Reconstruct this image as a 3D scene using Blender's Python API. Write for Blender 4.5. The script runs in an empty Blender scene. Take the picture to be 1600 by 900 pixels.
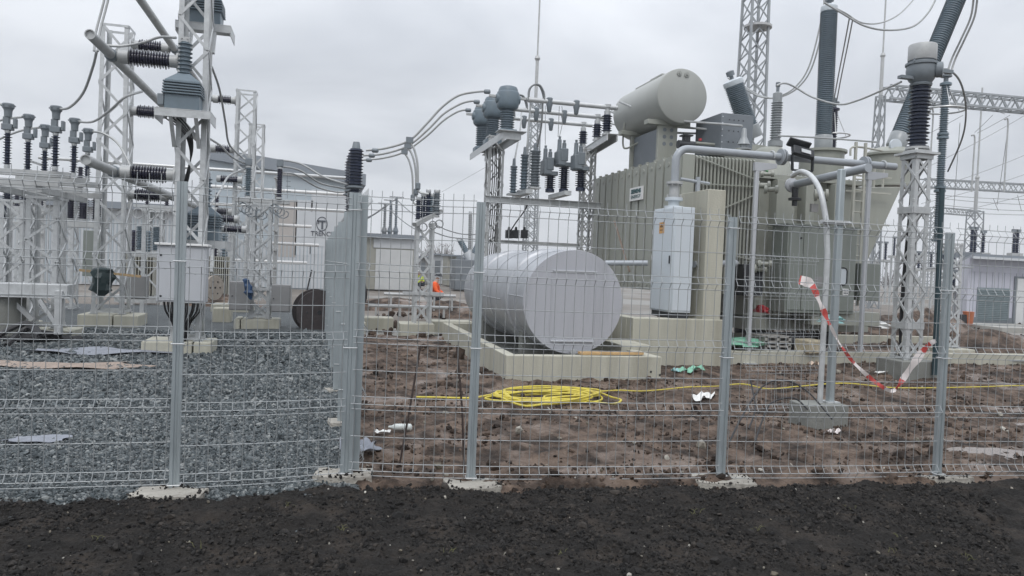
import bpy, math, random
import numpy as np
from mathutils import Vector, Matrix

random.seed(7)
RNG = np.random.default_rng(11)
R = math.radians
SC = bpy.context.scene
COL = SC.collection
V = Vector

# ------------------------------------------------------------------ camera
FPX, CAMH, YAW, PIT, ROL = 1170.0, 1.63, R(14.4), R(1.6), R(2.3)
CAM = V((0, 0, CAMH))
F = V((math.sin(YAW) * math.cos(PIT), math.cos(YAW) * math.cos(PIT), -math.sin(PIT)))
R0 = V((math.cos(YAW), -math.sin(YAW), 0))
U0 = R0.cross(F)
RC = R0 * math.cos(ROL) + U0 * math.sin(ROL)
UC = U0 * math.cos(ROL) - R0 * math.sin(ROL)
FH = V((math.sin(YAW), math.cos(YAW), 0))
cam_d = bpy.data.cameras.new('camera')
cam_d.lens = FPX / 1600 * 36.0
cam_d.sensor_width = 36.0
cam_d.clip_start, cam_d.clip_end = 0.1, 3000
cam_o = bpy.data.objects.new('camera', cam_d)
COL.objects.link(cam_o)
M3 = Matrix((RC, UC, -F)).transposed()
cam_o.matrix_world = Matrix.Translation(CAM) @ M3.to_4x4()
SC.camera = cam_o


def ray(x, y):
    return F * FPX + RC * (x - 800) - UC * (y - 450)


def P(x, y, d):                      # measured picture point at a ground distance d ahead of the viewer
    r = ray(x, y)
    return CAM + r * (d / r.dot(FH))


def G(x, y, z=0.0):                  # measured point on level ground
    r = ray(x, y)
    return CAM + r * ((z - CAMH) / r.z)


def PY(x, y, Y):
    r = ray(x, y)
    return CAM + r * (Y / r.y)


def PX(x, y, X):
    r = ray(x, y)
    return CAM + r * (X / r.x)


# ------------------------------------------------------------------ materials
MATS = {}


def mat(name, col, rough=0.5, metal=0.0, var=0.12, scale=6.0, bump=0.0, bscale=60.0, stain=None, sscale=1.5, samt=0.35, spec=0.5, rvar=0.0, streak=False):
    m = bpy.data.materials.new(name)
    m.use_nodes = True
    nt = m.node_tree
    N, L = nt.nodes, nt.links
    b = N['Principled BSDF']
    b.inputs['Roughness'].default_value = rough
    b.inputs['Metallic'].default_value = metal
    b.inputs['Specular IOR Level'].default_value = spec
    tc = N.new('ShaderNodeTexCoord')
    src = tc.outputs['Object']
    if streak:
        mp = N.new('ShaderNodeMapping')
        mp.inputs['Scale'].default_value = (1, 1, 0.12)
        L.new(src, mp.inputs['Vector'])
        src2 = mp.outputs['Vector']
    else:
        src2 = src
    n = N.new('ShaderNodeTexNoise')
    n.inputs['Scale'].default_value = scale
    n.inputs['Detail'].default_value = 6
    n.inputs['Roughness'].default_value = 0.65
    L.new(src2, n.inputs['Vector'])
    ramp = N.new('ShaderNodeValToRGB')
    c0 = [max(0, c * (1 - var)) for c in col]
    c1 = [min(1, c * (1 + var)) for c in col]
    ramp.color_ramp.elements[0].position = 0.3
    ramp.color_ramp.elements[1].position = 0.7
    ramp.color_ramp.elements[0].color = (*c0, 1)
    ramp.color_ramp.elements[1].color = (*c1, 1)
    L.new(n.outputs['Fac'], ramp.inputs['Fac'])
    out = ramp.outputs['Color']
    if stain:
        n2 = N.new('ShaderNodeTexNoise')
        n2.inputs['Scale'].default_value = sscale
        n2.inputs['Detail'].default_value = 8
        n2.inputs['Roughness'].default_value = 0.7
        L.new(src2, n2.inputs['Vector'])
        mr = N.new('ShaderNodeMapRange')
        mr.inputs['From Min'].default_value = 0.5
        mr.inputs['From Max'].default_value = 0.72
        mr.inputs['To Max'].default_value = samt
        L.new(n2.outputs['Fac'], mr.inputs['Value'])
        mx = N.new('ShaderNodeMixRGB')
        mx.inputs[2].default_value = (*stain, 1)
        L.new(mr.outputs['Result'], mx.inputs[0])
        L.new(out, mx.inputs[1])
        out = mx.outputs[0]
    L.new(out, b.inputs['Base Color'])
    if rvar:
        mr = N.new('ShaderNodeMapRange')
        mr.inputs['To Min'].default_value = max(0.02, rough - rvar)
        mr.inputs['To Max'].default_value = min(1, rough + rvar)
        mr.inputs['From Min'].default_value = 0.3
        mr.inputs['From Max'].default_value = 0.7
        L.new(n.outputs['Fac'], mr.inputs['Value'])
        L.new(mr.outputs['Result'], b.inputs['Roughness'])
    if bump:
        n3 = N.new('ShaderNodeTexNoise')
        n3.inputs['Scale'].default_value = bscale
        n3.inputs['Detail'].default_value = 5
        L.new(src, n3.inputs['Vector'])
        bp = N.new('ShaderNodeBump')
        bp.inputs['Strength'].default_value = bump
        bp.inputs['Distance'].default_value = 0.02
        L.new(n3.outputs['Fac'], bp.inputs['Height'])
        L.new(bp.outputs['Normal'], b.inputs['Normal'])
    MATS[name] = m
    return m


galv = mat('galvanised_steel', (.50, .515, .52), .42, .25, .14, 9, stain=(.36, .37, .37), sscale=3, samt=.5, rvar=.1)
galv_old = mat('weathered_galvanised_steel', (.44, .45, .45), .5, .15, .14, 7, stain=(.30, .30, .29), sscale=2, samt=.5)
post_m = mat('fence_post_zinc', (.345, .385, .40), .42, .35, .16, 14, stain=(.22, .25, .27), sscale=5, samt=.5, streak=True, rvar=.12)
wire_m = mat('fence_wire_zinc', (.345, .36, .365), .34, .4, .12, 20)
alu = mat('aluminium_tube', (.55, .56, .56), .35, .35, .1, 5, rvar=.1)
alu_old = mat('dull_aluminium', (.40, .41, .41), .45, .3, .15, 7)
cable_m = mat('grey_conductor', (.25, .26, .265), .5, .3, .15, 30)
ins_dark = mat('brown_black_porcelain', (.026, .027, .052), .2, 0, .3, 5, spec=.6)
ins_navy = mat('navy_polymer', (.022, .032, .062), .35, 0, .25, 5)
ins_grey = mat('blue_grey_polymer', (.155, .20, .232), .4, 0, .12, 4)
ins_pale = mat('pale_grey_porcelain', (.30, .32, .33), .3, 0, .12, 4)
ct_m = mat('slate_grey_resin', (.135, .175, .205), .42, 0, .1, 5)
ct_mid = mat('mid_grey_resin', (.175, .20, .22), .45, 0, .1, 6)
trafo = mat('pebble_grey_paint', (.32, .33, .292), .42, 0, .08, 1.6, stain=(.20, .20, .17), sscale=1.6, samt=.6, streak=True)
trafo_end = mat('conservator_grey_paint', (.335, .345, .325), .4, 0, .05, 1.2, stain=(.26, .265, .245), sscale=1.0, samt=.3, streak=True)
trafo_dk = mat('dark_stone_grey_paint', (.205, .225, .205), .45, 0, .08, 2, stain=(.10, .11, .10), sscale=2, samt=.4, streak=True)
box_dk = mat('dark_blue_grey_paint', (.17, .19, .21), .5, 0, .08, 3)
tank_m = mat('silver_tank_paint', (.40, .415, .44), .36, .2, .06, 2.2, stain=(.24, .25, .265), sscale=3, samt=.6, rvar=.1, streak=True)
tank_end = mat('silver_end_sheet', (.43, .44, .475), .36, .15, .07, 1.5, stain=(.30, .31, .33), sscale=3.2, samt=.6, rvar=.08, streak=True)
conc = mat('cream_concrete', (.43, .42, .352), .85, 0, .1, 5, bump=.25, bscale=40, stain=(.27, .255, .20), sscale=1.8, samt=.75, streak=True)
conc_gr = mat('damp_grey_concrete', (.20, .205, .19), .8, 0, .2, 5, bump=.3, bscale=40, stain=(.12, .12, .105), sscale=2.5, samt=.6)
conc_pad = mat('rough_pad_concrete', (.37, .35, .31), .9, 0, .22, 12, bump=.7, bscale=50, stain=(.07, .055, .045), sscale=6, samt=.95)
far_steel = mat('distant_steel', (.30, .32, .335), .5, .1, .1, 1)
cab_m = mat('cabinet_grey_paint', (.45, .465, .49), .42, 0, .04, 2, stain=(.38, .39, .40), sscale=1.6, samt=.4, streak=True)
cab_white = mat('cabinet_white_paint', (.54, .585, .62), .4, 0, .04, 2, stain=(.44, .47, .49), sscale=2, samt=.4, streak=True)
mvbox = mat('drive_box_grey', (.24, .24, .24), .5, 0, .08, 3)
black_m = mat('black_rubber', (.017, .017, .019), .5, 0, .2, 10)
black_pl = mat('black_plastic', (.02, .022, .026), .35, 0, .15, 10)
white_m = mat('white_sheet_metal', (.72, .72, .71), .5, 0, .05, 3)
hall_up = mat('blue_grey_cladding', (.38, .43, .465), .55, 0, .05, .4)
hall_pan = mat('pale_wall_panel', (.52, .54, .56), .55, 0, .04, .5)
hall_tan = mat('tan_wall_panel', (.40, .375, .355), .6, 0, .08, .6)
roof_m = mat('grey_roof_trim', (.22, .245, .275), .5, 0, .08, .5)
lilac = mat('lilac_grey_cladding', (.47, .475, .54), .5, 0, .05, .5)
louvre_m = mat('slate_louvre', (.19, .235, .25), .5, 0, .1, 3)
logo_m = mat('dark_lettering', (.09, .10, .12), .5, 0, .05, 3)
siem_m = mat('teal_black_lettering', (.03, .09, .10), .5, 0, .05, 3)
beige = mat('beige_kiosk_wall', (.37, .365, .32), .6, 0, .08, 1)
door_w = mat('ribbed_white_door', (.58, .59, .59), .5, 0, .06, 2)
yel = mat('yellow_hose_rubber', (.60, .50, .07), .5, 0, .16, 12, stain=(.26, .19, .09), sscale=6, samt=.75)
rust = mat('rusty_bar', (.035, .022, .018), .75, 0, .3, 30)
wood = mat('raw_timber', (.42, .30, .17), .75, 0, .2, 14)
wood_or = mat('fresh_plank', (.50, .33, .16), .7, 0, .2, 10)
drum_m = mat('dark_drum_board', (.045, .037, .037), .7, 0, .25, 9)
drum_rim = mat('drum_rim_timber', (.40, .35, .30), .8, 0, .2, 9)
drum_br = mat('brown_drum_board', (.11, .065, .05), .8, 0, .25, 9)
tarp_g = mat('dark_green_tarp', (.016, .035, .038), .45, 0, .25, 8, bump=.3, bscale=12)
tarp_b = mat('blue_tarp', (.02, .06, .14), .45, 0, .2, 8)
film = mat('grey_geotextile', (.22, .235, .27), .6, 0, .14, 7, bump=.4, bscale=14)
plank_g = mat('muddy_board', (.30, .24, .20), .8, 0, .2, 6, stain=(.16, .13, .11), sscale=4, samt=.6)
stick_o = mat('orange_warning_sticker', (.55, .30, .10), .5, 0, .12, 30)
green_pl = mat('green_plastic', (.20, .44, .32), .35, 0, .2, 9)
teal_pl = mat('pale_teal_plastic', (.25, .45, .45), .35, 0, .2, 9)
white_pl = mat('crumpled_white_plastic', (.70, .70, .68), .45, 0, .1, 20)
tape_r = mat('red_tape_plastic', (.52, .075, .065), .4, 0, .12, 30)
tape_w = mat('white_tape_plastic', (.70, .64, .62), .4, 0, .06, 30)
stone_t = mat('tan_block_stone', (.42, .37, .27), .85, 0, .2, 12, bump=.5, bscale=30)
orange_f = mat('orange_workwear', (.85, .12, .025), .75, 0, .1, 12)
yellow_f = mat('yellow_workwear', (.62, .75, .05), .75, 0, .1, 12)
dark_f = mat('dark_workwear', (.02, .025, .035), .8, 0, .2, 12)
skin_m = mat('skin', (.45, .27, .2), .6, 0, .05, 12)
hat_m = mat('dark_helmet', (.03, .035, .045), .4, 0, .1, 12)
hat_w = mat('pale_helmet', (.7, .7, .68), .4, 0, .05, 12)
red_m = mat('red_paint', (.42, .04, .05), .5, 0, .1, 9)
green_m = mat('green_yellow_earth_strap', (.08, .22, .10), .5, 0, .2, 20)
glass_lamp = mat('pale_lamp_glass', (.55, .57, .58), .12, 0, .05, 5, spec=.8)
orange_pl = mat('orange_bucket_plastic', (.38, .12, .05), .5, 0, .1, 9)
pave = mat('pale_paving', (.36, .355, .33), .85, 0, .12, 1.2, stain=(.24, .22, .19), sscale=.7, samt=.6)

# ------------------------------------------------------------------ mesh collector
ORG = {}


class MB:
    def __init__(s):
        s.v, s.f, s.m = [], [], []
        s.cur = 0

    def add(s, vs, fs):
        o = len(s.v)
        s.v += [tuple(v) for v in vs]
        s.f += [tuple(i + o for i in f) for f in fs]
        s.m += [s.cur] * len(fs)
        return s

    def box(s, c, d, yaw=0.0, M=None):
        x, y, z = d[0] / 2, d[1] / 2, d[2] / 2
        vs = [V((a, b, e)) for a in (-x, x) for b in (-y, y) for e in (-z, z)]
        m = M if M is not None else Matrix.Rotation(yaw, 3, 'Z')
        vs = [m @ v + V(c) for v in vs]
        return s.add(vs, [(0, 1, 3, 2), (4, 6, 7, 5), (0, 4, 5, 1), (2, 3, 7, 6), (0, 2, 6, 4), (1, 5, 7, 3)])

    def bar(s, p, q, w, h, up=None):
        p, q = V(p), V(q)
        d = q - p
        L = d.length
        if L < 1e-6:
            return s
        d /= L
        up = V(up) if up is not None else (V((0, 0, 1)) if abs(d.z) < .95 else V((0, 1, 0)))
        a = up.cross(d)
        if a.length < 1e-4:
            a = V((1, 0, 0)).cross(d)
        a.normalize()
        b = d.cross(a)
        m = Matrix((d, a, b)).transposed()
        return s.box((p + q) / 2, (L, w, h), M=m)

    def angle(s, p, q, w, t, dx, dy):        # L-section: two flanges pointing along dx and dy
        p, q = V(p), V(q)
        dx, dy = V(dx), V(dy)
        for a, b in ((dx, dy), (dy, dx)):
            o = a * (w / 2)
            d = (q - p).normalized()
            m = Matrix((d, a, d.cross(a))).transposed()
            off = o if a is dx else o + b * 0
            if a is dy:
                off = a * (w / 2 + t / 2)
            s.box((p + q) / 2 + off, ((q - p).length, w, t), M=m)
        return s

    def tube(s, pts, r, n=8, cap=True, closed=False):
        pts = [V(p) for p in pts]
        k = len(pts)
        rr = r if isinstance(r, (list, tuple)) else [r] * k
        vs, fs = [], []
        nrm = None
        for i, p in enumerate(pts):
            if closed:
                t = pts[(i + 1) % k] - pts[i - 1]
            else:
                t = pts[min(i + 1, k - 1)] - pts[max(i - 1, 0)]
            if t.length < 1e-9:
                t = V((0, 0, 1))
            t.normalize()
            if nrm is None:
                a = V((0, 0, 1)) if abs(t.z) < .9 else V((1, 0, 0))
                nrm = (a - t * a.dot(t)).normalized()
            else:
                nrm = nrm - t * nrm.dot(t)
                if nrm.length < 1e-6:
                    nrm = V((1, 0, 0)).cross(t)
                nrm.normalize()
            bn = t.cross(nrm)
            for j in range(n):
                a = 2 * math.pi * j / n
                vs.append(p + (nrm * math.cos(a) + bn * math.sin(a)) * rr[i])
        m = k if closed else k - 1
        for i in range(m):
            i2 = (i + 1) % k
            for j in range(n):
                j2 = (j + 1) % n
                fs.append((i * n + j, i * n + j2, i2 * n + j2, i2 * n + j))
        if cap and not closed:
            fs.append(tuple(range(n - 1, -1, -1)))
            fs.append(tuple((k - 1) * n + j for j in range(n)))
        return s.add(vs, fs)

    def lathe(s, p, ax, prof, n=16):
        p, ax = V(p), V(ax).normalized()
        a = V((1, 0, 0)) if abs(ax.x) < .8 else V((0, 1, 0))
        u = (a - ax * a.dot(ax)).normalized()
        w = ax.cross(u)
        vs, fs = [], []
        for (r, t) in prof:
            r = max(r, 1e-4)
            for j in range(n):
                g = 2 * math.pi * j / n
                vs.append(p + ax * t + (u * math.cos(g) + w * math.sin(g)) * r)
        for i in range(len(prof) - 1):
            for j in range(n):
                j2 = (j + 1) % n
                fs.append((i * n + j, i * n + j2, (i + 1) * n + j2, (i + 1) * n + j))
        fs.append(tuple(range(n - 1, -1, -1)))
        fs.append(tuple((len(prof) - 1) * n + j for j in range(n)))
        return s.add(vs, fs)

    def prism(s, poly, ext):                 # poly: list of points, extruded by vector ext
        ext = V(ext)
        poly = [V(p) for p in poly]
        k = len(poly)
        vs = poly + [p + ext for p in poly]
        fs = [tuple(range(k - 1, -1, -1)), tuple(range(k, 2 * k))]
        for i in range(k):
            j = (i + 1) % k
            fs.append((i, j, j + k, i + k))
        return s.add(vs, fs)

    def build(s, name, mats, parent=None, smooth=True, bevel=0.0, ang=38):
        mats = mats if isinstance(mats, (list, tuple)) else [mats]
        arr = np.array(s.v, dtype=float)
        lo, hi = arr.min(0), arr.max(0)
        c = (lo + hi) / 2
        if parent is None:
            c[2] = lo[2]
        me = bpy.data.meshes.new(name)
        me.from_pydata([tuple(x) for x in (arr - c)], [], s.f)
        for m in mats:
            me.materials.append(m)
        if len(mats) > 1:
            me.polygons.foreach_set('material_index', s.m)
        # consistent outward normals
        import bmesh
        bm = bmesh.new()
        bm.from_mesh(me)
        bmesh.ops.recalc_face_normals(bm, faces=bm.faces)
        bm.to_mesh(me)
        bm.free()
        if smooth:
            me.polygons.foreach_set('use_smooth', [True] * len(me.polygons))
            me.set_sharp_from_angle(angle=R(ang))
        me.update()
        o = bpy.data.objects.new(name, me)
        COL.objects.link(o)
        c = V(c)
        if parent is not None:
            o.parent = parent
            o.location = c - ORG[parent]
        else:
            o.location = c
        ORG[o] = c
        if bevel:
            b = o.modifiers.new('bevel', 'BEVEL')
            b.width, b.segments, b.limit_method, b.angle_limit = bevel, 2, 'ANGLE', R(50)
        return o


def tag(o, label=None, cat=None, group=None, kind=None):
    if label:
        o['label'] = label
    if cat:
        o['category'] = cat
    if group:
        o['group'] = group
    if kind:
        o['kind'] = kind
    return o


def thing(name, loc, label, cat, group=None):
    o = bpy.data.objects.new(name, None)
    o.empty_display_size = .2
    COL.objects.link(o)
    o.location = loc
    ORG[o] = V(loc)
    return tag(o, label, cat, group)


def spline(pts, seg=8):
    pts = [V(p) for p in pts]
    out = []
    for i in range(len(pts) - 1):
        p0 = pts[max(i - 1, 0)]
        p1, p2 = pts[i], pts[i + 1]
        p3 = pts[min(i + 2, len(pts) - 1)]
        for k in range(seg):
            t = k / seg
            out.append(0.5 * ((2 * p1) + (p2 - p0) * t + (2 * p0 - 5 * p1 + 4 * p2 - p3) * t * t + (3 * p1 - p0 - 3 * p2 + p3) * t ** 3))
    out.append(pts[-1])
    return out


def shed_prof(L, rc, rs, pitch, alt=1.0):
    k = max(2, int(round(L / pitch)))
    h = L / k
    pr = [(rc, 0)]
    for i in range(k):
        t = i * h
        r = rs if i % 2 == 0 else rc + (rs - rc) * alt
        pr += [(rc, t + h * .18), (r, t + h * .42), (r * .995, t + h * .5), (rc, t + h * .72)]
    pr.append((rc, L))
    return pr


def cable(name, pts, r, label, cat='cable', m=None, group=None, n=6, seg=8, twin=0.0):
    w = [P(*p) for p in pts]
    b = MB()
    if twin:
        for s in (-1, 1):
            b.tube(spline([q + R0 * (s * twin) for q in w], seg), r, n)
    else:
        b.tube(spline(w, seg), r, n)
    return tag(b.build(name, m or cable_m), label, cat, group)


# ------------------------------------------------------------------ noise for terrain
def vnoise(x, y, seed=0):
    xi, yi = np.floor(x).astype(np.int64), np.floor(y).astype(np.int64)
    xf, yf = x - xi, y - yi

    def h(a, b):
        n = (a * 374761393 + b * 668265263 + seed * 1442695041) & 0xffffffff
        n = ((n ^ (n >> 13)) * 1274126177) & 0xffffffff
        n = n ^ (n >> 16)
        return (n & 0xffff) / 65535.0
    u, v = xf * xf * (3 - 2 * xf), yf * yf * (3 - 2 * yf)
    return (h(xi, yi) * (1 - u) + h(xi + 1, yi) * u) * (1 - v) + (h(xi, yi + 1) * (1 - u) + h(xi + 1, yi + 1) * u) * v


def fbm(x, y, oct=5, seed=0, gain=.5):
    a, s, t = 1.0, 0.0, 0.0
    for i in range(oct):
        s = s + a * vnoise(x, y, seed + i * 17)
        t += a
        a *= gain
        x, y = x * 2.03 + 3.1, y * 2.03 + 1.7
    return s / t


def grid_mesh(name, m, x0, x1, y0, y1, step, hf, keep=None):
    xs = np.arange(x0, x1 + step, step)
    ys = np.arange(y0, y1 + step, step)
    X, Y = np.meshgrid(xs, ys)
    Z = hf(X, Y)
    nx, ny = len(xs), len(ys)
    co = np.stack([X, Y, Z], -1).reshape(-1, 3).astype(np.float32)
    i = np.arange(nx * ny).reshape(ny, nx)
    q = np.stack([i[:-1, :-1], i[:-1, 1:], i[1:, 1:], i[1:, :-1]], -1).reshape(-1, 4)
    if keep is not None:
        cx, cy = X[:-1, :-1].ravel() + step / 2, Y[:-1, :-1].ravel() + step / 2
        q = q[keep(cx, cy)]
    return np_mesh(name, m, co, q)


def np_mesh(name, m, co, faces, smooth=True):
    k = faces.shape[1]
    me = bpy.data.meshes.new(name)
    me.vertices.add(len(co))
    me.vertices.foreach_set('co', np.ascontiguousarray(co, dtype=np.float32).ravel())
    me.loops.add(faces.size)
    me.loops.foreach_set('vertex_index', faces.astype(np.int32).ravel())
    me.polygons.add(len(faces))
    me.polygons.foreach_set('loop_start', np.arange(len(faces), dtype=np.int32) * k)
    me.polygons.foreach_set('use_smooth', np.full(len(faces), smooth))
    me.materials.append(m)
    me.update(calc_edges=True)
    me.validate()
    o = bpy.data.objects.new(name, me)
    COL.objects.link(o)
    ORG[o] = V((0, 0, 0))
    return o


PHI = (1 + 5 ** .5) / 2
ICO = np.array([(-1, PHI, 0), (1, PHI, 0), (-1, -PHI, 0), (1, -PHI, 0), (0, -1, PHI), (0, 1, PHI), (0, -1, -PHI), (0, 1, -PHI), (PHI, 0, -1), (PHI, 0, 1), (-PHI, 0, -1), (-PHI, 0, 1)]) / 1.902
ICF = np.array([(0, 11, 5), (0, 5, 1), (0, 1, 7), (0, 7, 10), (0, 10, 11), (1, 5, 9), (5, 11, 4), (11, 10, 2), (10, 7, 6), (7, 1, 8), (3, 9, 4), (3, 4, 2), (3, 2, 6), (3, 6, 8), (3, 8, 9), (4, 9, 5), (2, 4, 11), (6, 2, 10), (8, 6, 7), (9, 8, 1)])


def scatter_stones(name, m, pts, sizes, squash=.65, jag=.35, smooth=False):
    n = len(pts)
    base = ICO[None] * (1 + RNG.uniform(-jag, jag, (n, 12, 1)))
    sc = sizes[:, None] * np.stack([RNG.uniform(.7, 1.35, n), RNG.uniform(.6, 1.0, n), RNG.uniform(squash * .7, squash * 1.3, n)], -1)
    v = base * sc[:, None, :]
    q = RNG.normal(size=(n, 4))
    q[:, 1:3] *= .45
    q /= np.linalg.norm(q, axis=1, keepdims=True)
    w, x, y, z = q.T
    rot = np.stack([np.stack([1 - 2 * (y * y + z * z), 2 * (x * y - z * w), 2 * (x * z + y * w)], -1),
                    np.stack([2 * (x * y + z * w), 1 - 2 * (x * x + z * z), 2 * (y * z - x * w)], -1),
                    np.stack([2 * (x * z - y * w), 2 * (y * z + x * w), 1 - 2 * (x * x + y * y)], -1)], 1)
    v = np.einsum('nij,nkj->nki', rot, v) + pts[:, None, :]
    f = (ICF[None] + (np.arange(n) * 12)[:, None, None]).reshape(-1, 3)
    return np_mesh(name, m, v.reshape(-1, 3), f, smooth)
# ------------------------------------------------------------------ sky and light
W = bpy.data.worlds.new('World')
SC.world = W
W.use_nodes = True
nt = W.node_tree
N, L = nt.nodes, nt.links
bg = N['Background']
sky = N.new('ShaderNodeTexSky')
sky.sky_type = 'NISHITA'
sky.sun_disc = False
SUN_EL, SUN_AZ = R(52), R(200)
sky.sun_elevation = SUN_EL
sky.sun_rotation = SUN_AZ
sky.air_density, sky.dust_density = 1.0, 3.0
tc = N.new('ShaderNodeTexCoord')
sep = N.new('ShaderNodeSeparateXYZ')
L.new(tc.outputs['Generated'], sep.inputs[0])
# flat cloud deck: project the direction on a layer above
mx = N.new('ShaderNodeMath'); mx.operation = 'MAXIMUM'; mx.inputs[1].default_value = 0.05
L.new(sep.outputs['Z'], mx.inputs[0])
add = N.new('ShaderNodeMath'); add.operation = 'ADD'; add.inputs[1].default_value = 0.22
L.new(mx.outputs[0], add.inputs[0])
dv = N.new('ShaderNodeVectorMath'); dv.operation = 'DIVIDE'
cmb = N.new('ShaderNodeCombineXYZ')
for i in range(3):
    L.new(add.outputs[0], cmb.inputs[i])
L.new(tc.outputs['Generated'], dv.inputs[0])
L.new(cmb.outputs[0], dv.inputs[1])
n1 = N.new('ShaderNodeTexNoise')
n1.inputs['Scale'].default_value = 1.35
n1.inputs['Detail'].default_value = 5
n1.inputs['Roughness'].default_value = .5
n1.inputs['Distortion'].default_value = .4
L.new(dv.outputs[0], n1.inputs['Vector'])
ramp = N.new('ShaderNodeValToRGB')
e = ramp.color_ramp.elements
e[0].position, e[0].color = .34, (.57, .602, .655, 1)
e[1].position, e[1].color = .66, (.80, .83, .88, 1)
L.new(n1.outputs['Fac'], ramp.inputs['Fac'])
# an overcast dome is brighter overhead than at the horizon
mr = N.new('ShaderNodeMapRange')
mr.inputs['From Min'].default_value, mr.inputs['From Max'].default_value = .22, .95
mr.inputs['To Min'].default_value, mr.inputs['To Max'].default_value = 1.0, 2.35
L.new(sep.outputs['Z'], mr.inputs['Value'])
sc_ = N.new('ShaderNodeVectorMath'); sc_.operation = 'SCALE'
L.new(ramp.outputs['Color'], sc_.inputs[0])
L.new(mr.outputs['Result'], sc_.inputs['Scale'])
# the cloud colours are divided by the background strength, so the dome keeps its level
BGS = 0.12
sc2 = N.new('ShaderNodeVectorMath'); sc2.operation = 'SCALE'; sc2.inputs['Scale'].default_value = 1 / BGS
L.new(sc_.outputs[0], sc2.inputs[0])
mix = N.new('ShaderNodeMixRGB'); mix.inputs[0].default_value = .94
L.new(sky.outputs[0], mix.inputs[1])
L.new(sc2.outputs[0], mix.inputs[2])
L.new(mix.outputs[0], bg.inputs['Color'])
bg.inputs['Strength'].default_value = BGS

sd = bpy.data.lights.new('sun', 'SUN')
sd.energy, sd.angle, sd.color = 0.9, R(22), (1, .97, .93)
so = bpy.data.objects.new('sun', sd)
COL.objects.link(so)
sdir = V((math.sin(SUN_AZ) * math.cos(SUN_EL), math.cos(SUN_AZ) * math.cos(SUN_EL), math.sin(SUN_EL)))
so.rotation_euler = sdir.to_track_quat('Z', 'Y').to_euler()
SC.view_settings.view_transform = 'Standard'
SC.view_settings.look = 'None'
SC.view_settings.exposure = 0.12
SC.view_settings.gamma = 1.0

# ------------------------------------------------------------------ front fence line
FP = [G(272, 768), G(540, 750), G(735, 756), G(1125, 753), G(1463, 749)]
FP.insert(0, G(-190, 780))
_d = FP[-1] - FP[-2]
FP.append(FP[-1] + _d.normalized() * 1.95)
CORNER = FP[2]
FXS = [p.x for p in FP]
FYS = [p.y for p in FP]


def fence_y(x):
    return np.interp(x, FXS, FYS)


def soil_edge(x):
    return fence_y(x) - np.interp(x, [-3, CORNER.x - .5, CORNER.x, 1.5, 5], [.05, .20, .11, .17, .05]) + .30 * (fbm(x * 2.6, x * 0 + 4.2, 5, 5, .65) - .5)


# ------------------------------------------------------------------ ground materials
def ground_mat(name, cols, scale, rough, wet=None, wscale=.6, bump=.6, bscale=30, wetrough=.12, wlo=.52, whi=.62, spec=.5, span=.44):
    m = bpy.data.materials.new(name)
    m.use_nodes = True
    nt = m.node_tree
    N, L = nt.nodes, nt.links
    b = N['Principled BSDF']
    tc = N.new('ShaderNodeTexCoord')
    n = N.new('ShaderNodeTexNoise')
    n.inputs['Scale'].default_value = scale
    n.inputs['Detail'].default_value = 9
    n.inputs['Roughness'].default_value = .68
    L.new(tc.outputs['Object'], n.inputs['Vector'])
    rp = N.new('ShaderNodeValToRGB')
    el = rp.color_ramp.elements
    while len(el) < len(cols):
        el.new(.5)
    for i, c in enumerate(cols):
        el[i].position = .5 - span / 2 + span * i / (len(cols) - 1)
        el[i].color = (*c, 1)
    L.new(n.outputs['Fac'], rp.inputs['Fac'])
    out = rp.outputs['Color']
    b.inputs['Roughness'].default_value = rough
    n3 = N.new('ShaderNodeTexNoise')
    n3.inputs['Scale'].default_value = bscale
    n3.inputs['Detail'].default_value = 6
    L.new(tc.outputs['Object'], n3.inputs['Vector'])
    bp = N.new('ShaderNodeBump')
    bp.inputs['Strength'].default_value = bump
    bp.inputs['Distance'].default_value = .03
    L.new(n3.outputs['Fac'], bp.inputs['Height'])
    L.new(bp.outputs['Normal'], b.inputs['Normal'])
    b.inputs['Specular IOR Level'].default_value = spec
    if wet:
        n2 = N.new('ShaderNodeTexNoise')
        n2.inputs['Scale'].default_value = wscale
        n2.inputs['Detail'].default_value = 6
        L.new(tc.outputs['Object'], n2.inputs['Vector'])
        mr = N.new('ShaderNodeMapRange')
        mr.inputs['From Min'].default_value, mr.inputs['From Max'].default_value = wlo, whi
        L.new(n2.outputs['Fac'], mr.inputs['Value'])
        mx = N.new('ShaderNodeMixRGB')
        mx.inputs[2].default_value = (*wet, 1)
        L.new(mr.outputs['Result'], mx.inputs[0])
        L.new(out, mx.inputs[1])
        out = mx.outputs[0]
        m2 = N.new('ShaderNodeMapRange')
        m2.inputs['To Min'].default_value, m2.inputs['To Max'].default_value = rough, wetrough
        L.new(mr.outputs['Result'], m2.inputs['Value'])
        L.new(m2.outputs['Result'], b.inputs['Roughness'])
        m3 = N.new('ShaderNodeMapRange')
        m3.inputs['To Min'].default_value, m3.inputs['To Max'].default_value = bump, bump * .25
        L.new(mr.outputs['Result'], m3.inputs['Value'])
        L.new(m3.outputs['Result'], bp.inputs['Strength'])
    L.new(out, b.inputs['Base Color'])
    return m


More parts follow.
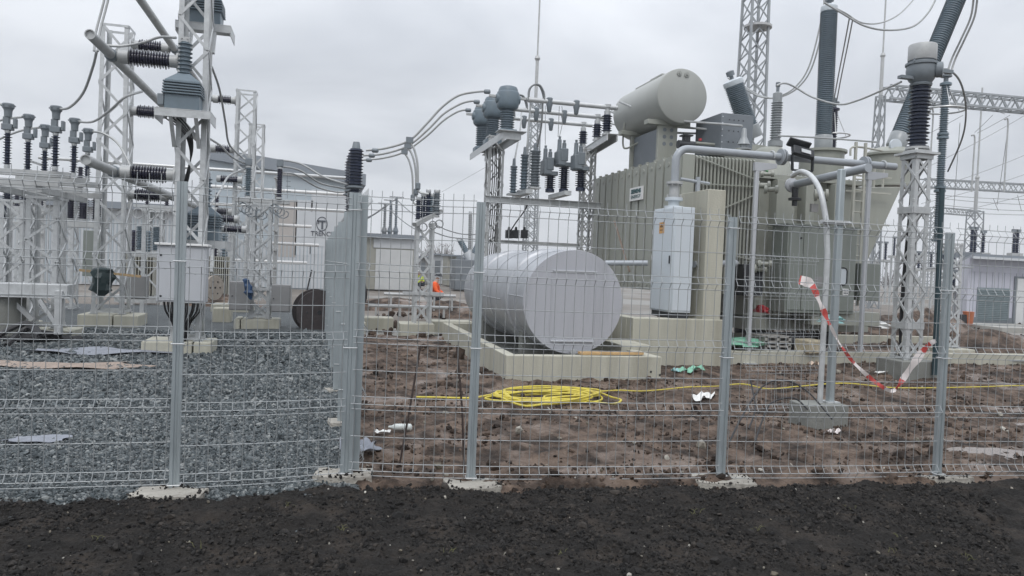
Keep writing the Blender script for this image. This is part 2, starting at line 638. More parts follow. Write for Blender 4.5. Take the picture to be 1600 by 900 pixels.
def island_mat(name, cols, rough, var=.5, spec=.5):
    m = bpy.data.materials.new(name)
    m.use_nodes = True
    nt = m.node_tree
    N, L = nt.nodes, nt.links
    b = N['Principled BSDF']
    g = N.new('ShaderNodeNewGeometry')
    rp = N.new('ShaderNodeValToRGB')
    el = rp.color_ramp.elements
    while len(el) < len(cols):
        el.new(.5)
    for i, c in enumerate(cols):
        el[i].position = i / (len(cols) - 1)
        el[i].color = (*c, 1)
    L.new(g.outputs['Random Per Island'], rp.inputs['Fac'])
    tc = N.new('ShaderNodeTexCoord')
    n = N.new('ShaderNodeTexNoise')
    n.inputs['Scale'].default_value = 45
    n.inputs['Detail'].default_value = 4
    L.new(tc.outputs['Object'], n.inputs['Vector'])
    hs = N.new('ShaderNodeHueSaturation')
    mr = N.new('ShaderNodeMapRange')
    mr.inputs['From Min'].default_value, mr.inputs['From Max'].default_value = .3, .7
    mr.inputs['To Min'].default_value, mr.inputs['To Max'].default_value = 1 - var, 1 + var
    L.new(n.outputs['Fac'], mr.inputs['Value'])
    L.new(mr.outputs['Result'], hs.inputs['Value'])
    L.new(rp.outputs['Color'], hs.inputs['Color'])
    L.new(hs.outputs['Color'], b.inputs['Base Color'])
    b.inputs['Roughness'].default_value = rough
    b.inputs['Specular IOR Level'].default_value = spec
    return m


base_g = ground_mat('far_yard_ground', [(.10, .085, .07), (.17, .15, .13), (.22, .20, .18)], .35, .85, wet=(.24, .235, .22), wscale=.08, wetrough=.8)
mud_m = ground_mat('brown_mud', [(.017, .012, .0092), (.048, .033, .0245), (.108, .076, .057), (.165, .121, .092)], 3.1, .8, wet=(.145, .105, .080), wscale=1.3, bump=1.0, bscale=30, wetrough=.2, wlo=.54, whi=.62, spec=.32, span=.27)
soil_m = ground_mat('black_topsoil', [(.008, .0078, .0076), (.021, .0190, .0174), (.050, .041, .034)], 3.2, .85, bump=1.0, bscale=42, spec=.18)
grav_b = ground_mat('gravel_bed', [(.014, .018, .020), (.065, .076, .081), (.16, .175, .18)], 34, .7, bump=1.0, bscale=36)
stone_m = island_mat('crushed_blue_grey_stone', [(.022, .028, .031), (.042, .052, .057), (.066, .080, .086), (.096, .111, .116), (.135, .148, .152), (.24, .25, .245)], .6, .35, .3)
clod_m = island_mat('black_soil_clod', [(.010, .0098, .0098), (.019, .018, .0175), (.029, .027, .0255), (.048, .042, .037)], .85, .35, .18)
mclod_m = island_mat('mud_clod', [(.018, .012, .009), (.038, .026, .019), (.072, .050, .037), (.125, .09, .069)], .7, .35, .2)
peb_m = island_mat('pale_pebble', [(.10, .085, .06), (.18, .16, .125), (.28, .26, .22), (.42, .40, .36)], .7, .3)

# ------------------------------------------------------------------ ground
g = grid_mesh('ground', base_g, -600, 600, -80, 720, 40, lambda x, y: x * 0 - .14)
tag(g, kind='structure')
gw = grid_mesh('yard_ground', base_g, -45, 75, 15, 110, 1.0, lambda x, y: -.06 + .10 * fbm(x * .35, y * .35, 4, 3) - .06)
tag(gw, kind='structure')

GX1 = CORNER.x + .05


def grav_h(x, y):
    return -.03 + .05 * fbm(x * .9, y * .9, 3, 2) + .05 * np.clip((y - 7) / 6, 0, 1)


gv = grid_mesh('gravel_bed', grav_b, -16, GX1, 4.6, 24.5, .12, grav_h)
tag(gv, kind='structure')
# loose stones of the top layer
pts, sz = [], []
for (y0, y1, dens, s0) in ((4.7, 6.6, 3600, .0122), (6.6, 8.6, 2400, .0148), (8.6, 11.5, 1150, .0195), (11.5, 16.5, 430, .030)):
    xl0 = -.50 * y1 - 1.6
    n = int((y1 - y0) * (GX1 - xl0) * dens)
    x = RNG.uniform(xl0, GX1 - .02, n)
    y = RNG.uniform(y0, y1, n)
    k = (x > -.47 * y - 1.1) & (y > soil_edge(x) - .03)
    x, y = x[k], y[k]
    s = s0 * np.exp(RNG.normal(0, .28, len(x)))
    pts.append(np.stack([x, y, grav_h(x, y) + s * .25], -1))
    sz.append(s)
o = scatter_stones('gravel', stone_m, np.concatenate(pts), np.concatenate(sz))
tag(o, 'blue grey crushed stone covering the left yard', 'gravel', kind='stuff')


def mud_h(x, y):
    a = fbm(x * .55, y * .55, 3, 9) - .5
    b_ = fbm(x * 1.9, y * 3.6, 5, 21, .6) - .45
    rut = np.abs(((y + .35 * np.sin(x * .5)) * .55) % 1 - .5) - .25
    fine = fbm(x * 9, y * 11, 4, 33, .6) - .5
    fr = np.clip((soil_edge(x) + .10 - y) / .2, 0, 1)
    return .01 + .10 * a + .16 * np.clip(b_, -.12, .3) + .06 * fine + .05 * rut * np.clip((y - 6) / 3, 0, 1) - .16 * fr


md = grid_mesh('mud', mud_m, GX1, 17, 4.3, 16.5, .033, mud_h)
tag(md, kind='structure')
n = 13000
y = 4.7 + 10.5 * RNG.uniform(0, 1, n) ** 1.5
x = RNG.uniform(GX1, .92 * y + 3, n)
k = fbm(x * 1.3, y * 1.3, 4, 41) > .47
x, y = x[k], y[k]
s = .0105 * np.exp(RNG.normal(0, .55, len(x))) * (.8 + .06 * y)
o = scatter_stones('mud_clods', mclod_m, np.stack([x, y, mud_h(x, y) + s * .2], -1), s, .7, .3)
tag(o, 'brown clods lying on the churned mud', 'clods', kind='stuff')


def soil_h(x, y):
    e = np.clip((soil_edge(x) - y) / .22, -.6, 1)
    lump = fbm(x * 6.5, y * 6.5, 5, 61, .7)
    return (.015 + .045 * (fbm(x * .9, y * .9, 3, 51) - .4) + .10 * (lump - .45)) * np.clip(e + .25, 0, 1) - .07 * np.clip(.35 - e, 0, 1)


sl = grid_mesh('black_soil', soil_m, -3.6, 8.2, 3.0, 6.2, .013, soil_h, keep=lambda x, y: (y < soil_edge(x) + .10) & (x > -.5 * y - .7) & (x < 1.1 * y + 2))
tag(sl, kind='structure')
s2 = grid_mesh('near_soil', soil_m, -9, 14, -6, 5.6, .2, lambda x, y: -.09 + .03 * fbm(x * 2, y * 2, 3, 50))
tag(s2, kind='structure')
n = 90000
y = RNG.uniform(3.2, 6.3, n)
x = RNG.uniform(-3.4, 7.4, n)
ed = soil_edge(x) - y
k = (ed > -.05 - .09 * RNG.uniform(0, 1, n) ** 2) & (x > -.5 * y - .6) & (x < .93 * y + .8) & (fbm(x * 3.1, y * 3.1, 3, 71) > RNG.uniform(.2, .62, n))
x, y = x[k], y[k]
s = .0066 * np.exp(RNG.normal(0, .5, len(x)))
o = scatter_stones('soil_clods', clod_m, np.stack([x, y, np.maximum(soil_h(x, y), -.01) + s * .25], -1), s, .75, .32)
tag(o, 'crumbly black topsoil clods along the foreground', 'clods', kind='stuff')
n = 260
y = RNG.uniform(3.3, 5.6, n)
x = RNG.uniform(-3.0, 6.4, n)
k = (soil_edge(x) - y > 0.02)
x, y = x[k], y[k]
s = .0055 * np.exp(RNG.normal(0, .5, len(x)))
o = scatter_stones('pebbles', peb_m, np.stack([x, y, soil_h(x, y) + s * .7], -1), s)
tag(o, 'pale pebbles sprinkled over the black soil', 'pebbles', kind='stuff')
n = 260
y = 5.3 + 8 * RNG.uniform(0, 1, n) ** 1.4
x = RNG.uniform(GX1 + .1, .85 * y + 2, n)
s = .011 * np.exp(RNG.normal(0, .6, n))
o = scatter_stones('mud_pebbles', peb_m, np.stack([x, y, mud_h(x, y) + s * .5], -1), s)
tag(o, 'pale stones scattered in the brown mud', 'pebbles', kind='stuff')

# puddle film at the right and thin ones in the mud
pd = bpy.data.materials.new('puddle_water')
pd.use_nodes = True
b = pd.node_tree.nodes['Principled BSDF']
b.inputs['Base Color'].default_value = (.20, .16, .135, 1)
b.inputs['Roughness'].default_value = .16
b.inputs['Specular IOR Level'].default_value = .6


def puddle(cx, cy, rx, ry, seed):
    mb = MB()
    k = 40
    ring = []
    for i in range(k):
        a = 2 * math.pi * i / k
        rr = .62 + .75 * float(fbm(np.array([math.cos(a) * 1.4 + seed]), np.array([math.sin(a) * 1.4]), 4, seed)[0])
        ring.append((cx + math.cos(a) * rx * rr, cy + math.sin(a) * ry * rr))
    qx, qy = np.meshgrid(np.linspace(cx - rx * .7, cx + rx * .7, 30), np.linspace(cy - ry * .7, cy + ry * .7, 30))
    zz = float(np.percentile(mud_h(qx, qy), 62))
    mb.prism([(x_, y_, zz) for x_, y_ in ring], (0, 0, .004))
    return mb


def add_puddle(px, py, rx, ry, seed):
    p = G(px, py)
    o = puddle(p.x, p.y, rx, ry, seed).build('puddle', pd)
    tag(o, kind='structure')


add_puddle(1545, 718, .5, .22, 4)
add_puddle(1590, 662, .5, .12, 9)

# a few blades of grass in the black soil
gm = mat('dry_grass', (.13, .13, .05), .7, 0, .3, 20)
mb = MB()
for (px, py) in ((1512, 875), (1520, 880), (1395, 868), (1400, 845), (310, 862), (530, 838), (1090, 812), (700, 870), (980, 760), (1180, 840), (880, 868), (455, 800), (1330, 800), (150, 850)):
    for k in range(4):
        p = G(px + random.uniform(-9, 9), py)
        z = float(soil_h(np.array([p.x]), np.array([p.y]))[0])
        a = random.uniform(0, 6.28)
        h = random.uniform(.02, .05)
        d = V((math.cos(a), math.sin(a), 0))
        mb.tube([(p.x, p.y, z), V((p.x, p.y, z)) + d * h * .3 + V((0, 0, h * .6)), V((p.x, p.y, z)) + d * h * .9 + V((0, 0, h * .75))], [.0016, .0013, .0004], 3, cap=False)
tag(mb.build('grass', gm), 'sparse dry grass sprigs in the black soil', 'grass', kind='stuff')
# ------------------------------------------------------------------ welded mesh fences
PANEL_H = 2.13
FOLDS = [0.075, 0.565, 1.055, 1.545, 2.035]      # apex heights of the folds


def wire_profile(outz):
    """offsets (out, z) of one upright wire, bottom to top"""
    pr = []
    for z in FOLDS:
        pr += [(0, z - .045), (outz, z), (0, z + .05)]
    pr[0] = (0, .03)
    pr.append((0, PANEL_H))
    return pr


def panel_mesh(a, b, out, r=.0025, zoff=0.0, sag=0.0, pitch=.0745):
    a, b = V(a), V(b)
    d = (b - a)
    Lp = d.length
    d.normalize()
    out = V(out)
    mb = MB()
    k = int(Lp / pitch)
    m = (Lp - k * pitch) / 2
    base = wire_profile(.036)
    bend = random.uniform(-.006, .006)
    for i in range(k + 1):
        t = m + i * pitch
        q = a + d * t
        w = bend * math.sin(t / Lp * math.pi) + random.uniform(-.0015, .0015)
        mb.tube([q + out * (o + w) + V((0, 0, z + zoff)) for o, z in base], r, 4)
    hz = [(0, .03)]
    for z in FOLDS:
        hz += [(.036, z), (0, z + .05)]
        if z > .1:
            hz.append((0, z - .045))
    for z0, z1 in zip(FOLDS[:-1], FOLDS[1:]):
        hz.append((0, (z0 + z1) / 2 + .0))
    for o, z in hz:
        n = 6
        mb.tube([a + d * (Lp * j / n) + out * (o - .004 + bend * math.sin(j / n * math.pi)) + V((0, 0, z + zoff - sag * math.sin(j / n * math.pi))) for j in range(n + 1)], r * 1.15, 4)
    # drops of rain hanging under the level wires
    for o, z in hz:
        for _ in range(int(Lp * 2.2)):
            t = random.uniform(0, Lp)
            q = a + d * t + out * (o - .004) + V((0, 0, z + zoff - .005))
            mb.lathe(q + V((0, 0, -.004)), (0, 0, 1), [(.001, 0), (.004, .002), (.003, .006), (.001, .008)], 4)
    return mb


def post_mesh(p, h, wx, wy, yaw, z0=-.12):
    mb = MB()
    c, s = math.cos(yaw), math.sin(yaw)
    M = Matrix(((c, -s, 0), (s, c, 0), (0, 0, 1)))
    # folded channel post: outline with a groove in the front and back face
    g = wx * .18
    o = [(-wx / 2, -wy / 2), (-g, -wy / 2), (-g * .6, -wy / 2 + .009), (g * .6, -wy / 2 + .009), (g, -wy / 2), (wx / 2, -wy / 2), (wx / 2, wy / 2), (g, wy / 2), (g * .6, wy / 2 - .009), (-g * .6, wy / 2 - .009), (-g, wy / 2), (-wx / 2, wy / 2)]
    mb.prism([V((p.x, p.y, z0)) + M @ V((x, y, 0)) for x, y in o], (0, 0, h - z0))
    return mb


def pad_mesh(p, sx, sy, yaw, z, seed):
    random.seed(seed)
    mb = MB()
    k = 26
    ring = []
    for i in range(k):
        a = 2 * math.pi * i / k
        q = 1 / max(abs(math.cos(a)), abs(math.sin(a))) ** .88
        rr = q * random.uniform(.93, 1.03)
        ring.append(V((math.cos(a) * sx / 2 * rr, math.sin(a) * sy / 2 * rr, 0)))
    M = Matrix.Rotation(yaw, 3, 'Z')
    top = [V((p.x, p.y, z)) + M @ (v * .93) + V((0, 0, random.uniform(-.004, .008))) for v in ring]
    bot = [V((p.x, p.y, z - .16)) + M @ (v * 1.03) for v in ring]
    vs = top + bot
    fs = [tuple(range(k))] + [(i, k + i, k + (i + 1) % k, (i + 1) % k) for i in range(k)]
    mb.add(vs, fs)
    return mb


def clip_mesh(p, zs, wx, yaw):
    mb = MB()
    M = Matrix.Rotation(yaw, 3, 'Z')
    w = wx / 2 + .006
    for z in zs:
        pts = [V((-w, .03, 0)), V((-w, -.05, 0)), V((w, -.05, 0)), V((w, .03, 0))]
        mb.tube([V((p.x, p.y, z)) + M @ q for q in pts], .0045, 4)
    return mb


fence = thing('mesh_fence', (FP[4].x, FP[4].y, 0), 'galvanised welded mesh fence along the black soil in front of the yard', 'fence')
for i, p in enumerate(FP):
    a = FP[max(i - 1, 0)]
    b = FP[min(i + 1, len(FP) - 1)]
    yaw = math.atan2(b.y - a.y, b.x - a.x)
    w = .066 if i != 2 else .085
    h = [2.1, 2.12, 2.13, 2.10, 2.09, 2.06, 2.06][i]
    post_mesh(p, h, w, .034, yaw).build('post', post_m, fence, smooth=False)
    if 1 <= i <= 6:
        zs = [.055 + .0, 1.02, 1.58] if i % 2 else [.06, .99, 2.0]
        for z in zs:
            clip_mesh(p, [z], w, yaw).build('clip', galv, fence, smooth=False)
PADS = [(FP[1], .50, .26, (264, 776)), (CORNER, .46, .27, (537, 749)), (FP[3], .44, .30, (738, 761)), (FP[4], .50, .30, (1130, 754)), (FP[5], .52, .30, (1466, 746))]
for i, (p, sx, sy, px) in enumerate(PADS):
    q = G(*px)
    pad_mesh(q, sx, sy, -.25 + .1 * (i % 3), .030 if i != 1 else .05, 30 + i).build('footing', conc_pad, fence, smooth=False)
cp, cs = [], []
for i, (p, sx, sy, px) in enumerate(PADS):
    q = G(*px)
    for _ in range(46):
        a_, r_ = random.uniform(0, 6.28), random.uniform(.55, 1.0) ** .5
        cp.append((q.x + math.cos(a_) * sx * .5 * r_, q.y + math.sin(a_) * sy * .5 * r_ - .02, .036 if i != 1 else .056))
        cs.append(.007 * math.exp(random.gauss(0, .5)))
    for _ in range(16):
        cp.append((FP[[1, 2, 3, 4, 5][i]].x + random.uniform(-.1, .1), FP[[1, 2, 3, 4, 5][i]].y + random.uniform(-.06, .05), .036 if i != 1 else .056))
        cs.append(.009 * math.exp(random.gauss(0, .4)))
o = scatter_stones('soil_crumbs', clod_m, np.array(cp), np.array(cs), .7, .3)
tag(o, 'dark soil crumbs spilled over the fence footings', 'clods', kind='stuff')
random.seed(3)
for i in range(len(FP) - 1):
    a, b = FP[i], FP[i + 1]
    d = (b - a).normalized()
    out = V((d.y, -d.x, 0))
    if out.y > 0:
        out = -out
    o2 = out * .036
    za = [.03, .0, .02, .015, .01, .01][i]
    panel_mesh(a + d * .03 + o2, b - d * .03 + o2, out, zoff=za, sag=.006).build('mesh_panel', wire_m, fence, smooth=False)

# side fence running straight back from the corner post
side = thing('mesh_fence', (CORNER.x, CORNER.y + 1, 0), 'side mesh fence running away from the corner post between gravel and mud', 'fence')
SX = CORNER.x
SP = [V((SX + .062, CORNER.y + .06, 0))] + [V((SX + .03 - .016 * k, CORNER.y + .1 + 1.86 * k, 0)) for k in range(1, 9)]
for i, p in enumerate(SP):
    post_mesh(p, 2.12 - .01 * (i % 3), .06, .07, R(90)).build('post', post_m, side, smooth=False)
    if i:
        for z in (.35, 1.0, 1.6):
            clip_mesh(p, [z], .075, R(90)).build('clip', galv, side, smooth=False)
        pad_mesh(p, .26, .28, .1 * i, .035, 60 + i).build('footing', conc_pad, side, smooth=False)
random.seed(5)
for a, b in zip(SP[:-1], SP[1:]):
    d = (b - a).normalized()
    out = V((1, 0, 0))
    panel_mesh(a + d * .03 + out * .04, b - d * .03 + out * .04, out, r=.0016, zoff=.05).build('mesh_panel', wire_m, side, smooth=False)

# spare panels left leaning behind the fence
p0, p1 = P(1168, 600, 8.9), P(1284, 600, 9.3)
b = panel_mesh((p0.x, p0.y, 0), (p1.x, p1.y, 0), (0, -1, 0), r=.0019, zoff=-.02)
b.v = [(x, y + .22 * (z / 2.1), z * .92) for x, y, z in b.v]
tag(b.build('spare_mesh_panel', wire_m, smooth=False), 'short spare piece of mesh leaning behind the fence in the mud', 'mesh panel')

# ------------------------------------------------------------------ pipe-rack post on grey block in the mud
q = G(1294, 671)
blk = MB().box((q.x, q.y + .18, .08), (.52, .34, .36), yaw=-.03).build('concrete_block', conc_gr, bevel=.012)
tag(blk, 'damp grey concrete block under the tall pole in the mud', 'concrete block')
pc = V((PY(1296, 630, q.y + .2).x, q.y + .2, 0))
top = P(1306, 264, (pc - CAM).dot(FH))
rp = thing('steel_pole', (pc.x, pc.y, .26), 'square galvanised pole on the damp block with curved conduit clamped to it', 'pole')
MB().box((pc.x, pc.y, .26 + (top.z - .26) / 2), (.07, .07, top.z - .26)).build('pole', post_m, rp, bevel=.012)
MB().box((pc.x, pc.y, .267), (.16, .16, .014)).build('base_plate', galv, rp)
dd = (pc - CAM).dot(FH)
c1 = [P(1238, 275, dd + 1.6), P(1252, 268, dd + .9), P(1268, 276, dd + .35), P(1282, 300, dd + .05), P(1291, 345, dd - .02)]
xx = P(1291, 400, dd - .02)
pts = spline(c1, 6) + [V((xx.x, xx.y - .02, z)) for z in (1.9, 1.5, 1.1, .7, .23)]
MB().tube(pts, .031, 10).build('conduit', galv, rp)
zc = P(1300, 348, dd).z
mb = MB()
mb.box((pc.x - .09, pc.y - .03, zc), (.32, .06, .045))
mb.box((pc.x - .09, pc.y - .078, zc + .01), (.34, .02, .02))
mb.lathe((pc.x + .08, pc.y - .06, zc), (0, -1, 0), [(.012, 0), (.012, .05)], 6)
mb.lathe((pc.x - .22, pc.y - .06, zc), (0, -1, 0), [(.012, 0), (.012, .05)], 6)
mb.build('clamp', galv, rp)

# ------------------------------------------------------------------ barrier tape hanging on the fence
tp = [(1249, 437, 6.42), (1262, 441, 6.40), (1271, 449, 6.38), (1279, 468, 6.36), (1288, 488, 6.35), (1297, 508, 6.34), (1311, 535, 6.34), (1330, 562, 6.33), (1350, 582, 6.33), (1372, 600, 6.32), (1392, 611, 6.32), (1402, 605, 6.32), (1414, 588, 6.33), (1432, 562, 6.34), (1450, 540, 6.35), (1462, 532, 6.34)]
wd = [7, 8, 5, 3, 4, 2.2, 1.5, 2.4, 2.8, 3, 2.4, 2, 4.5, 6, 4, 2.5]
pts = spline([P(*t) for t in tp], 4)
wl = np.interp(np.linspace(0, 15, len(pts)), range(16), wd) * 6.35 / FPX
mb = MB()
vs, fs = [], []
for i, p in enumerate(pts):
    d = (pts[min(i + 1, len(pts) - 1)] - pts[max(i - 1, 0)]).normalized()
    sd_ = d.cross(F).normalized()
    n1 = sd_ * wl[i] + F * (.012 * math.sin(i * 1.1))
    vs += [p - n1, p + n1, p + n1 + F * .0015, p - n1 + F * .0015]
RED = [(0, 1), (7, 11), (15, 20), (25, 29), (33, 38), (43, 47), (54, 57)]
for i in range(len(pts) - 1):
    mb.cur = 0 if any(a <= i < b for a, b in RED) else 1
    o4 = i * 4
    mb.add([], [])
    mb.f += [(o4 + j, o4 + (j + 1) % 4, o4 + 4 + (j + 1) % 4, o4 + 4 + j) for j in range(4)]
    mb.m += [mb.cur] * 4
mb.v = [tuple(v) for v in vs]
tag(mb.build('barrier_tape', [tape_r, tape_w]), 'red and white barrier tape drooping between mesh wires', 'tape')

# ------------------------------------------------------------------ yellow hose
random.seed(12)
q0 = G(865, 634)


def hose_pt(px, py, z=.02):
    p = G(px, py)
    zz = float(mud_h(np.array([p.x]), np.array([p.y]))[0])
    return V((p.x, p.y, max(zz, 0.0) + z + .02))


pts = [hose_pt(x, y) for x, y in ((650, 627), (680, 626), (710, 627), (738, 627), (760, 625), (780, 623))]
for k in range(7):
    y0 = random.uniform(-8, 7)
    sx = random.uniform(.72, 1.1)
    xo = random.uniform(-22, 16)
    z = .015 + .006 * k
    for (x, y) in ((800, 620), (850, 619), (905, 621), (938, 627), (930, 634), (890, 638), (840, 640), (800, 636), (783, 629)):
        pts.append(hose_pt(865 + xo + (x - 865) * sx, 631 + (y - 631) * random.uniform(.7, 1.15) + y0 * .7, z + random.uniform(0, .02)))
pts += [hose_pt(x, y, .03) for x, y in ((815, 645), (850, 646), (862, 638), (850, 629), (880, 622), (925, 622), (955, 627), (970, 633), (960, 637), (930, 637), (905, 632), (900, 624), (960, 620), (1000, 617), (1040, 614), (1075, 611), (1120, 610), (1160, 611), (1200, 613), (1250, 612), (1320, 611), (1390, 611), (1460, 611), (1530, 612), (1600, 611), (1680, 610))]
sp = spline(pts, 5)
hose = MB().tube(sp, [.0125 if i < len(sp) - 85 else .0085 for i in range(len(sp))], 7).build('hose', yel)
tag(hose, 'yellow hose lying in a loose coil on the brown mud', 'hose')

# ------------------------------------------------------------------ rusty bars, litter
for (x0, y0, x1, y1, lab) in ((621, 729, 657, 540, 'tall dark rusty rod leaning right beside the corner post'), (727, 749, 714, 540, 'dark rusty rod leaning left beside the second fence post')):
    a = G(x0, y0)
    dist = (a - CAM).dot(FH)
    top = P(x1, y1, dist + .25)
    o = MB().tube([V((a.x, a.y, -.1)), a + (top - a) * .5 + V((.01, 0, 0)), top], .0085, 6).build('rusty_rod', rust)
    tag(o, lab, 'rod')


def sheet(name, px, size, yaw, m, label, cat, seed, amp=.03, z0=.03, aspect=1.0, th=.004, hf=None):
    p = G(*px)
    rg = random.Random(seed)
    k = 14
    sx, sy = size
    vs = []
    ph = [rg.uniform(0, 6) for _ in range(6)]
    base = z0
    for i in range(k + 1):
        for j in range(k + 1):
            u, v = i / k - .5, j / k - .5
            ed = 1 + .16 * math.sin(ph[0] + 7 * v) + .10 * math.sin(ph[4] + 13 * v)
            ed2 = 1 + .18 * math.sin(ph[1] + 6 * u) + .10 * math.sin(ph[5] + 15 * u)
            x, y = u * sx * ed, v * sy * ed2
            z = amp * (math.sin(ph[2] + 9 * u + 4 * v) * .5 + math.sin(ph[3] + 15 * v - 6 * u) * .35 + math.sin(22 * u * v + ph[1]) * .3)
            c, s = math.cos(yaw), math.sin(yaw)
            gx, gy = p.x + x * c - y * s, p.y + x * s + y * c
            g0 = float(hf(np.array([gx]), np.array([gy]))[0]) if hf else 0
            vs.append((gx, gy, base + max(z, -amp * .4) + g0))
    n = (k + 1) ** 2
    fs = []
    for i in range(k):
        for j in range(k):
            a = i * (k + 1) + j
            fs.append((a, a + 1, a + k + 2, a + k + 1))
    vs2 = vs + [(x, y, z - th) for x, y, z in vs]
    fs2 = fs + [tuple(n + q for q in reversed(f)) for f in fs]
    rim = [i * (k + 1) for i in range(k + 1)] + [k * (k + 1) + j for j in range(1, k + 1)] + [i * (k + 1) + k for i in range(k - 1, -1, -1)] + [j for j in range(k - 1, 0, -1)]
    for a, b in zip(rim, rim[1:] + rim[:1]):
        fs2.append((a, b, b + n, a + n))
    o = MB().add(vs2, fs2).build(name, m, ang=60)
    return tag(o, label, cat)


sheet('plastic_sheet', (58, 690), (.42, .22), .1, film, 'grey scrap of sheeting lying on the near gravel', 'sheet', 4, .02, .035, hf=grav_h)
sheet('geotextile_strip', (60, 577), (2.4, .55), -.12, plank_g, 'long muddy strip of cloth across the left gravel', 'cloth', 8, .025, .035, hf=grav_h)
sheet('geotextile_strip', (170, 557), (1.9, .5), -.05, film, 'pale grey strip of cloth behind the muddy strip on the gravel', 'cloth', 9, .03, .045, hf=grav_h)
sheet('plastic_sheet', (560, 715), (.26, .30), .3, film, 'crumpled blue grey sheeting at the foot of the corner post', 'sheet', 14, .05, .10)
sheet('plastic_bag', (1080, 588), (.36, .22), .2, green_pl, 'light green plastic bag lying in the mud by the low wall', 'bag', 21, .05, .06, hf=mud_h)
sheet('plastic_scrap', (1057, 585), (.18, .10), .2, teal_pl, 'small teal plastic scrap left of the green bag', 'scrap', 22, .03, .03, hf=mud_h)
sheet('paper_scrap', (1098, 626), (.30, .14), .3, white_pl, 'crumpled white paper scrap beside the hose in the mud', 'paper', 25, .025, .04, hf=mud_h)
sheet('tape_scrap', (1300, 684), (.26, .07), .6, tape_w, 'torn bit of barrier tape on the mud below the damp block', 'tape', 27, .03, .04, hf=mud_h)
sheet('plastic_scrap', (1272, 572), (.22, .13), .1, mat('pale_foam', (.62, .50, .40), .6, 0, .1, 20), 'pale pink foam scrap by the right kerb', 'scrap', 29, .06, .05, hf=mud_h)
sheet('paper_scrap', (1380, 589), (.30, .06), .0, white_pl, 'thin white strip lying before the current transformer footing', 'paper', 31, .02, .05, hf=mud_h)
p = G(620, 672)
zz = float(mud_h(np.array([p.x]), np.array([p.y]))[0])
mb = MB().lathe((p.x - .05, p.y, zz + .045), (.9, -.35, .05), [(.012, -.03), (.014, 0), (.032, .03), (.034, .1), (.028, .11), (.034, .12), (.033, .19), (.02, .2)], 10)
tag(mb.build('plastic_bottle', mat('clear_bottle', (.55, .58, .56), .2, 0, .1, 9)), 'squashed pale plastic bottle lying in the mud', 'bottle')
p = G(595, 676)
sheet('paper_scrap', (597, 675), (.14, .07), .4, white_pl, 'small white scrap left of the plastic bottle', 'paper', 33, .015, .03, hf=mud_h)

# arched black cable ends sticking out of the mud
mb = MB()
for pts in ([(1140, 690, 7.0), (1160, 650, 7.4), (1190, 605, 7.9), (1225, 594, 8.0), (1262, 612, 7.9), (1300, 655, 7.6)], [(1170, 670, 7.3), (1180, 640, 7.6), (1176, 610, 7.9), (1172, 592, 8.0)], [(1180, 690, 7.2), (1190, 660, 7.5), (1205, 630, 7.9), (1240, 622, 8.1), (1262, 640, 8.0)]):
    mb.tube(spline([P(*q) for q in pts], 6), .009, 6)
tag(mb.build('cable_loop', black_m), 'black cable ends arching out of the mud behind the spare mesh', 'cable')
# ------------------------------------------------------------------ lattice columns
def lattice_parts(root, cx, cy, z0, z1, w0, w1, bays, leg=.06, brace=.04, mtl=None, xb=False, t=.008, bz=None, simple=False, depth=None):
    mtl = mtl or galv
    dr = (depth / w0) if depth else 1.0

    def c(i, j, z):
        f = (z - z0) / (z1 - z0)
        w = (w0 + (w1 - w0) * f) / 2
        return V((cx + i * w, cy + j * w * dr, z))
    legs = []
    for i in (-1, 1):
        for j in (-1, 1):
            mb = MB()
            if simple:
                mb.bar(c(i, j, z0), c(i, j, z1), leg * .8, leg * .8)
            else:
                mb.angle(c(i, j, z0), c(i, j, z1), leg, t, (-i, 0, 0), (0, -j, 0))
                mb.box(c(i, j, z0) + V((-i * leg * .4, -j * leg * .4, .006)), (leg * 1.9, leg * 1.9, .012))
            legs.append(mb.build('leg', mtl, root, smooth=False))
    mb = MB()
    zs = [z0 + (z1 - z0) * k / bays for k in range(bays + 1)]
    faces = [((-1, -1), (1, -1)), ((1, -1), (1, 1)), ((1, 1), (-1, 1)), ((-1, 1), (-1, -1))]
    for fi, (a, b) in enumerate(faces):
        nrm = V(((a[0] + b[0]) / 2, (a[1] + b[1]) / 2, 0))
        for k in range(bays):
            za, zb = zs[k], zs[k + 1]
            p, q = (a, b) if (k + fi) % 2 == 0 else (b, a)
            o = nrm * (t * .8)
            mb.bar(c(*p, za) + o, c(*q, zb) + o, t, brace, up=nrm.cross(V((0, 0, 1))) if False else None) if False else mb.bar(c(*p, za) + o, c(*q, zb) + o, brace * .25 + t, brace)
            if xb:
                o2 = nrm * (-t * 1.2)
                mb.bar(c(*q, za) + o2, c(*p, zb) + o2, brace * .25 + t, brace)
        for zz in (z0 + .05, z1 - brace * .6):
            mb.bar(c(*a, zz) + nrm * t * 2.2, c(*b, zz) + nrm * t * 2.2, t, brace)
    mb.build('bracing', mtl, root, smooth=False)
    return c


def footing(root, cx, cy, sx, sy, z1, split=None, z0=-.1):
    if split:
        x0, x1 = cx - sx / 2, cx + sx / 2
        xs = x0 + sx * split
        MB().box(((x0 + xs) / 2 - .006, cy, (z0 + z1) / 2), (xs - x0 - .012, sy, z1 - z0)).build('footing', conc, root, bevel=.02)
        MB().box(((x1 + xs) / 2 + .006, cy, (z0 + z1) / 2 - .008), (x1 - xs - .012, sy * .97, z1 - z0)).build('footing', conc, root, bevel=.02)
    else:
        MB().box((cx, cy, (z0 + z1) / 2), (sx, sy, z1 - z0)).build('footing', conc, root, bevel=.02)


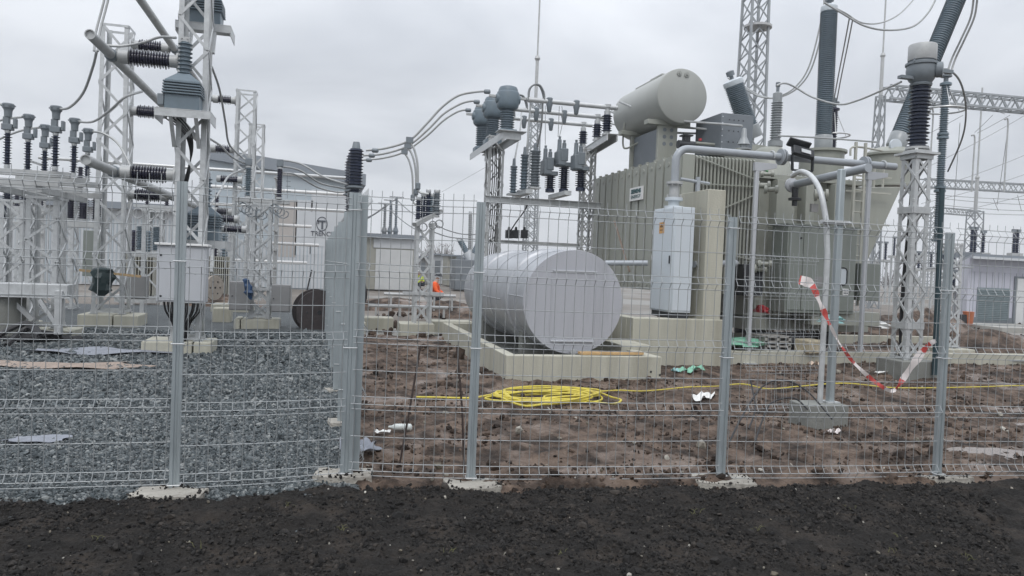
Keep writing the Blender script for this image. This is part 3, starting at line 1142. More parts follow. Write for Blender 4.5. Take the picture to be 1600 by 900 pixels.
def insul(root, p, ax, L, rc, rs, pitch, m, n=14, alt=.8, cap0=.06, cap1=.06, rcap=None, capm=None):
    """an insulator part with its end fittings as sub-parts"""
    p, ax = V(p), V(ax).normalized()
    o = MB().lathe(p + ax * cap0, ax, shed_prof(L - cap0 - cap1, rc, rs, pitch, alt), n).build('insulator', m, root, ang=50)
    rcap = rcap or rc * 1.25
    for q, h in ((p, cap0), (p + ax * (L - cap1), cap1)):
        if h > 0:
            MB().lathe(q, ax, [(rcap * .9, 0), (rcap, h * .15), (rcap, h * .85), (rcap * .9, h)], n).build('end_cap', capm or galv, o)
    return o


# --- column A with the dark transformers
Apos = P(301, 250, 12.1)
AX, AY, AW = Apos.x, Apos.y, .44
colA = thing('lattice_column', (AX, AY, 0), 'tall galvanised lattice column carrying slate grey finned transformers over the gravel', 'lattice column', 'lattice columns in the left yard')
lattice_parts(colA, AX, AY, .24, 6.9, AW, AW, 13, .075, .045)
fp = G(284, 560)
footing(colA, AX - .10, AY - .0, 1.02, .78, .25, .73)
Bpos = P(181, 200, 16.1)
BX, BY, BW = Bpos.x, Bpos.y, .56
colB = thing('lattice_column', (BX, BY, 0), 'galvanised lattice column left of the tall one, three dark insulators on its right', 'lattice column', 'lattice columns in the left yard')
bt = P(184, 41, 16.0).z
lattice_parts(colB, BX, BY, .30, bt, BW + .06, BW - .04, 10, .08, .05)
footing(colB, BX + .05, BY, 1.15, .95, .29, .58)
Cpos = P(383, 250, 21.6)
CX, CY = Cpos.x, Cpos.y
colC = thing('lattice_column', (CX, CY, 0), 'slim lattice column standing before the hall roof edge', 'lattice column', 'lattice columns in the left yard')
lattice_parts(colC, CX, CY, .25, P(380, 143, 21.6).z, .60, .52, 12, .07, .045)
footing(colC, CX - .2, CY, 1.1, .9, .25)
C2 = P(400, 260, 26.5)
colC2 = thing('lattice_column', (C2.x, C2.y, 0), 'farther shorter lattice column peeking right behind the slim one', 'lattice column', 'lattice columns in the left yard')
lattice_parts(colC2, C2.x, C2.y, .1, P(399, 195, 26.5).z, .58, .5, 11, .07, .045)

# --- pipe busbars running back through the columns
t1 = P(184, 96, 12.05)
t2 = P(187, 272, 12.05)
t3 = P(269, 71, 16.1)
TUB = []
YN = P(140, 55, 10.6).y
TX = [((t1.x, t1.z), YN, 'lower'), ((t2.x, t2.z), P(130, 255, 10.3).y, ''), ((t3.x, t3.z), YN - .2, '')]
labs = ['grey pipe busbar with open near end high beside the tall column', 'grey pipe busbar low down, its open end left of the second column', 'grey pipe busbar rising past the top of the picture']
for ((x, z), yn, _), lab in zip(TX, labs):
    b = MB()
    b.lathe((x, yn, z), (0, 1, 0), [(.058, .03), (.058, .0), (.072, 0), (.072, CY - yn + .2), (.05, CY - yn + .2)], 18)
    TUB.append(tag(b.build('pipe_busbar', alu_old), lab, 'busbar', 'pipe busbars over the left yard'))


def held(xtube, ztube, ycol, xcol_face, col_name, lab):
    s = 1 if xcol_face > xtube else -1
    L = abs(xcol_face - xtube)
    p0 = V((xtube, ycol, ztube))
    root = thing('post_insulator', (xcol_face, ycol, ztube), lab, 'insulator', 'level insulators on the lattice columns')
    ax = V((s, 0, 0))
    # clamp round the pipe
    MB().lathe(p0 - V((0, .07, 0)), (0, 1, 0), [(.075, 0), (.095, .02), (.095, .12), (.075, .14)], 14).build('pipe_clamp', ct_mid, root)
    MB().lathe(p0 + ax * .08, ax, [(.06, 0), (.115, .03), (.115, .17), (.06, .19)], 16).build('end_fitting', galv_old, root)
    MB().lathe(p0 + ax * .27, ax, shed_prof(L - .27 - .13, .082, .142, .042, .75), 18).build('shed_stack', ins_dark, root, ang=50)
    MB().lathe(p0 + ax * (L - .13), ax, [(.10, 0), (.10, .10), (.14, .10), (.14, .13)], 16).build('base_flange', galv_old, root)
    return root


zoff = {0: t1.z, 1: t2.z, 2: t3.z}
fA = AX - AW / 2
held(t1.x, t1.z, AY - .12, fA, 'A', 'big level dark insulator joining the high pipe to the tall column')
held(t2.x, t2.z, AY - .12, fA, 'A', 'big level dark insulator joining the low pipe to the tall column')
held(t3.x, t3.z, AY - .12, fA, 'A', 'level insulator holding the topmost pipe beside the tall column')
fB = BX + BW / 2
held(t3.x, t3.z, BY, fB, 'B', 'topmost level insulator on the second lattice column')
held(t1.x, t1.z, BY, fB, 'B', 'middle level insulator on the second lattice column')
held(t2.x, t2.z, BY, fB, 'B', 'lowest level insulator on the second lattice column')
fC = CX - .29
held(t3.x, t3.z, CY, fC, 'C', 'top level insulator on the slim column before the hall')
held(t1.x, t1.z, CY, fC, 'C', 'second level insulator on the slim column before the hall')
held(t2.x, t2.z, CY, fC, 'C', 'lower level insulator on the slim column before the hall')
for (x, y, d) in ((335, 342, 20.8), (345, 356, 21.8), (362, 279, 24)):
    pass


# --- finned voltage transformers on brackets of the tall column
def vt(cx, cy, z, lab, sc=1.0, flip=1):
    root = thing('voltage_transformer', (cx, cy, z), lab, 'transformer', 'finned voltage transformers on the tall column')
    w = .50 * sc
    MB().box((cx, cy, z + .115), (w, w * .8, .23)).build('casing', ct_m, root, bevel=.012)
    mb = MB()
    for k in range(5):
        zz = z + .24 + k * .042
        mb.box((cx, cy, zz), (w * (1.12 - .012 * k), w * .95, .022))
        mb.box((cx, cy, zz + .022), (w * .98, w * .78, .024))
    mb.build('rib_stack', ct_m, root, bevel=.004)
    zt = z + .24 + 5 * .042
    a, c = w * .5, w * .38
    vs = [(cx - a, cy - c, zt - .01), (cx + a, cy - c, zt - .01), (cx + a, cy + c, zt - .01), (cx - a, cy + c, zt - .01), (cx - .09, cy - .09, zt + .12), (cx + .09, cy - .09, zt + .12), (cx + .09, cy + .09, zt + .12), (cx - .09, cy + .09, zt + .12)]
    MB().add(vs, [(0, 1, 5, 4), (1, 2, 6, 5), (2, 3, 7, 6), (3, 0, 4, 7), (4, 5, 6, 7), (3, 2, 1, 0)]).build('shoulder', ct_m, root)
    MB().lathe((cx, cy, zt + .11), (0, 0, 1), shed_prof(.51, .075, .108, .062), 18).build('insulator', ct_m, root, ang=50)
    zq = zt + .62
    mb = MB().box((cx, cy, zq + .03), (.13, .10, .09))
    mb.lathe((cx - .05, cy - .05, zq + .05), (0, -1, 0), [(.014, 0), (.014, .02)], 6)
    mb.lathe((cx + .035, cy - .05, zq + .05), (0, -1, 0), [(.014, 0), (.014, .02)], 6)
    mb.lathe((cx - .05, cy - .05, zq + .005), (0, -1, 0), [(.014, 0), (.014, .02)], 6)
    mb.lathe((cx + .035, cy - .05, zq + .005), (0, -1, 0), [(.014, 0), (.014, .02)], 6)
    mb.build('terminal', galv_old, root)
    MB().box((cx - w * .5 - .05, cy - w * .28, z + .13), (.09, .14, .17)).build('terminal_box', ct_mid, root, bevel=.01)
    return root


def bracket(cx, cy, z, w, dpt, yj):
    """channel frame bolted to the column and reaching out to carry a transformer"""
    mb = MB()
    mb.box((cx, cy, z - .006), (w, dpt, .012))
    mb.box((cx, cy - dpt / 2 + .006, z - .07), (w, .010, .11))
    mb.box((cx - w / 2 + .006, cy, z - .09), (.010, dpt - .03, .15))
    mb.box((cx + w / 2 - .006, cy, z - .09), (.010, dpt - .03, .15))
    mb.bar((cx - .18, cy - dpt * .42, z - .1), (cx - .18, yj, z - .52), .05, .05)
    mb.bar((cx + .18, cy - dpt * .42, z - .1), (cx + .18, yj, z - .52), .05, .05)
    return mb


v1 = P(287, 175, 11.72)
bracket(v1.x + .03, v1.y + .05, v1.z, .80, .62, AY - AW / 2).build('bracket', galv, colA, smooth=False)
vt(v1.x, v1.y, v1.z + .004, 'slate grey finned transformer on the near bracket of the tall column')
v2 = P(322, 44, 12.75)
bracket(v2.x, v2.y, v2.z, .86, .62, AY + AW / 2).build('bracket', galv, colA, smooth=False)
vt(v2.x, v2.y, v2.z + .004, 'slate grey finned transformer high behind the tall column, cut by the picture edge')
v3 = P(319, 376, 12.72)
bracket(v3.x, v3.y, v3.z, .80, .62, AY + AW / 2).build('bracket', galv, colA, smooth=False)
vt(v3.x, v3.y, v3.z + .004, 'slate grey finned transformer low behind the tall column above the cabinet')
# cables run down inside the column
mb = MB()
for k in range(5):
    pts = [(258 + 6 * k, 184, 11.8), (286 + 3 * k, 206, 11.95), (297 + k, 235, 12.1), (296 - k, 270, 12.1), (291 - k, 300, 12.1), (287, 385, 12.0)]
    mb.tube(spline([P(*q) for q in pts], 5), .011, 5)
mb.build('cable_run', black_m, colA)

# --- grey cabinet hung on the column
cc = P(286, 428, 11.55)
cabA = thing('control_cabinet', (cc.x, cc.y, cc.z - .44), 'pale grey control cabinet hung on the tall column with black cables beneath', 'cabinet')
MB().box(cc, (.70, .30, .86)).build('housing', cab_m, cabA, bevel=.01)
MB().box((cc.x, cc.y - .157, cc.z - .005), (.655, .012, .80)).build('door', cab_m, cabA, bevel=.004)
MB().box((cc.x, cc.y - .01, cc.z + .45), (.76, .38, .035)).build('rain_hood', white_m, cabA, bevel=.006)
MB().lathe((cc.x - .29, cc.y - .163, cc.z + .28), (0, -1, 0), [(.016, 0), (.016, .012), (.008, .02)], 10).build('lock', black_pl, cabA)
MB().lathe((cc.x - .28, cc.y - .163, cc.z - .34), (0, -1, 0), [(.016, 0), (.016, .012), (.008, .02)], 10).build('lock', black_pl, cabA)
mb = MB()
for k in range(13):
    x0 = cc.x - .28 + .047 * k + random.uniform(-.01, .01)
    y0 = cc.y + random.uniform(-.08, .1)
    mb.tube(spline([V((x0, y0, cc.z - .42)), V((x0 + (cc.x - x0) * .1, y0, cc.z - .58)), V((cc.x + (x0 - cc.x) * .45 - .02, cc.y + .1, cc.z - .78)), V((cc.x + (x0 - cc.x) * .22 - .03, cc.y + .2, .26))], 5), random.uniform(.010, .017), 5)
mb.build('cable_tails', black_m, cabA)

# --- dark green wrapped bundle on column B
gb = P(160, 441, 15.55)
mb = MB()
ring = []
prof = [(-.30, .03), (-.20, .12), (-.16, .17), (-.02, .16), (.1, .19), (.2, .16), (.27, .17), (.30, .10), (.31, .03)]
vs, fs = [], []
n = 12
for (z, r) in prof:
    for j in range(n):
        a = 2 * math.pi * j / n
        rr = r * (1 + .22 * math.sin(3 * a + z * 14) + .18 * math.sin(5 * a - z * 25) + random.uniform(-.12, .12))
        vs.append((gb.x + math.cos(a) * rr * 1.15 + z * .05, gb.y + math.sin(a) * rr * .7, gb.z + z))
for i in range(len(prof) - 1):
    for j in range(n):
        fs.append((i * n + j, i * n + (j + 1) % n, (i + 1) * n + (j + 1) % n, (i + 1) * n + j))
fs += [tuple(range(n)), tuple(range((len(prof) - 1) * n, len(prof) * n))]
tag(MB().add(vs, fs).build('wrapped_bundle', tarp_g, ang=20), 'dark green tarp bundle tied to the second lattice column', 'bundle')
bp_ = P(152, 424, 15.5)
tag(MB().bar(P(124, 422, 15.6), P(220, 432, 15.6), .03, .05).build('timber_batten', wood), 'thin timber batten laid across the second lattice column', 'batten')


def drive_box(px, py, d, w, h, dp, lab, hd=True):
    c = P(px, py, d)
    root = thing('drive_box', (c.x, c.y, c.z - h / 2), lab, 'box', 'grey drive boxes on the yard supports')
    MB().box(c, (w, dp, h)).build('housing', mvbox, root, bevel=.008)
    MB().box((c.x, c.y - dp / 2 - .006, c.z), (w * .9, .012, h * .92)).build('door', mvbox, root, bevel=.003)
    MB().lathe((c.x - w * .36, c.y - dp / 2 - .012, c.z), (0, -1, 0), [(.014, 0), (.014, .03), (.006, .035)], 8).build('handle', black_pl, root)
    return root


drive_box(214, 449, 17.5, .46, .54, .3, 'grey drive box right of the green bundle')
drive_box(377, 462, 16.4, .46, .62, .35, 'left grey drive box beside the blue tarp')
drive_box(439, 466, 16.6, .40, .60, .35, 'right grey drive box nearest the dark cable drum')

# blue tarp
bt_ = P(388, 452, 16.0)
vs, fs = [], []
prof = [(-.26, .03), (-.18, .06), (-.08, .14), (-.02, .10), (.08, .12), (.14, .08), (.24, .10), (.27, .04)]
for (z, r) in prof:
    for j in range(n):
        a = 2 * math.pi * j / n
        rr = r * (1 + .25 * math.sin(3 * a + z * 17) + random.uniform(-.2, .2))
        vs.append((bt_.x + math.cos(a) * rr * .7 - z * .2, bt_.y + math.sin(a) * rr * .6, bt_.z + z * .85))
for i in range(len(prof) - 1):
    for j in range(n):
        fs.append((i * n + j, i * n + (j + 1) % n, (i + 1) * n + (j + 1) % n, (i + 1) * n + j))
fs += [tuple(range(n)), tuple(range((len(prof) - 1) * n, len(prof) * n))]
tag(MB().add(vs, fs).build('blue_tarp', tarp_b, ang=20), 'blue tarp bundle hanging by the left grey drive box', 'tarp')

# --- breaker stand D (insulators on a beam, spirals below)
D = P(408, 420, 16.8)
colD = thing('breaker_stand', (D.x, D.y, 0), 'lattice breaker stand with twin dark insulators and coiled springs before the hall', 'breaker stand')
dz = P(408, 318, 16.8).z
lattice_parts(colD, D.x, D.y, .26, dz, .44, .40, 7, .07, .045, xb=True)
footing(colD, D.x - .03, D.y, .95, .75, .26, .14)
MB().box((D.x, D.y - .1, dz + .05), (1.15, .16, .1)).build('top_beam', galv_old, colD, bevel=.006)
for px in (387, 436):
    q = P(px, 312, 16.7)
    o = insul(colD, (q.x, q.y, dz + .1), (0, 0, 1), .72, .05, .085 if px == 387 else .07, .04, ins_grey if px == 387 else ins_dark, cap0=.05, cap1=.05)
    MB().box((q.x, q.y, dz + .90), (.14, .14, .17)).build('head', ct_mid, colD, bevel=.015)
    mb = MB()
    pts = [V((q.x - .12 + .02 * k * .5 + .11 * math.cos(k * .8), q.y - .02 - .01 * k, dz - .1 + .10 * math.sin(k * .8) - .006 * k)) for k in range(26)]
    mb.tube(pts, .012, 5)
    mb.build('coil_spring', ct_mid, colD)
    if px == 387:
        pts = [p_ + V((.22, 0, -.04)) for p_ in pts]
        MB().tube(pts, .012, 5).build('coil_spring', ct_mid, colD)
mb = MB()
for k in range(4):
    q = P(447, 275 + 8 * k, 16.7)
    mb.bar(q, q + V((.1, 0, 0)), .015, .015)
mb.bar(P(449, 270, 16.7), P(449, 310, 16.7), .012, .012)
mb.build('arcing_comb', ct_mid, colD)
MB().box((D.x + .02, D.y - .24, P(408, 452, 16.6).z), (1.0, .05, .05)).build('rail', galv, colD)

# --- disconnector row at the far left
def disc_pole(pxa, pya, pxb, pyb, d, lab, scale=1.0):
    a = P(pxa, pya, d)
    b_ = P(pxb, pyb, d)
    zb = P(60, 272, 13.3).z
    root = thing('disconnector_pole', ((a.x + b_.x) / 2, a.y, zb), lab, 'disconnector', 'disconnector poles on the left frame')
    for q, s in ((a, 0), (b_, 1)):
        h = q.z - zb
        o = insul(root, (q.x, q.y, zb), (0, 0, 1), h - .42, .036, .07, .045, ins_navy if s == 0 else ins_navy, n=12, cap0=.07, cap1=.05, alt=.6)
        z1 = zb + h - .42
        mb = MB().box((q.x, q.y, z1 + .05), (.16, .13, .10)).box((q.x + .11, q.y, z1 + .12), (.045, .10, .16)).box((q.x - .02, q.y, z1 + .15), (.09, .09, .14))
        mb.build('contact_block', ct_mid, root, bevel=.008)
        mb = MB()
        zq = z1 + .22
        mb.lathe((q.x, q.y, zq), (0, 0, 1), [(.058, 0), (.062, .10), (.072, .13), (.09, .15), (.093, .21), (.08, .225)], 14)
        for k in range(6):
            an = k * math.pi / 3
            mb.lathe((q.x + .09 * math.cos(an), q.y + .09 * math.sin(an), zq + .185), (math.cos(an), math.sin(an), 0), [(.013, 0), (.013, .02)], 6)
        mb.build('terminal_head', ct_mid, root)
    MB().box(((a.x + b_.x) / 2, a.y, zb - .05), (abs(b_.x - a.x) + .35, .11, .10)).build('base_beam', galv_old, root, bevel=.004)
    return root


disc_pole(13, 164, 88, 168, 12.6, 'nearest disconnector pole with thick grey terminal heads')
disc_pole(45, 181, 117, 187, 13.5, 'middle disconnector pole with thick grey terminal heads')
disc_pole(71, 197, 138, 203, 14.3, 'farthest disconnector pole with thick grey terminal heads')
fr = P(60, 276, 13.3)
frm = thing('support_gantry', (fr.x, fr.y, 0), 'steel beam frame on lattice legs under the disconnector poles', 'gantry')
xa, xb_ = P(0, 270, 13.3).x, P(118, 275, 13.3).x
ya, yb = P(60, 270, 12.4).y, P(60, 270, 14.6).y
mb = MB()
zb = fr.z - .12
for y_ in (ya, (ya + yb) / 2, yb):
    mb.box(((xa + xb_) / 2 + (y_ - fr.y) * .0, y_, zb - .07), (xb_ - xa, .09, .10))
for x_ in (xa + .3, xb_ - .3):
    mb.box((x_, (ya + yb) / 2, zb - .17), (.09, yb - ya, .10))
mb.build('beam_grid', galv_old, frm, smooth=False)
for (px, d, w) in ((72, 13.4, .50), (24, 14.6, .42)):
    q = P(px, 400, d)
    z1 = zb - .23
    lattice_parts(frm, q.x, q.y, .22, z1, w, w, 6, .075, .042)
    if px == 72:
        footing(frm, q.x + .12, q.y - .05, .86, .8, .20, None)
    if px == 24:
        footing(frm, q.x, q.y, .8, .7, .18)
# linking conductors between the heads
for k, (pts, lab) in enumerate([
    ([(-40, 150, 12.6), (-8, 160, 12.6), (13, 166, 12.6)], 'stiff conductor entering the nearest left terminal head'),
    ([(-30, 196, 13.5), (10, 186, 13.5), (45, 182, 13.5)], 'stiff conductor entering the middle left terminal head'),
    ([(-20, 226, 14.3), (30, 205, 14.3), (71, 198, 14.3)], 'stiff conductor entering the farthest left terminal head'),
    ([(88, 170, 12.6), (108, 168, 12.5), (130, 145, 12.3), (145, 105, 11.9), (151, 80, 11.6)], 'thick jumper rising from the nearest right head to the high pipe'),
    ([(150, 80, 11.6), (153, 50, 11.7), (162, 15, 11.8), (172, -25, 11.9)], 'twin jumper running up from the high pipe out of the picture'),
    ([(117, 189, 13.5), (145, 190, 13.4), (172, 172, 13.2), (195, 152, 13.0), (222, 143, 13.4)], 'jumper from the middle right head up to the high pipe'),
    ([(138, 205, 14.3), (160, 208, 14.3), (182, 222, 14.3), (197, 245, 14.2), (207, 268, 14.1)], 'jumper bowing from the farthest right head down to the low pipe'),
    ([(158, 70, 11.6), (190, 72, 11.7), (225, 66, 11.75), (250, 58, 11.75), (275, 59, 11.7)], 'jumper from the high pipe to the near transformer terminal'),
]):
    cable('jumper_cable', pts, .021 if k not in (4,) else .019, lab, 'cable', m=alu_old, group='jumpers of the left yard', n=8, twin=.03 if k == 4 else 0)
for k, (pts, lab) in enumerate([
    ([(331, 105, 13), (343, 140, 14), (352, 190, 15), (358, 225, 16), (376, 244, 16.7), (385, 250, 16.7)], 'long jumper looping down from the tall column to the breaker stand'),
    ([(325, 215, 13), (345, 228, 14.5), (362, 245, 16), (383, 256, 16.7)], 'shorter jumper sagging from the tall column to the breaker stand'),
    ([(325, 325, 14), (343, 300, 15), (358, 275, 16), (383, 264, 16.7)], 'jumper rising from behind the column to the breaker stand'),
    ([(440, 250, 16.7), (470, 256, 16.7), (505, 276, 16.8), (535, 286, 16.9), (548, 290, 17)], 'top jumper from breaker stand to the tall cable termination'),
    ([(440, 260, 16.7), (468, 266, 17), (500, 286, 17.5), (530, 293, 18), (544, 296, 18.1)], 'middle jumper from breaker stand to the tall cable termination'),
    ([(442, 270, 16.7), (462, 273, 17.4), (495, 292, 18.3), (525, 300, 19), (540, 300, 19.2)], 'bottom jumper from breaker stand to the tall cable termination'),
]):
    cable('jumper_cable', pts, .021, lab, 'cable', m=alu_old, group='jumpers before the hall', n=7)

# more apparatus between the frame and column B, farther back
def small_breaker(px, py_top, d, h, lab, dark=ins_dark, k=3, dx=.30):
    q = P(px, py_top, d)
    root = thing('breaker', (q.x, q.y, q.z - h), lab, 'breaker')
    for i in range(k):
        x = q.x + (i - (k - 1) / 2) * dx
        insul(root, (x, q.y, q.z - h), (0, 0, 1), h, .085, .135, .055, dark, n=12, cap0=.04, cap1=.05, alt=.8)
    MB().box((q.x, q.y, q.z - h - .10), (k * dx + .2, .3, .16)).build('base_beam', galv_old, root, bevel=.006)
    w = .42
    mb = MB()
    for i in (-1, 1):
        mb.box((q.x + i * w, q.y, (q.z - h - .18) / 2), (.07, .07, q.z - h - .18))
    mb.bar((q.x - w, q.y, .4), (q.x + w, q.y, q.z - h - .3), .03, .05)
    mb.bar((q.x + w, q.y - .04, .4), (q.x - w, q.y - .04, q.z - h - .3), .03, .05)
    mb.build('stand', galv, root, smooth=False)
    return root


br = small_breaker(131, 300, 18.5, .70, 'breaker with three stout black insulators behind the left frame')
MB().box(P(146, 396, 18.2), (.36, .4, 1.1)).build('mechanism_box', trafo_dk, br, bevel=.01)
# white service beam at the left edge
wb = P(52, 452, 12.6)
wbr = thing('steel_outrigger', (wb.x, wb.y, 0), 'pale hollow steel outrigger beam on slanting struts at the left edge', 'beam')
x0, x1 = P(4, 452, 12.5).x, P(104, 452, 12.5).x
MB().box(((x0 + x1) / 2, wb.y, wb.z), (x1 - x0, .42, .20)).build('beam', galv, wbr, bevel=.01)
MB().box(((x0 + x1) / 2, wb.y - .02, wb.z - .115), (x1 - x0 + .1, .52, .02)).build('bottom_flange', galv, wbr)
MB().box(((x0 + x1) / 2, wb.y - .216, wb.z), (.012, .01, .2)).build('seam_plate', galv_old, wbr)
mb = MB().bar(P(20, 470, 12.5), P(52, 500, 12.6), .09, .07).build('strut', galv_old, wbr)
mb = MB().bar(P(62, 468, 12.4), P(90, 510, 12.5), .09, .06).build('strut', galv, wbr)
q = P(92, 485, 12.5)
MB().box((q.x, q.y, (.2 + wb.z) / 2), (.11, .11, wb.z - .2)).build('post', galv, wbr, bevel=.006)
q = P(8, 490, 12.6)
MB().lathe((q.x, q.y, -.1), (0, 0, 1), [(.30, 0), (.30, wb.z)], 24).build('round_pier', conc_gr, wbr)
mb = MB()
for pts in ([(-20, 535, 11.6), (20, 512, 11.8), (40, 506, 11.9), (54, 510, 11.9), (62, 525, 11.7)], [(10, 540, 11.5), (30, 520, 11.8), (45, 512, 11.9), (56, 518, 11.8), (60, 530, 11.7)]):
    mb.tube(spline([P(*q) for q in pts], 5), .045, 8)
tag(mb.build('corrugated_hose', black_m), 'thick black hose bending out of the gravel at the left edge', 'hose')
sheet('plastic_sheet', (45, 537), (1.3, .7), .1, black_m, 'black sheeting bunched round the left footing', 'sheet', 41, .12, .10, hf=grav_h)

# cable drums
def drum(px, py, d, r, wid, yaw, lab, m, show_rim=True):
    c = P(px, py, d)
    root = thing('cable_drum', (c.x, c.y, c.z - r), lab, 'cable drum', 'cable drums in the yard')
    ax = V((math.cos(yaw), math.sin(yaw), 0))
    for s in (-1, 1):
        q = c + ax * (s * wid / 2)
        o = MB().lathe(q - ax * .025, ax, [(r * .97, 0), (r, .008), (r, .042), (r * .97, .05)], 40).build('flange', [m], root)
        mb = MB()
        mb.lathe(q + ax * (s * .027), ax * s, [(r * .10, 0), (r * .10, .006)], 14)
        for k in range(6):
            an = k * math.pi / 3
            u = V((-ax.y, ax.x, 0)) * math.cos(an) + V((0, 0, 1)) * math.sin(an)
            mb.lathe(q + u * r * .55 + ax * (s * .027), ax * s, [(.02, 0), (.02, .012)], 8)
        mb.build('hub_plate', black_pl, o)
        MB().lathe(q - ax * .028, ax, [(r * 1.012, 0), (r * 1.012, .056)], 40).build('rim_band', drum_rim if show_rim else drum_m, root)
    MB().lathe(c - ax * wid / 2, ax, [(r * .62, 0), (r * .62, wid)], 28).build('wound_cable', black_m, root)
    return root


drum(495, 487, 17.0, .50, .5, R(-78), 'dark cable drum by the side fence posts', drum_m, False)
drum(326, 449, 18.5, .30, .35, R(-35), 'small brown cable drum right of the pale cabinet', drum_br)
q = P(348, 490, 18)
tag(MB().box((q.x, q.y, .18), (.42, .4, .4)).build('concrete_block', conc, bevel=.03), 'spare cream concrete block lying left of the blue tarp', 'concrete block')
for (a, b2, lab) in (((462, 430, 20), (452, 500, 20), 'x'),):
    tag(MB().tube([P(487, 422, 19.0), P(478, 462, 18.6)], .02, 6).build('leaning_bar', black_m), 'dark bar leaning above the dark cable drum', 'bar')

# level pipe buses in front of the hall
for (x0, y0, x1, d, lab) in ((60, 246, 545, 26, 'top'), (330, 291, 548, 26.6, 'second'), (322, 318, 545, 27.2, 'third'), (425, 351, 487, 27.8, 'fourth'), (425, 380, 498, 28.4, 'fifth'), (330, 405, 480, 29, 'lowest')):
    a, b2 = P(x0, y0, d), P(x1, y0 + .069 * (x1 - x0), d + .25 * 0)
    b2 = PY(x1, y0 + .069 * (x1 - x0), a.y)
    b2.z = a.z
    tag(MB().lathe(a, b2 - a, [(.05, 0), (.06, .02), (.06, (b2 - a).length - .02), (.05, (b2 - a).length)], 10).build('pipe_busbar', white_m if y0 > 250 else alu), lab + ' of the pale level pipes crossing before the hall wall', 'busbar', 'level pipes before the hall')
for px in (432, 66):
    q = P(px, 330, 27.5)
    zt = P(px, 245 + .069 * (px - 60), 26).z
    root = thing('pipe_support', (q.x, q.y, 0), ('steel support post of the level pipes near the hall logo' if px == 432 else 'steel support post of the level pipes at the far left'), 'post')
    MB().box((q.x, q.y + .1, zt / 2), (.14, .14, zt)).build('post', galv_old, root)
    mb = MB()
    for k, yy in enumerate((246, 291, 318, 351, 380, 405)):
        zz = P(px, yy + .069 * (px - (60 if k == 0 else 330)), 26 + .6 * k).z
        mb.box((q.x, q.y - .6, zz - .1), (.08, 1.6, .06))
    mb.build('arms', galv_old, root)

# more breakers and stands seen through the left frame
br2 = small_breaker(26, 300, 19.5, .75, 'breaker with slim dark insulators at the far left edge', ins_navy, 2, .4)
br3 = small_breaker(232, 352, 23, .8, 'small breaker with two pale insulators before the cream radiators', ins_grey, 2, .45)
for (px, d, top, lab) in ((105, 19.5, 300, 'lattice leg stand behind the left frame'), (45, 21, 330, 'lower lattice stand far behind the left edge'), (245, 25, 330, 'dim lattice stand behind the pale cabinet'), (352, 28, 330, 'dim lattice stand before the hall')):
    q = P(px, top, d)
    root = thing('lattice_stand', (q.x, q.y, 0), lab, 'stand', 'lattice stands in the left background')
    lattice_parts(root, q.x, q.y, .1, q.z, .5, .45, 7, .07, .045)
    MB().box((q.x, q.y, q.z + .06), (.9, .3, .12)).build('cap_beam', galv_old, root)
    for dx in (-.3, .3):
        MB().lathe((q.x + dx, q.y, q.z + .12), (0, 0, 1), shed_prof(.55, .05, .09, .06, .8), 10).build('insulator', ins_dark, root, ang=50)

for (px0, px1, py, d, lab) in ((338, 366, 279, 21, 'level dark insulator against the hall wall, upper of three'), (334, 360, 341, 18.5, 'level dark insulator beside the low finned transformer'), (343, 372, 357, 19.5, 'level dark insulator below the one beside the low finned transformer')):
    a, b2 = P(px0, py, d), P(px1, py + 1, d)
    b2.z = a.z
    L_ = b2.x - a.x + .2
    root = thing('post_insulator', (a.x + L_, a.y, a.z), lab, 'insulator', 'level insulators on the lattice columns')
    MB().lathe((a.x + .12, a.y, a.z), (1, 0, 0), shed_prof(L_ - .24, .075, .125, .045, .75), 16).build('shed_stack', ins_dark, root, ang=50)
    MB().lathe((a.x, a.y, a.z), (1, 0, 0), [(.06, 0), (.10, .02), (.10, .12)], 14).build('end_fitting', galv_old, root)
    MB().lathe((a.x + L_ - .12, a.y, a.z), (1, 0, 0), [(.10, 0), (.10, .10), (.13, .10), (.13, .12)], 14).build('base_flange', galv_old, root)
# spring coils on a post between the two columns
q = P(226, 322, 19)
root = thing('coil_post', (q.x, q.y, 0), 'slim post with three hanging wire coils behind the second lattice column', 'post')
MB().box((q.x, q.y, q.z / 2), (.09, .09, q.z)).build('post', galv, root)
MB().box((q.x + .25, q.y, q.z), (1.0, .12, .07)).build('cross_arm', galv, root)
for k in range(3):
    c = V((q.x - .12 + .3 * k, q.y - .08, q.z - .2))
    MB().tube([c + V((.11 * math.cos(t * .55), -.004 * t, .13 * math.sin(t * .55))) for t in range(22)], .014, 5).build('wire_coil', alu_old, root)
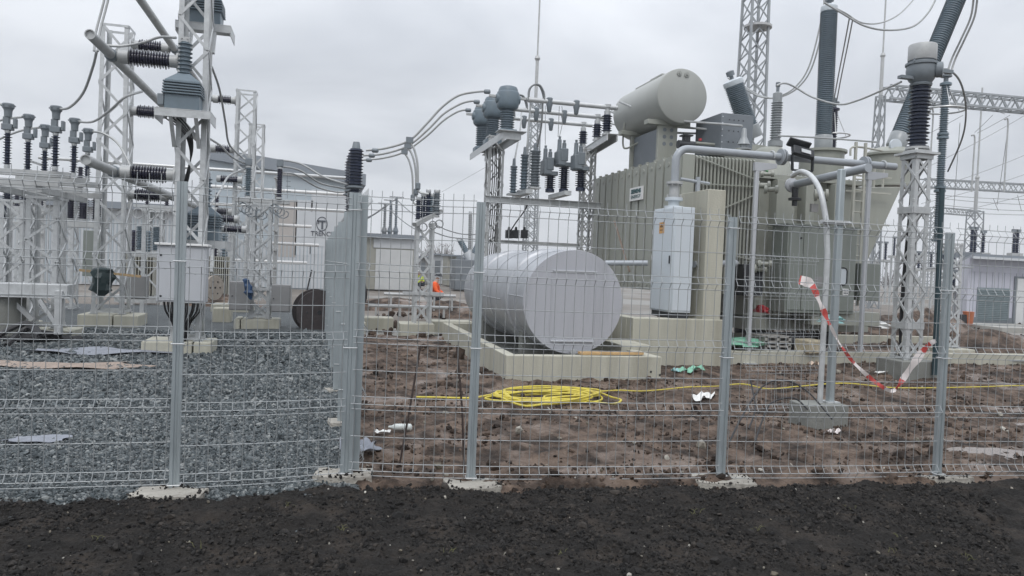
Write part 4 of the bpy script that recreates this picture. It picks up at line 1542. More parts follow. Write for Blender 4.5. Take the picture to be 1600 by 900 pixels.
# ------------------------------------------------------------------ cable terminations in the middle
ends = []
for k, (px, py, d) in enumerate(((557, 222, 17.0), (553, 232, 18.1), (550, 242, 19.3))):
    q = P(px, py, d)
    sc = 1.0
    word = ('nearest', 'middle', 'farthest')[k]
    root = thing('cable_termination', (q.x, q.y, 0), word + ' tall dark cable termination standing in line above the side fence', 'insulator', 'cable terminations in line')
    z = q.z
    MB().lathe((q.x, q.y, z - .16), (0, 0, 1), [(.10, 0), (.095, .02), (.075, .15), (.07, .16)], 16).build('top_cap', ct_mid, root)
    MB().lathe((q.x, q.y, z - .98), (0, 0, 1), shed_prof(.82, .135, .178, .068, .8), 20).build('upper_stack', ins_navy, root, ang=50)
    MB().lathe((q.x, q.y, z - 1.06), (0, 0, 1), [(.10, 0), (.19, .02), (.19, .05), (.13, .08)], 18).build('flange', ct_mid, root)
    MB().lathe((q.x, q.y, z - 1.78), (0, 0, 1), shed_prof(.72, .10, .145, .062, .8), 18).build('lower_stack', ins_navy, root, ang=50)
    MB().box((q.x + .03, q.y, z - 1.92), (.34, .3, .26)).build('sealing_box', black_pl, root, bevel=.015)
    w = .30
    zb = z - 2.06
    lattice_parts(root, q.x + .02, q.y, .24, zb, w + .06, w, 7, .055, .035)
    footing(root, q.x + .02, q.y, .62, .7, .25)
    mb = MB()
    for i in range(2):
        pts = [V((q.x + .1 + .04 * i, q.y - .18, z - 2.0)), V((q.x + .18 + .06 * i, q.y - .22, 1.3)), V((q.x + .22 + .10 * i, q.y - .2, .8)), V((q.x + .1, q.y - .2, .3))]
        mb.tube(spline(pts, 6), .025, 6)
    mb.build('cable_tail', black_m, root)
    ends.append(q)
# the fat cables that climb to the current transformers
tops = [(765, 142, 16.8), (749, 158, 18.2), (736, 171, 19.4)]
mid = [(640, 219, 17.0), (637, 228, 18.2), (632, 237, 19.4)]
st = [(572, 235, 17.0), (567, 243, 18.1), (563, 250, 19.3)]
for k in range(3):
    a, m, t = st[k], mid[k], tops[k]
    dm = a[2]
    pts = [(x, y, dm) for x, y in ([(572, 235), (605, 231), (640, 219), (666, 194), (690, 168), (715, 150), (740, 144), (765, 142)], [(567, 243), (600, 240), (637, 228), (668, 203), (693, 178), (718, 163), (735, 158), (749, 158)], [(563, 250), (598, 247), (632, 237), (666, 213), (692, 189), (712, 176), (724, 172), (736, 171)])[k]]
    word = ('topmost', 'middle', 'lowest')[k]
    cb_ = cable('cable', pts, .026, word + ' of three fat grey cables climbing from the dark termination', 'cable', m=alu_old, group='fat grey cables in the middle', n=9)
    for (x, y) in ((a[0] + 14, a[1]), (t[0] - 4, t[1] + 1)):
        MB().lathe(P(x - 5, y, dm), R0, [(.03, 0), (.052, .02), (.052, .13), (.03, .15)], 10).build('end_sleeve', ct_mid, cb_)
    pts = [(m[0], m[1] + 2, dm), (m[0] + 7, m[1] + 14, dm), (m[0] + 12, m[1] + 35, dm), (m[0] + 13 - k * 0, m[1] + 62, dm), (m[0] + 13, m[1] + 76, dm), (m[0] + 17, m[1] + 82, dm), (m[0] + 30, m[1] + 84, dm)]
    dc_ = cable('drop_cable', pts, .025, word + ' branch cable dropping to the arrester stand', 'cable', m=alu_old, group='branch cables', n=8)
    q0_ = P(m[0] + 13, m[1] + 72, dm)
    MB().lathe(q0_ - V((0, 0, .08)), (0, 0, 1), [(.04, 0), (.058, .02), (.058, .14), (.04, .16)], 10).build('end_sleeve', ct_mid, dc_)
    q1_ = P(m[0], m[1], dm)
    MB().box(q1_, (.16, .09, .13)).build('tee_clamp', ct_mid, cb_)

# arrester stand on two legs
sx, dS = 662, 17.3
q = P(sx, 350, dS)
st_ = thing('arrester_stand', (q.x, q.y, 0), 'two-legged lattice stand with dark arresters before the orange worker', 'stand')
zt = P(sx, 348, dS).z
x0, x1 = P(650, 400, dS).x, P(674, 400, dS).x
mb = MB()
for x in (x0, x1):
    for y in (-.16, .16):
        MB().bar((x, q.y + y, .26), (x, q.y + y, zt), .07, .07).build('leg', galv, st_, smooth=False)
for k in range(5):
    za, zb = .3 + (zt - .4) * k / 5, .3 + (zt - .4) * (k + 1) / 5
    s = 1 if k % 2 else -1
    if True:
        mb.bar((q.x - s * (x1 - x0) / 2, q.y - .2, za), (q.x + s * (x1 - x0) / 2, q.y - .2, zb), .02, .05)
        mb.bar((q.x + s * (x1 - x0) / 2, q.y - .17, za), (q.x - s * (x1 - x0) / 2, q.y - .17, zb), .02, .05)
mb.bar((x0 - .3, q.y - .2, P(sx, 458, dS).z), (x1 + .3, q.y - .2, P(sx, 458, dS).z), .05, .07)
mb.build('bracing', galv, st_, smooth=False)
footing(st_, q.x - .1, q.y, .78, .75, .26)
a, b2 = P(645, 352, dS), P(688, 338, dS + .2)
MB().bar((a.x, q.y - .25, a.z), (b2.x, q.y + .1, b2.z + .12), .16, .09).build('top_beam', galv_old, st_, smooth=False)
for (px, ytop, m, r) in ((654, 308, ins_navy, .06), (662, 302, ins_navy, .06), (670, 296, ins_navy, .06), (676, 302, ins_grey, .06), (684, 296, ct_mid, .075)):
    t = P(px, ytop, dS)
    zb = zt + .02 + .004 * (px - 654)
    insul(st_, (t.x, q.y, zb), (0, 0, 1), t.z - zb, r * .8, r * 1.25, .05, m, n=12, cap0=.05, cap1=.08)
for (px, py) in ((661, 355), (676, 352), (686, 350)):
    c = P(px, py, dS - .25)
    pts = [c + V((.09 * math.cos(t * .6), -.004 * t, .09 * math.sin(t * .6))) for t in range(20)]
    MB().tube(pts, .012, 5).build('cable_coil', cable_m, st_)
for (pts, lab) in (([(682, 352, 17.3), (700, 360, 18), (725, 366, 19), (760, 366, 20)], 'upper thin wire sagging right from the arrester stand'), ([(676, 362, 17.3), (700, 370, 18), (725, 373, 19), (752, 374, 20)], 'lower thin wire sagging right from the arrester stand')):
    cable('wire', pts, .012, lab, 'wire')

# ------------------------------------------------------------------ current transformer trio and its busbars
E = P(771, 300, 18.1)
Fq = P(917, 300, 18.9)
F_ = PY(917, 300, E.y)
colE = thing('lattice_column', (E.x, E.y, 0), 'lattice column with black cables inside, carrying three grey drum headed transformers', 'lattice column', 'lattice columns behind the silver tank')
lattice_parts(colE, E.x, E.y, .1, P(778, 214, 18.1).z, .37, .37, 12, .055, .034, galv_old)
colF = thing('lattice_column', (F_.x, F_.y, 0), 'lattice column just left of the ribbed radiators', 'lattice column', 'lattice columns behind the silver tank')
lattice_parts(colF, F_.x, F_.y, .1, P(922, 235, 18.8).z, .31, .31, 13, .05, .03, galv_old, xb=True)
a, b2 = P(807, 211, 16.4), P(744, 236, 19.9)
xE = P(792, 200, 16.8).x
mb = MB()
yy0, yy1 = P(795, 210, 16.3).y, P(745, 236, 19.9).y
zE = P(790, 212, 16.8).z
for s in (-1, 1):
    mb.box((xE + s * .2, (yy0 + yy1) / 2, zE - .07), (.012, yy1 - yy0, .16))
    mb.box((xE + s * .16, (yy0 + yy1) / 2, zE + .006), (.09, yy1 - yy0, .012))
mb.box((xE, yy0 + .1, zE + .014), (.62, .4, .012))
mb.box((xE, yy0 + .02, zE - .08), (.4, .012, .15))
mb.build('top_beam', galv, colE, smooth=False)
mb = MB()
for k in range(5):
    x = E.x - .12 + .05 * k
    mb.tube(spline([V((x, E.y - .05 * (k % 3), zE - .1)), V((x + .03, E.y, zE - 1.0)), V((x - .03, E.y - .03, 1.6)), V((x, E.y, .3))], 5), .013, 5)
mb.build('cable_run', black_m, colE)
CTY = []
for k, (px, py, d) in enumerate(((791, 152, 16.8), (767, 167, 18.2), (751, 180, 19.4))):
    q = P(px, py, d)
    word = ('nearest', 'middle', 'farthest')[k]
    CTY.append(q)
    root = thing('current_transformer', (xE, q.y, zE), word + ' slate grey drum headed transformer on the beam behind the silver tank', 'transformer', 'drum headed current transformers')
    MB().box((xE, q.y, zE + .07), (.40, .36, .12)).build('base', ct_m, root, bevel=.02)
    zt = q.z - .28
    MB().lathe((xE, q.y, zE + .12), (0, 0, 1), shed_prof(zt - zE - .10, .13, .168, .05, 1), 20).build('insulator', ct_m, root, ang=50)
    mb = MB()
    mb.lathe((xE, q.y, zt), (0, 0, 1), [(.13, 0), (.20, .015), (.238, .06), (.25, .13), (.25, .37), (.24, .39), (.222, .40), (.215, .455), (.19, .50), (.12, .525), (.05, .53)], 28)
    mb.lathe((xE - .285, q.y, zt + .24), (1, 0, 0), [(.05, 0), (.09, .01), (.12, .05), (.12, .52), (.09, .56), (.05, .57)], 20)
    mb.build('drum_head', ct_m, root)
    MB().box((xE - .34, q.y, zt + .28), (.18, .08, .05)).build('terminal_lug', galv_old, root)
    MB().box((xE + .33, q.y, zt + .28), (.16, .08, .05)).build('terminal_lug', galv_old, root)
    # pipe bus towards the right
    ends_px = [(970, 159), (953, 173), (930, 184)][k]
    za = zt + .28
    x1 = PY(ends_px[0], ends_px[1], q.y).x
    zb = za + .02
    o = MB().lathe((xE + .42, q.y, za), (1, 0, 0), [(.035, 0), (.055, .01), (.055, x1 - xE - .5), (.035, x1 - xE - .49)], 12).build('pipe_busbar', alu)
    tag(o, ('front' if k == 0 else 'middle' if k == 1 else 'rear') + ' short level pipe from the drum head to its dark insulator', 'busbar', 'short level pipes in the middle')
    mb = MB()
    for j in range(3):
        xx = xE + .46
        pts = [V((xx + .02 * j, q.y - .05 + .04 * j, za - .06)), V((xx + .02 * j, q.y - .05 + .04 * j, za + .2)), V((xx + .12, q.y - .05 + .04 * j, za + .33)), V((xx + .26, q.y - .05 + .04 * j, za + .33)), V((xx + .36 - .01 * j, q.y - .05 + .04 * j, za + .18)), V((xx + .38, q.y - .05 + .04 * j, za + .03))]
        mb.tube(spline(pts, 5), .016, 6)
    tag(mb.build('flexible_link', cable_m), 'bundle of arched flexible links beside the ' + word + ' drum head', 'link', 'arched links')
    for j, (f, nm) in enumerate(((.36, 'a'), (.60, 'b'))):
        xx = xE + (x1 - xE) * f
        MBc = MB().lathe((xx, q.y, za - .24), (0, 0, 1), [(.03, 0), (.05, .02), (.062, .12), (.075, .16), (.075, .31), (.05, .33)], 10)
        tag(MBc.build('pipe_clamp', ct_mid), ('left' if j == 0 else 'right') + ' tapered clamp on the ' + ('front', 'middle', 'rear')[k] + ' short pipe', 'clamp', 'tapered clamps')
    # supporting insulator at the right end
    xi = x1 - .32
    zbase = P([940, 917, 895][k], [211, 219, 229][k], q.length and (V((xi, q.y, 0)) - CAM).dot(FH)).z
    root = thing('post_insulator', (xi, q.y, zbase), ('front' if k == 0 else 'middle' if k == 1 else 'rear') + ' dark post insulator holding a short pipe left of the conservator', 'insulator', 'upright insulators under the short pipes')
    h = za - zbase
    MB().lathe((xi, q.y, zbase), (0, 0, 1), [(.11, 0), (.11, .03), (.075, .05), (.075, .08)], 14).build('base_flange', galv, root)
    MB().lathe((xi, q.y, zbase + .08), (0, 0, 1), shed_prof(max(h - .26, .2), .08, .125, .058, .7), 16).build('shed_stack', ins_navy, root, ang=50)
    MB().lathe((xi, q.y, za - .18), (0, 0, 1), [(.075, 0), (.075, .09), (.05, .10), (.05, .16), (.08, .17), (.08, .24), (.04, .25)], 12).build('top_clamp', galv, root)
    if k == 0:
        zF, xF, yF0 = zbase, xi, q.y
    if k == 2:
        yF1, xF1 = q.y, xi
mb = MB()
xm = xF
for s in (-1, 1):
    mb.bar((xF + .05 + s * .12, yF0 - .25, zF - .08), (xF1 + .05 + s * .12, yF1 + .25, zF - .08), .03, .16)
mb.bar((xF + .05, yF0 - .25, zF - .004), (xF1 + .05, yF1 + .25, zF - .004), .30, .012)
mb.build('top_beam', galv, colF, smooth=False)
# cross beam between the columns, with small platforms
zc = P(840, 318, 18.3).z
cb = thing('cross_beam', (E.x, E.y - .3, zc - .08), 'level channel beam joining the two lattice columns behind the silver tank', 'beam')
MB().box(((E.x + F_.x) / 2, E.y - .30, zc), (F_.x - E.x + .5, .10, .15)).build('web', galv, cb, smooth=False)
MB().box(((E.x + F_.x) / 2, E.y - .33, zc + .08), (F_.x - E.x + .52, .18, .012)).build('flange', galv, cb)
for (px, w) in ((813, .5), (871, .6)):
    q = P(px, 305, 18.0)
    MB().box((q.x, q.y - .15, zc + .18), (.16, 1.3, .10)).build('bracket', galv, cb, smooth=False)
zc2 = P(840, 380, 18.6).z
MB().box(((E.x + F_.x) / 2, E.y + .25, zc2), (F_.x - E.x, .08, .07)).build('lower_rail', galv_old, cb)
for px in (795, 806, 819):
    q = P(px, 366, 18.3)
    mb = MB().box(q, (.15, .14, .2))
    mb.lathe(q + V((0, 0, .1)), (0, 0, 1), [(.04, 0), (.025, .08)], 8)
    tag(mb.build('cable_joint', black_pl, cb), None)
cable('wire', [(826, 306, 18.0), (822, 325, 18), (806, 348, 18.1), (797, 362, 18.2)], .016, 'thin black wire drooping from the arrester bracket', 'wire', m=black_m)
# arresters
for k, (px, yb, yt, d, r) in enumerate(((803, 302, 262, 17.9, .085), (820, 297, 244, 17.9, .095), (837, 292, 238, 17.8, .12))):
    t = P(px, yt, d)
    zb = P(px, yb, d).z
    word = ('left slim', 'middle', 'right stout')[k]
    root = thing('surge_arrester', (t.x, t.y, zb), word + ' grey ribbed arrester above the cross beam', 'arrester', 'arresters on the cross beam')
    MB().lathe((t.x, t.y, zb), (0, 0, 1), shed_prof(t.z - zb, r * .72, r * 1.1, .07, 1), 16).build('ribbed_body', ct_m if k < 2 else ct_mid, root, ang=50)
    MB().lathe((t.x, t.y, t.z), (0, 0, 1), [(r * 1.0, 0), (r * 1.05, .03), (r * .5, .05), (r * .4, .2), (r * .25, .22)], 12).build('terminal', ct_mid, root)
    MB().box((t.x, t.y, zb - .03), (.26, .26, .04)).build('base_plate', galv, root)
for k, (pts, lab) in enumerate(((
    [(815, 172, 19.2), (813, 200, 18.8), (806, 240, 18.1), (803, 258, 17.9)], 'left dropper wire from the rear pipe to the slim arrester'), (
    [(829, 165, 18), (826, 195, 18), (824, 225, 17.9), (821, 240, 17.9)], 'middle dropper wire to the grey arrester'), (
    [(848, 155, 17), (847, 185, 17.2), (843, 215, 17.6), (838, 232, 17.8)], 'right dropper wire to the stout arrester'))):
    cable('dropper_wire', pts, .022, lab, 'wire', m=alu_old, group='dropper wires', n=6)
# fuse boxes on dark insulators
for k, (px, py, d) in enumerate(((853, 262, 18.1), (875, 248, 18.0), (901, 254, 17.7))):
    c = P(px, py, d)
    word = ('left', 'middle', 'right')[k]
    root = thing('voltage_sensor', (c.x, c.y, c.z - .6), word + ' grey boxy sensor with a peg on top, left of the radiators', 'sensor', 'boxy sensors on the cross beam')
    MB().box(c, (.20, .34, .34)).build('box', ct_mid, root, bevel=.015)
    MB().box(c + V((.06, -.05, .08)), (.18, .26, .3)).build('box', ct_mid, root, bevel=.015)
    MB().box(c + V((.10, 0, -.14)), (.34, .28, .10)).build('bracket', ct_mid, root, bevel=.01)
    MB().lathe(c + V((-.02, .02, .17)), (0, 0, 1), [(.07, 0), (.055, .05), (.05, .28), (.03, .30), (.03, .34), (.035, .36)], 10).build('peg', ct_mid, root)
    MB().lathe(c + V((.12, .08, .15)), (0, 0, 1), [(.07, 0), (.055, .05), (.05, .24), (.03, .26), (.035, .31)], 10).build('peg', ct_mid, root)
    zb = P(px, (300, 300, 298)[k], d).z
    MB().lathe((c.x + .12, c.y, zb), (0, 0, 1), [(.11, 0), (.11, .08), (.07, .1)] + [(r, t + .1) for r, t in shed_prof(c.z - .2 - zb - .1, .075, .135, .05, 1)], 16).build('insulator', ins_navy, root, ang=50)
for (pts, lab) in (([(852, 165, 18.2), (852, 200, 18.1), (852, 226, 18.1)], 'thin wire hanging to the left boxy sensor'), ([(874, 166, 18), (873, 190, 18), (872, 214, 18)], 'thin wire hanging to the middle boxy sensor'), ([(878, 166, 18), (879, 190, 18), (874, 214, 18)], 'second thin wire hanging to the middle boxy sensor')):
    cable('wire', pts, .008, lab, 'wire', n=5)
# three conductors from the short pipes to the transformer
for k, (pts, lab) in enumerate(((
    [(968, 159, 17.4), (1000, 172, 17), (1045, 186, 16.3), (1090, 191, 15.8), (1130, 194, 15.4), (1160, 197, 15.1)], 'upper conductor sagging past the conservator to the cone bushing'), (
    [(953, 173, 18.6), (985, 185, 18), (1035, 196, 17), (1080, 200, 16.4), (1120, 203, 16)], 'middle conductor sagging past the conservator to the blue grey box'), (
    [(930, 184, 19.6), (975, 198, 18.6), (1030, 206, 17.5), (1075, 208, 16.8), (1120, 209, 16.2)], 'lower conductor sagging past the conservator to the blue grey box'))):
    cable('conductor', pts, .023, lab, 'cable', m=alu_old, group='conductors to the transformer', twin=.035 if k else 0)
q = P(1040, 0, 15)

# ------------------------------------------------------------------ silver oil tank on its plinth
tn = P(896, 472, 11.45)
TR = .79
ylen = 4.9
TCX, TCZ, TY0 = tn.x, tn.z, tn.y
tank = thing('storage_tank', (TCX, TY0 + ylen / 2, .34), 'big silver cylindrical tank lying in a low concrete basin', 'tank')
mb = MB()
mb.lathe((TCX, TY0 + .01, TCZ), (0, 1, 0), [(TR - .004, 0), (TR, .004), (TR, .98), (TR + .035, 1.0), (TR + .042, 1.03), (TR + .042, 1.33), (TR + .035, 1.36), (TR, 1.38), (TR, 3.3), (TR + .035, 3.32), (TR + .042, 3.35), (TR + .042, 3.65), (TR + .035, 3.68), (TR, 3.7), (TR, ylen - .1), (TR - .02, ylen)], 72)
mb.build('shell', tank_m, tank)
mb = MB()
mb.lathe((TCX, TY0 - .012, TCZ), (0, 1, 0), [(TR + .004, 0), (TR + .008, .008), (TR + .008, .024), (TR, .028)], 72)
mb.build('end_sheet', tank_end, tank)
for (z_, w_) in ((TCZ + .47, .70), (TCZ - .60, .70)):
    MB().box((TCX, TY0 - .024, z_), (w_, .026, .022)).build('level_batten', cab_m, tank, bevel=.004)
for x_ in (-.36, .36):
    MB().box((TCX + x_, TY0 - .014, TCZ - .06), (.014, .010, 1.08)).build('sheet_seam', tank_end, tank)
mb = MB()
for y_ in (.02, .55, 2.3):
    mb.tube([V((TCX + (TR + .006) * math.cos(t), TY0 + y_, TCZ + (TR + .006) * math.sin(t))) for t in np.linspace(R(95), R(265), 24)], .007, 4)
for (a0, y0, y1) in ((176, .02, .98), (184, 1.38, 3.3), (180, 3.7, 4.8)):
    mb.tube([V((TCX + (TR + .004) * math.cos(R(a0)), TY0 + y0, TCZ + (TR + .004) * math.sin(R(a0)))), V((TCX + (TR + .004) * math.cos(R(a0)), TY0 + y1, TCZ + (TR + .004) * math.sin(R(a0))))], .008, 4)
mb.build('shell_seams', tank_m, tank)
for y_ in (.9, 3.9):
    MB().box((TCX, TY0 + y_, (TCZ - TR * .6 + .10) / 2), (1.15, .22, TCZ - TR * .6 - .02)).build('saddle', conc_gr, tank, bevel=.01)
MB().lathe((TCX, TY0 - .02, TCZ - TR + .03), (0, -1, 0), [(.03, 0), (.03, .05), (.045, .055), (.045, .075), (.02, .08)], 12).build('drain_plug', galv_old, tank)
for k in range(28):
    an = 2 * math.pi * k / 28 + .1
    MB().lathe((TCX + (TR - .05) * math.cos(an), TY0 - .012, TCZ + (TR - .05) * math.sin(an)), (0, -1, 0), [(.008, 0), (.006, .006)], 6).build('rivet', tank_end, tank)
# basin
c0 = G(790, 596)
c1 = G(1033, 602)
bx0, bx1, by0 = c0.x, PY(1033, 578, c0.y).x, c0.y
hz = P(790, 555, (c0 - CAM).dot(FH)).z
blen = 5.6
basin = thing('concrete_basin', ((bx0 + bx1) / 2, by0 + blen / 2, 0), 'low cream concrete basin round the silver tank', 'basin')
tk = .16
for nm, c, dd in (('front_wall', ((bx0 + bx1) / 2, by0 + tk / 2, hz / 2 - .05), (bx1 - bx0, tk, hz + .1)),
                  ('side_wall', (bx0 + tk / 2, by0 + tk + (blen - tk) / 2, hz / 2 - .052), (tk, blen - tk - .003, hz + .1)),
                  ('side_wall', (bx1 - tk / 2, by0 + tk + (blen - tk) / 2, hz / 2 - .052), (tk, blen - tk - .003, hz + .1)),
                  ('rear_wall', ((bx0 + bx1) / 2, by0 + blen + tk / 2, hz / 2 - .05), (bx1 - bx0, tk, hz + .1))):
    MB().box(c, dd).build(nm, conc, basin, bevel=.012)
MB().box(((bx0 + bx1) / 2, by0 + blen / 2, .06), (bx1 - bx0 - .33, blen - .33, .1)).build('basin_floor', conc_gr, basin)
mb = MB()
for (px, py, dx, dz_) in ((1017, 581, .02, .04), (1020, 592, .03, .04), (1031, 586, .02, .03), (1015, 595, .025, .025)):
    q = PY(px, py, by0 - .003)
    mb.lathe(q, (0, -1, 0), [(.018, 0), (.016, .003)], 8)
mb.build('pour_hole', black_m, basin)
# plank on the basin and small stuff
a, b2 = P(905, 557, 11.05), P(1003, 548, 11.3)
tag(MB().bar((a.x, a.y, hz + .025), (b2.x, b2.y, hz + .035), .14, .035).build('plank', wood_or), 'fresh orange plank resting on the basin rim right of the tank', 'plank')
a, b2 = P(960, 345, 16.3), P(984, 425, 16.1)
tag(MB().bar((a.x, a.y, a.z), (b2.x, b2.y, b2.z), .05, .025).build('timber_batten', plank_g), 'timber batten leaning against the ribbed radiators', 'batten')

# ------------------------------------------------------------------ transformer bund wall and fire pillar
d0 = P(1131, 570, 13.3)
WY = d0.y
wx1 = PY(1131, 540, WY).x
wx0 = PY(988, 540, WY).x
wz = PY(1050, 498, WY).z
bund = thing('bund_wall', ((wx0 + wx1) / 2, WY, 0), 'cream concrete retaining wall with a tall pillar at its right end', 'wall')
MB().box(((wx0 + wx1) / 2, WY + .15, wz / 2 - .05), (wx1 - wx0, .30, wz + .1)).build('front_wall', conc, bund, bevel=.015)
MB().box((wx0 + .10, WY + .30 + 2.4, wz / 2 - .054), (.20, 4.8, wz + .1)).build('side_wall', conc, bund, bevel=.015)
MB().box(((wx0 + wx1) / 2 - .2, WY + 1.6, wz - .36), (wx1 - wx0 - .5, 2.4, .08)).build('bund_floor', conc_gr, bund)
pz = PY(1120, 296, WY).z
px0, px1 = PY(1103, 400, WY).x, PY(1131, 400, WY).x
MB().box(((px0 + px1) / 2, WY + .75, pz / 2 - .05), (px1 - px0, 1.46, pz + .1)).build('pillar', conc, bund, bevel=.012)
q0_, q1_ = P(955, 545, 12.3), P(1015, 520, 13.0)
MB().box(((wx0) - .25, WY - .3, .22), (.5, .8, .46)).build('step', conc, bund, bevel=.015)
# deluge cabinet on the bund
cY = WY + .10
cx0, cx1 = PY(1052, 400, cY).x, PY(1083, 400, cY).x
cz0, cz1 = PY(1066, 489, cY).z, PY(1066, 323, cY).z
wcab = thing('valve_cabinet', ((cx0 + cx1) / 2, cY + .4, wz), 'tall white valve cabinet with an orange sticker on the retaining wall', 'cabinet')
cdep = .86
MB().box(((cx0 + cx1) / 2, cY + cdep / 2, (cz0 + cz1) / 2), (cx1 - cx0, cdep, cz1 - cz0)).build('housing', cab_white, wcab, bevel=.012)
MB().box((cx0 - .008, cY + cdep / 2, (cz0 + cz1) / 2), (.016, cdep * .96, (cz1 - cz0) * .97)).build('door', cab_white, wcab, bevel=.004)
MB().box(((cx0 + cx1) / 2, cY + cdep / 2, (wz + cz0) / 2), ((cx1 - cx0) * .9, cdep * .92, cz0 - wz)).build('plinth', black_pl, wcab)
for z_ in (.25, .5, .75):
    MB().lathe((cx0 - .02, cY + cdep * .975, cz0 + (cz1 - cz0) * z_), (0, 0, 1), [(.012, 0), (.012, .09)], 8).build('hinge', galv_old, wcab)
MB().box((cx0 - .024, cY + .10, (cz0 + cz1) / 2), (.02, .03, .14)).build('door_handle', black_pl, wcab, bevel=.004)
MB().box(((cx0 + cx1) / 2, cY - .006, (cz0 + cz1) / 2), ((cx1 - cx0) * .92, .012, (cz1 - cz0) * .96)).build('side_sheet', cab_white, wcab, bevel=.004)
q = PX(1034, 356, cx0 - .018)
MB().box((cx0 - .018, q.y, q.z), (.004, .20, .20)).build('sticker', stick_o, wcab)
mb = MB()
mb.box((cx0 - .021, q.y, q.z + .02), (.003, .13, .018)).box((cx0 - .021, q.y, q.z - .04), (.003, .13, .012))
mb.prism([(cx0 - .021, q.y - .03, q.z + .04), (cx0 - .021, q.y + .03, q.z + .04), (cx0 - .021, q.y, q.z + .085)], (.002, 0, 0))
mb.build('sticker_print', rust, wcab)
# pipe with elbow and valve
vx = P(1063, 310, 13.6)
vX, vY = (cx0 + cx1) / 2 - .02, cY + .42
pzv = P(1075, 232, (V((vX, vY, 0)) - CAM).dot(FH)).z
xend = PY(1399, 258, vY).x
pr = .070
rb = .24
pipe = thing('fire_pipe', (vX, vY, cz1), 'thick grey pipe rising from the white cabinet and running right on brackets', 'pipe')
pts = [V((vX, vY, cz1 + .44)), V((vX, vY, pzv - rb))]
pts += [V((vX + rb - rb * math.cos(t), vY, pzv - rb + rb * math.sin(t))) for t in np.linspace(R(12), R(90), 8)]
pts += [V((vX + rb + .3, vY, pzv)), V((xend, vY, pzv))]
pipe_m = mat('pipe_grey_paint', (.33, .355, .38), .36, .1, .05, 3)
MB().tube(pts, pr, 20).build('pipe_run', pipe_m, pipe, ang=60)
mb = MB()
mb.lathe((vX, vY, cz1), (0, 0, 1), [(.17, 0), (.17, .04), (.10, .05), (.10, .13), (.16, .14), (.16, .19), (.10, .20)], 18)
mb.build('lower_flange', cab_white, pipe)
mb = MB()
mb.lathe((vX, vY, cz1 + .20), (0, 0, 1), [(.09, 0), (.09, .23), (.15, .235), (.15, .28), (.10, .285)], 18)
for k in range(8):
    an = k * math.pi / 4
    mb.lathe((vX + .125 * math.cos(an), vY + .125 * math.sin(an), cz1 + .195), (0, 0, 1), [(.014, 0), (.014, .05)], 6)
    mb.lathe((vX + .125 * math.cos(an), vY + .125 * math.sin(an), cz1 + .40), (0, 0, 1), [(.014, 0), (.014, .05)], 6)
mb.build('valve_body', galv_old, pipe)
for px in (1222, 1352):
    q = PY(px, 245, vY)
    MB().lathe((q.x - .05, vY, pzv), (1, 0, 0), [(.09, 0), (.15, .005), (.15, .035), (.09, .04), (.09, .05), (.15, .055), (.15, .085), (.09, .09)], 20).build('coupling', pipe_m, pipe)
q = P(1108, 293, 13.2)
mb = MB().tube([V((vX + .08, vY - .05, P(1090, 281, 13.6).z)), V((q.x + .25, vY - .05, P(1090, 281, 13.6).z - .05))], .03, 8)
mb.bar((q.x + .02, vY - .05, pz), (q.x + .02, vY - .05, P(1090, 276, 13.6).z), .06, .06)
mb.build('hand_lever', pipe_m, pipe)
# bracket posts that carry the pipe
for (px, side_, lab) in ((1181, 1, 'slim grey bracket post under the thick pipe before the ribbed radiators'), (1357, 1, 'slim grey bracket post under the far end of the thick pipe by the ladder')):
    q = PY(px, 300, vY)
    root = thing('pipe_post', (q.x, vY, .0), lab, 'post', 'bracket posts of the thick pipe')
    MB().box((q.x, vY, (pzv - .14) / 2), (.075, .075, pzv - .14)).build('post', cab_m, root, bevel=.012)
    mb = MB()
    mb.prism([(q.x - .065, vY - .04, pzv - .14), (q.x + .40, vY - .04, pzv - .14), (q.x + .40, vY - .04, pzv - .22), (q.x + .065, vY - .04, pzv - .30), (q.x - .065, vY - .04, pzv - .30)], (0, .08, 0))
    mb.build('bracket_arm', cab_m, root, bevel=.006)
    MB().tube([V((q.x + .30, vY + .095 * math.cos(t), pzv + .095 * math.sin(t))) for t in np.linspace(R(-30), R(210), 14)], .014, 6).build('u_bolt', galv, root)
    MB().box((q.x, vY, .01), (.26, .26, .02)).build('base_plate', galv, root)
# branch pipe towards the viewer
a, b2 = P(1243, 288, 14.6), P(1357, 262, 12.6)
root = thing('branch_pipe', (a.x, a.y, a.z - .2), 'thinner grey pipe slanting forward below the thick pipe', 'pipe')
MB().tube([a, b2], .075, 16).build('pipe_run', pipe_m, root)
MB().lathe(a - (b2 - a).normalized() * .16, b2 - a, [(.06, 0), (.14, .01), (.14, .06), (.08, .08), (.08, .2)], 16).build('flange', cab_m, root)
MB().lathe(a + V((0, 0, -.42)), (0, 0, 1), [(.05, 0), (.05, .1), (.12, .11), (.12, .15), (.06, .17), (.06, .40)], 12).build('valve', black_pl, root)
q0_ = P(945, 412, 13.6)
lp = MB().tube([P(945, 411, 13.9), P(1012, 411, 13.75)], .05, 12)
tag(lp.build('drain_pipe', pipe_m), 'short level grey pipe meeting the white cabinet on its left', 'pipe')
lp = MB().tube([P(1084, 413, 13.5), P(1150, 411, 14.2)], .06, 12)
tag(lp.build('drain_pipe', pipe_m), 'short level grey pipe behind the tall pillar', 'pipe')

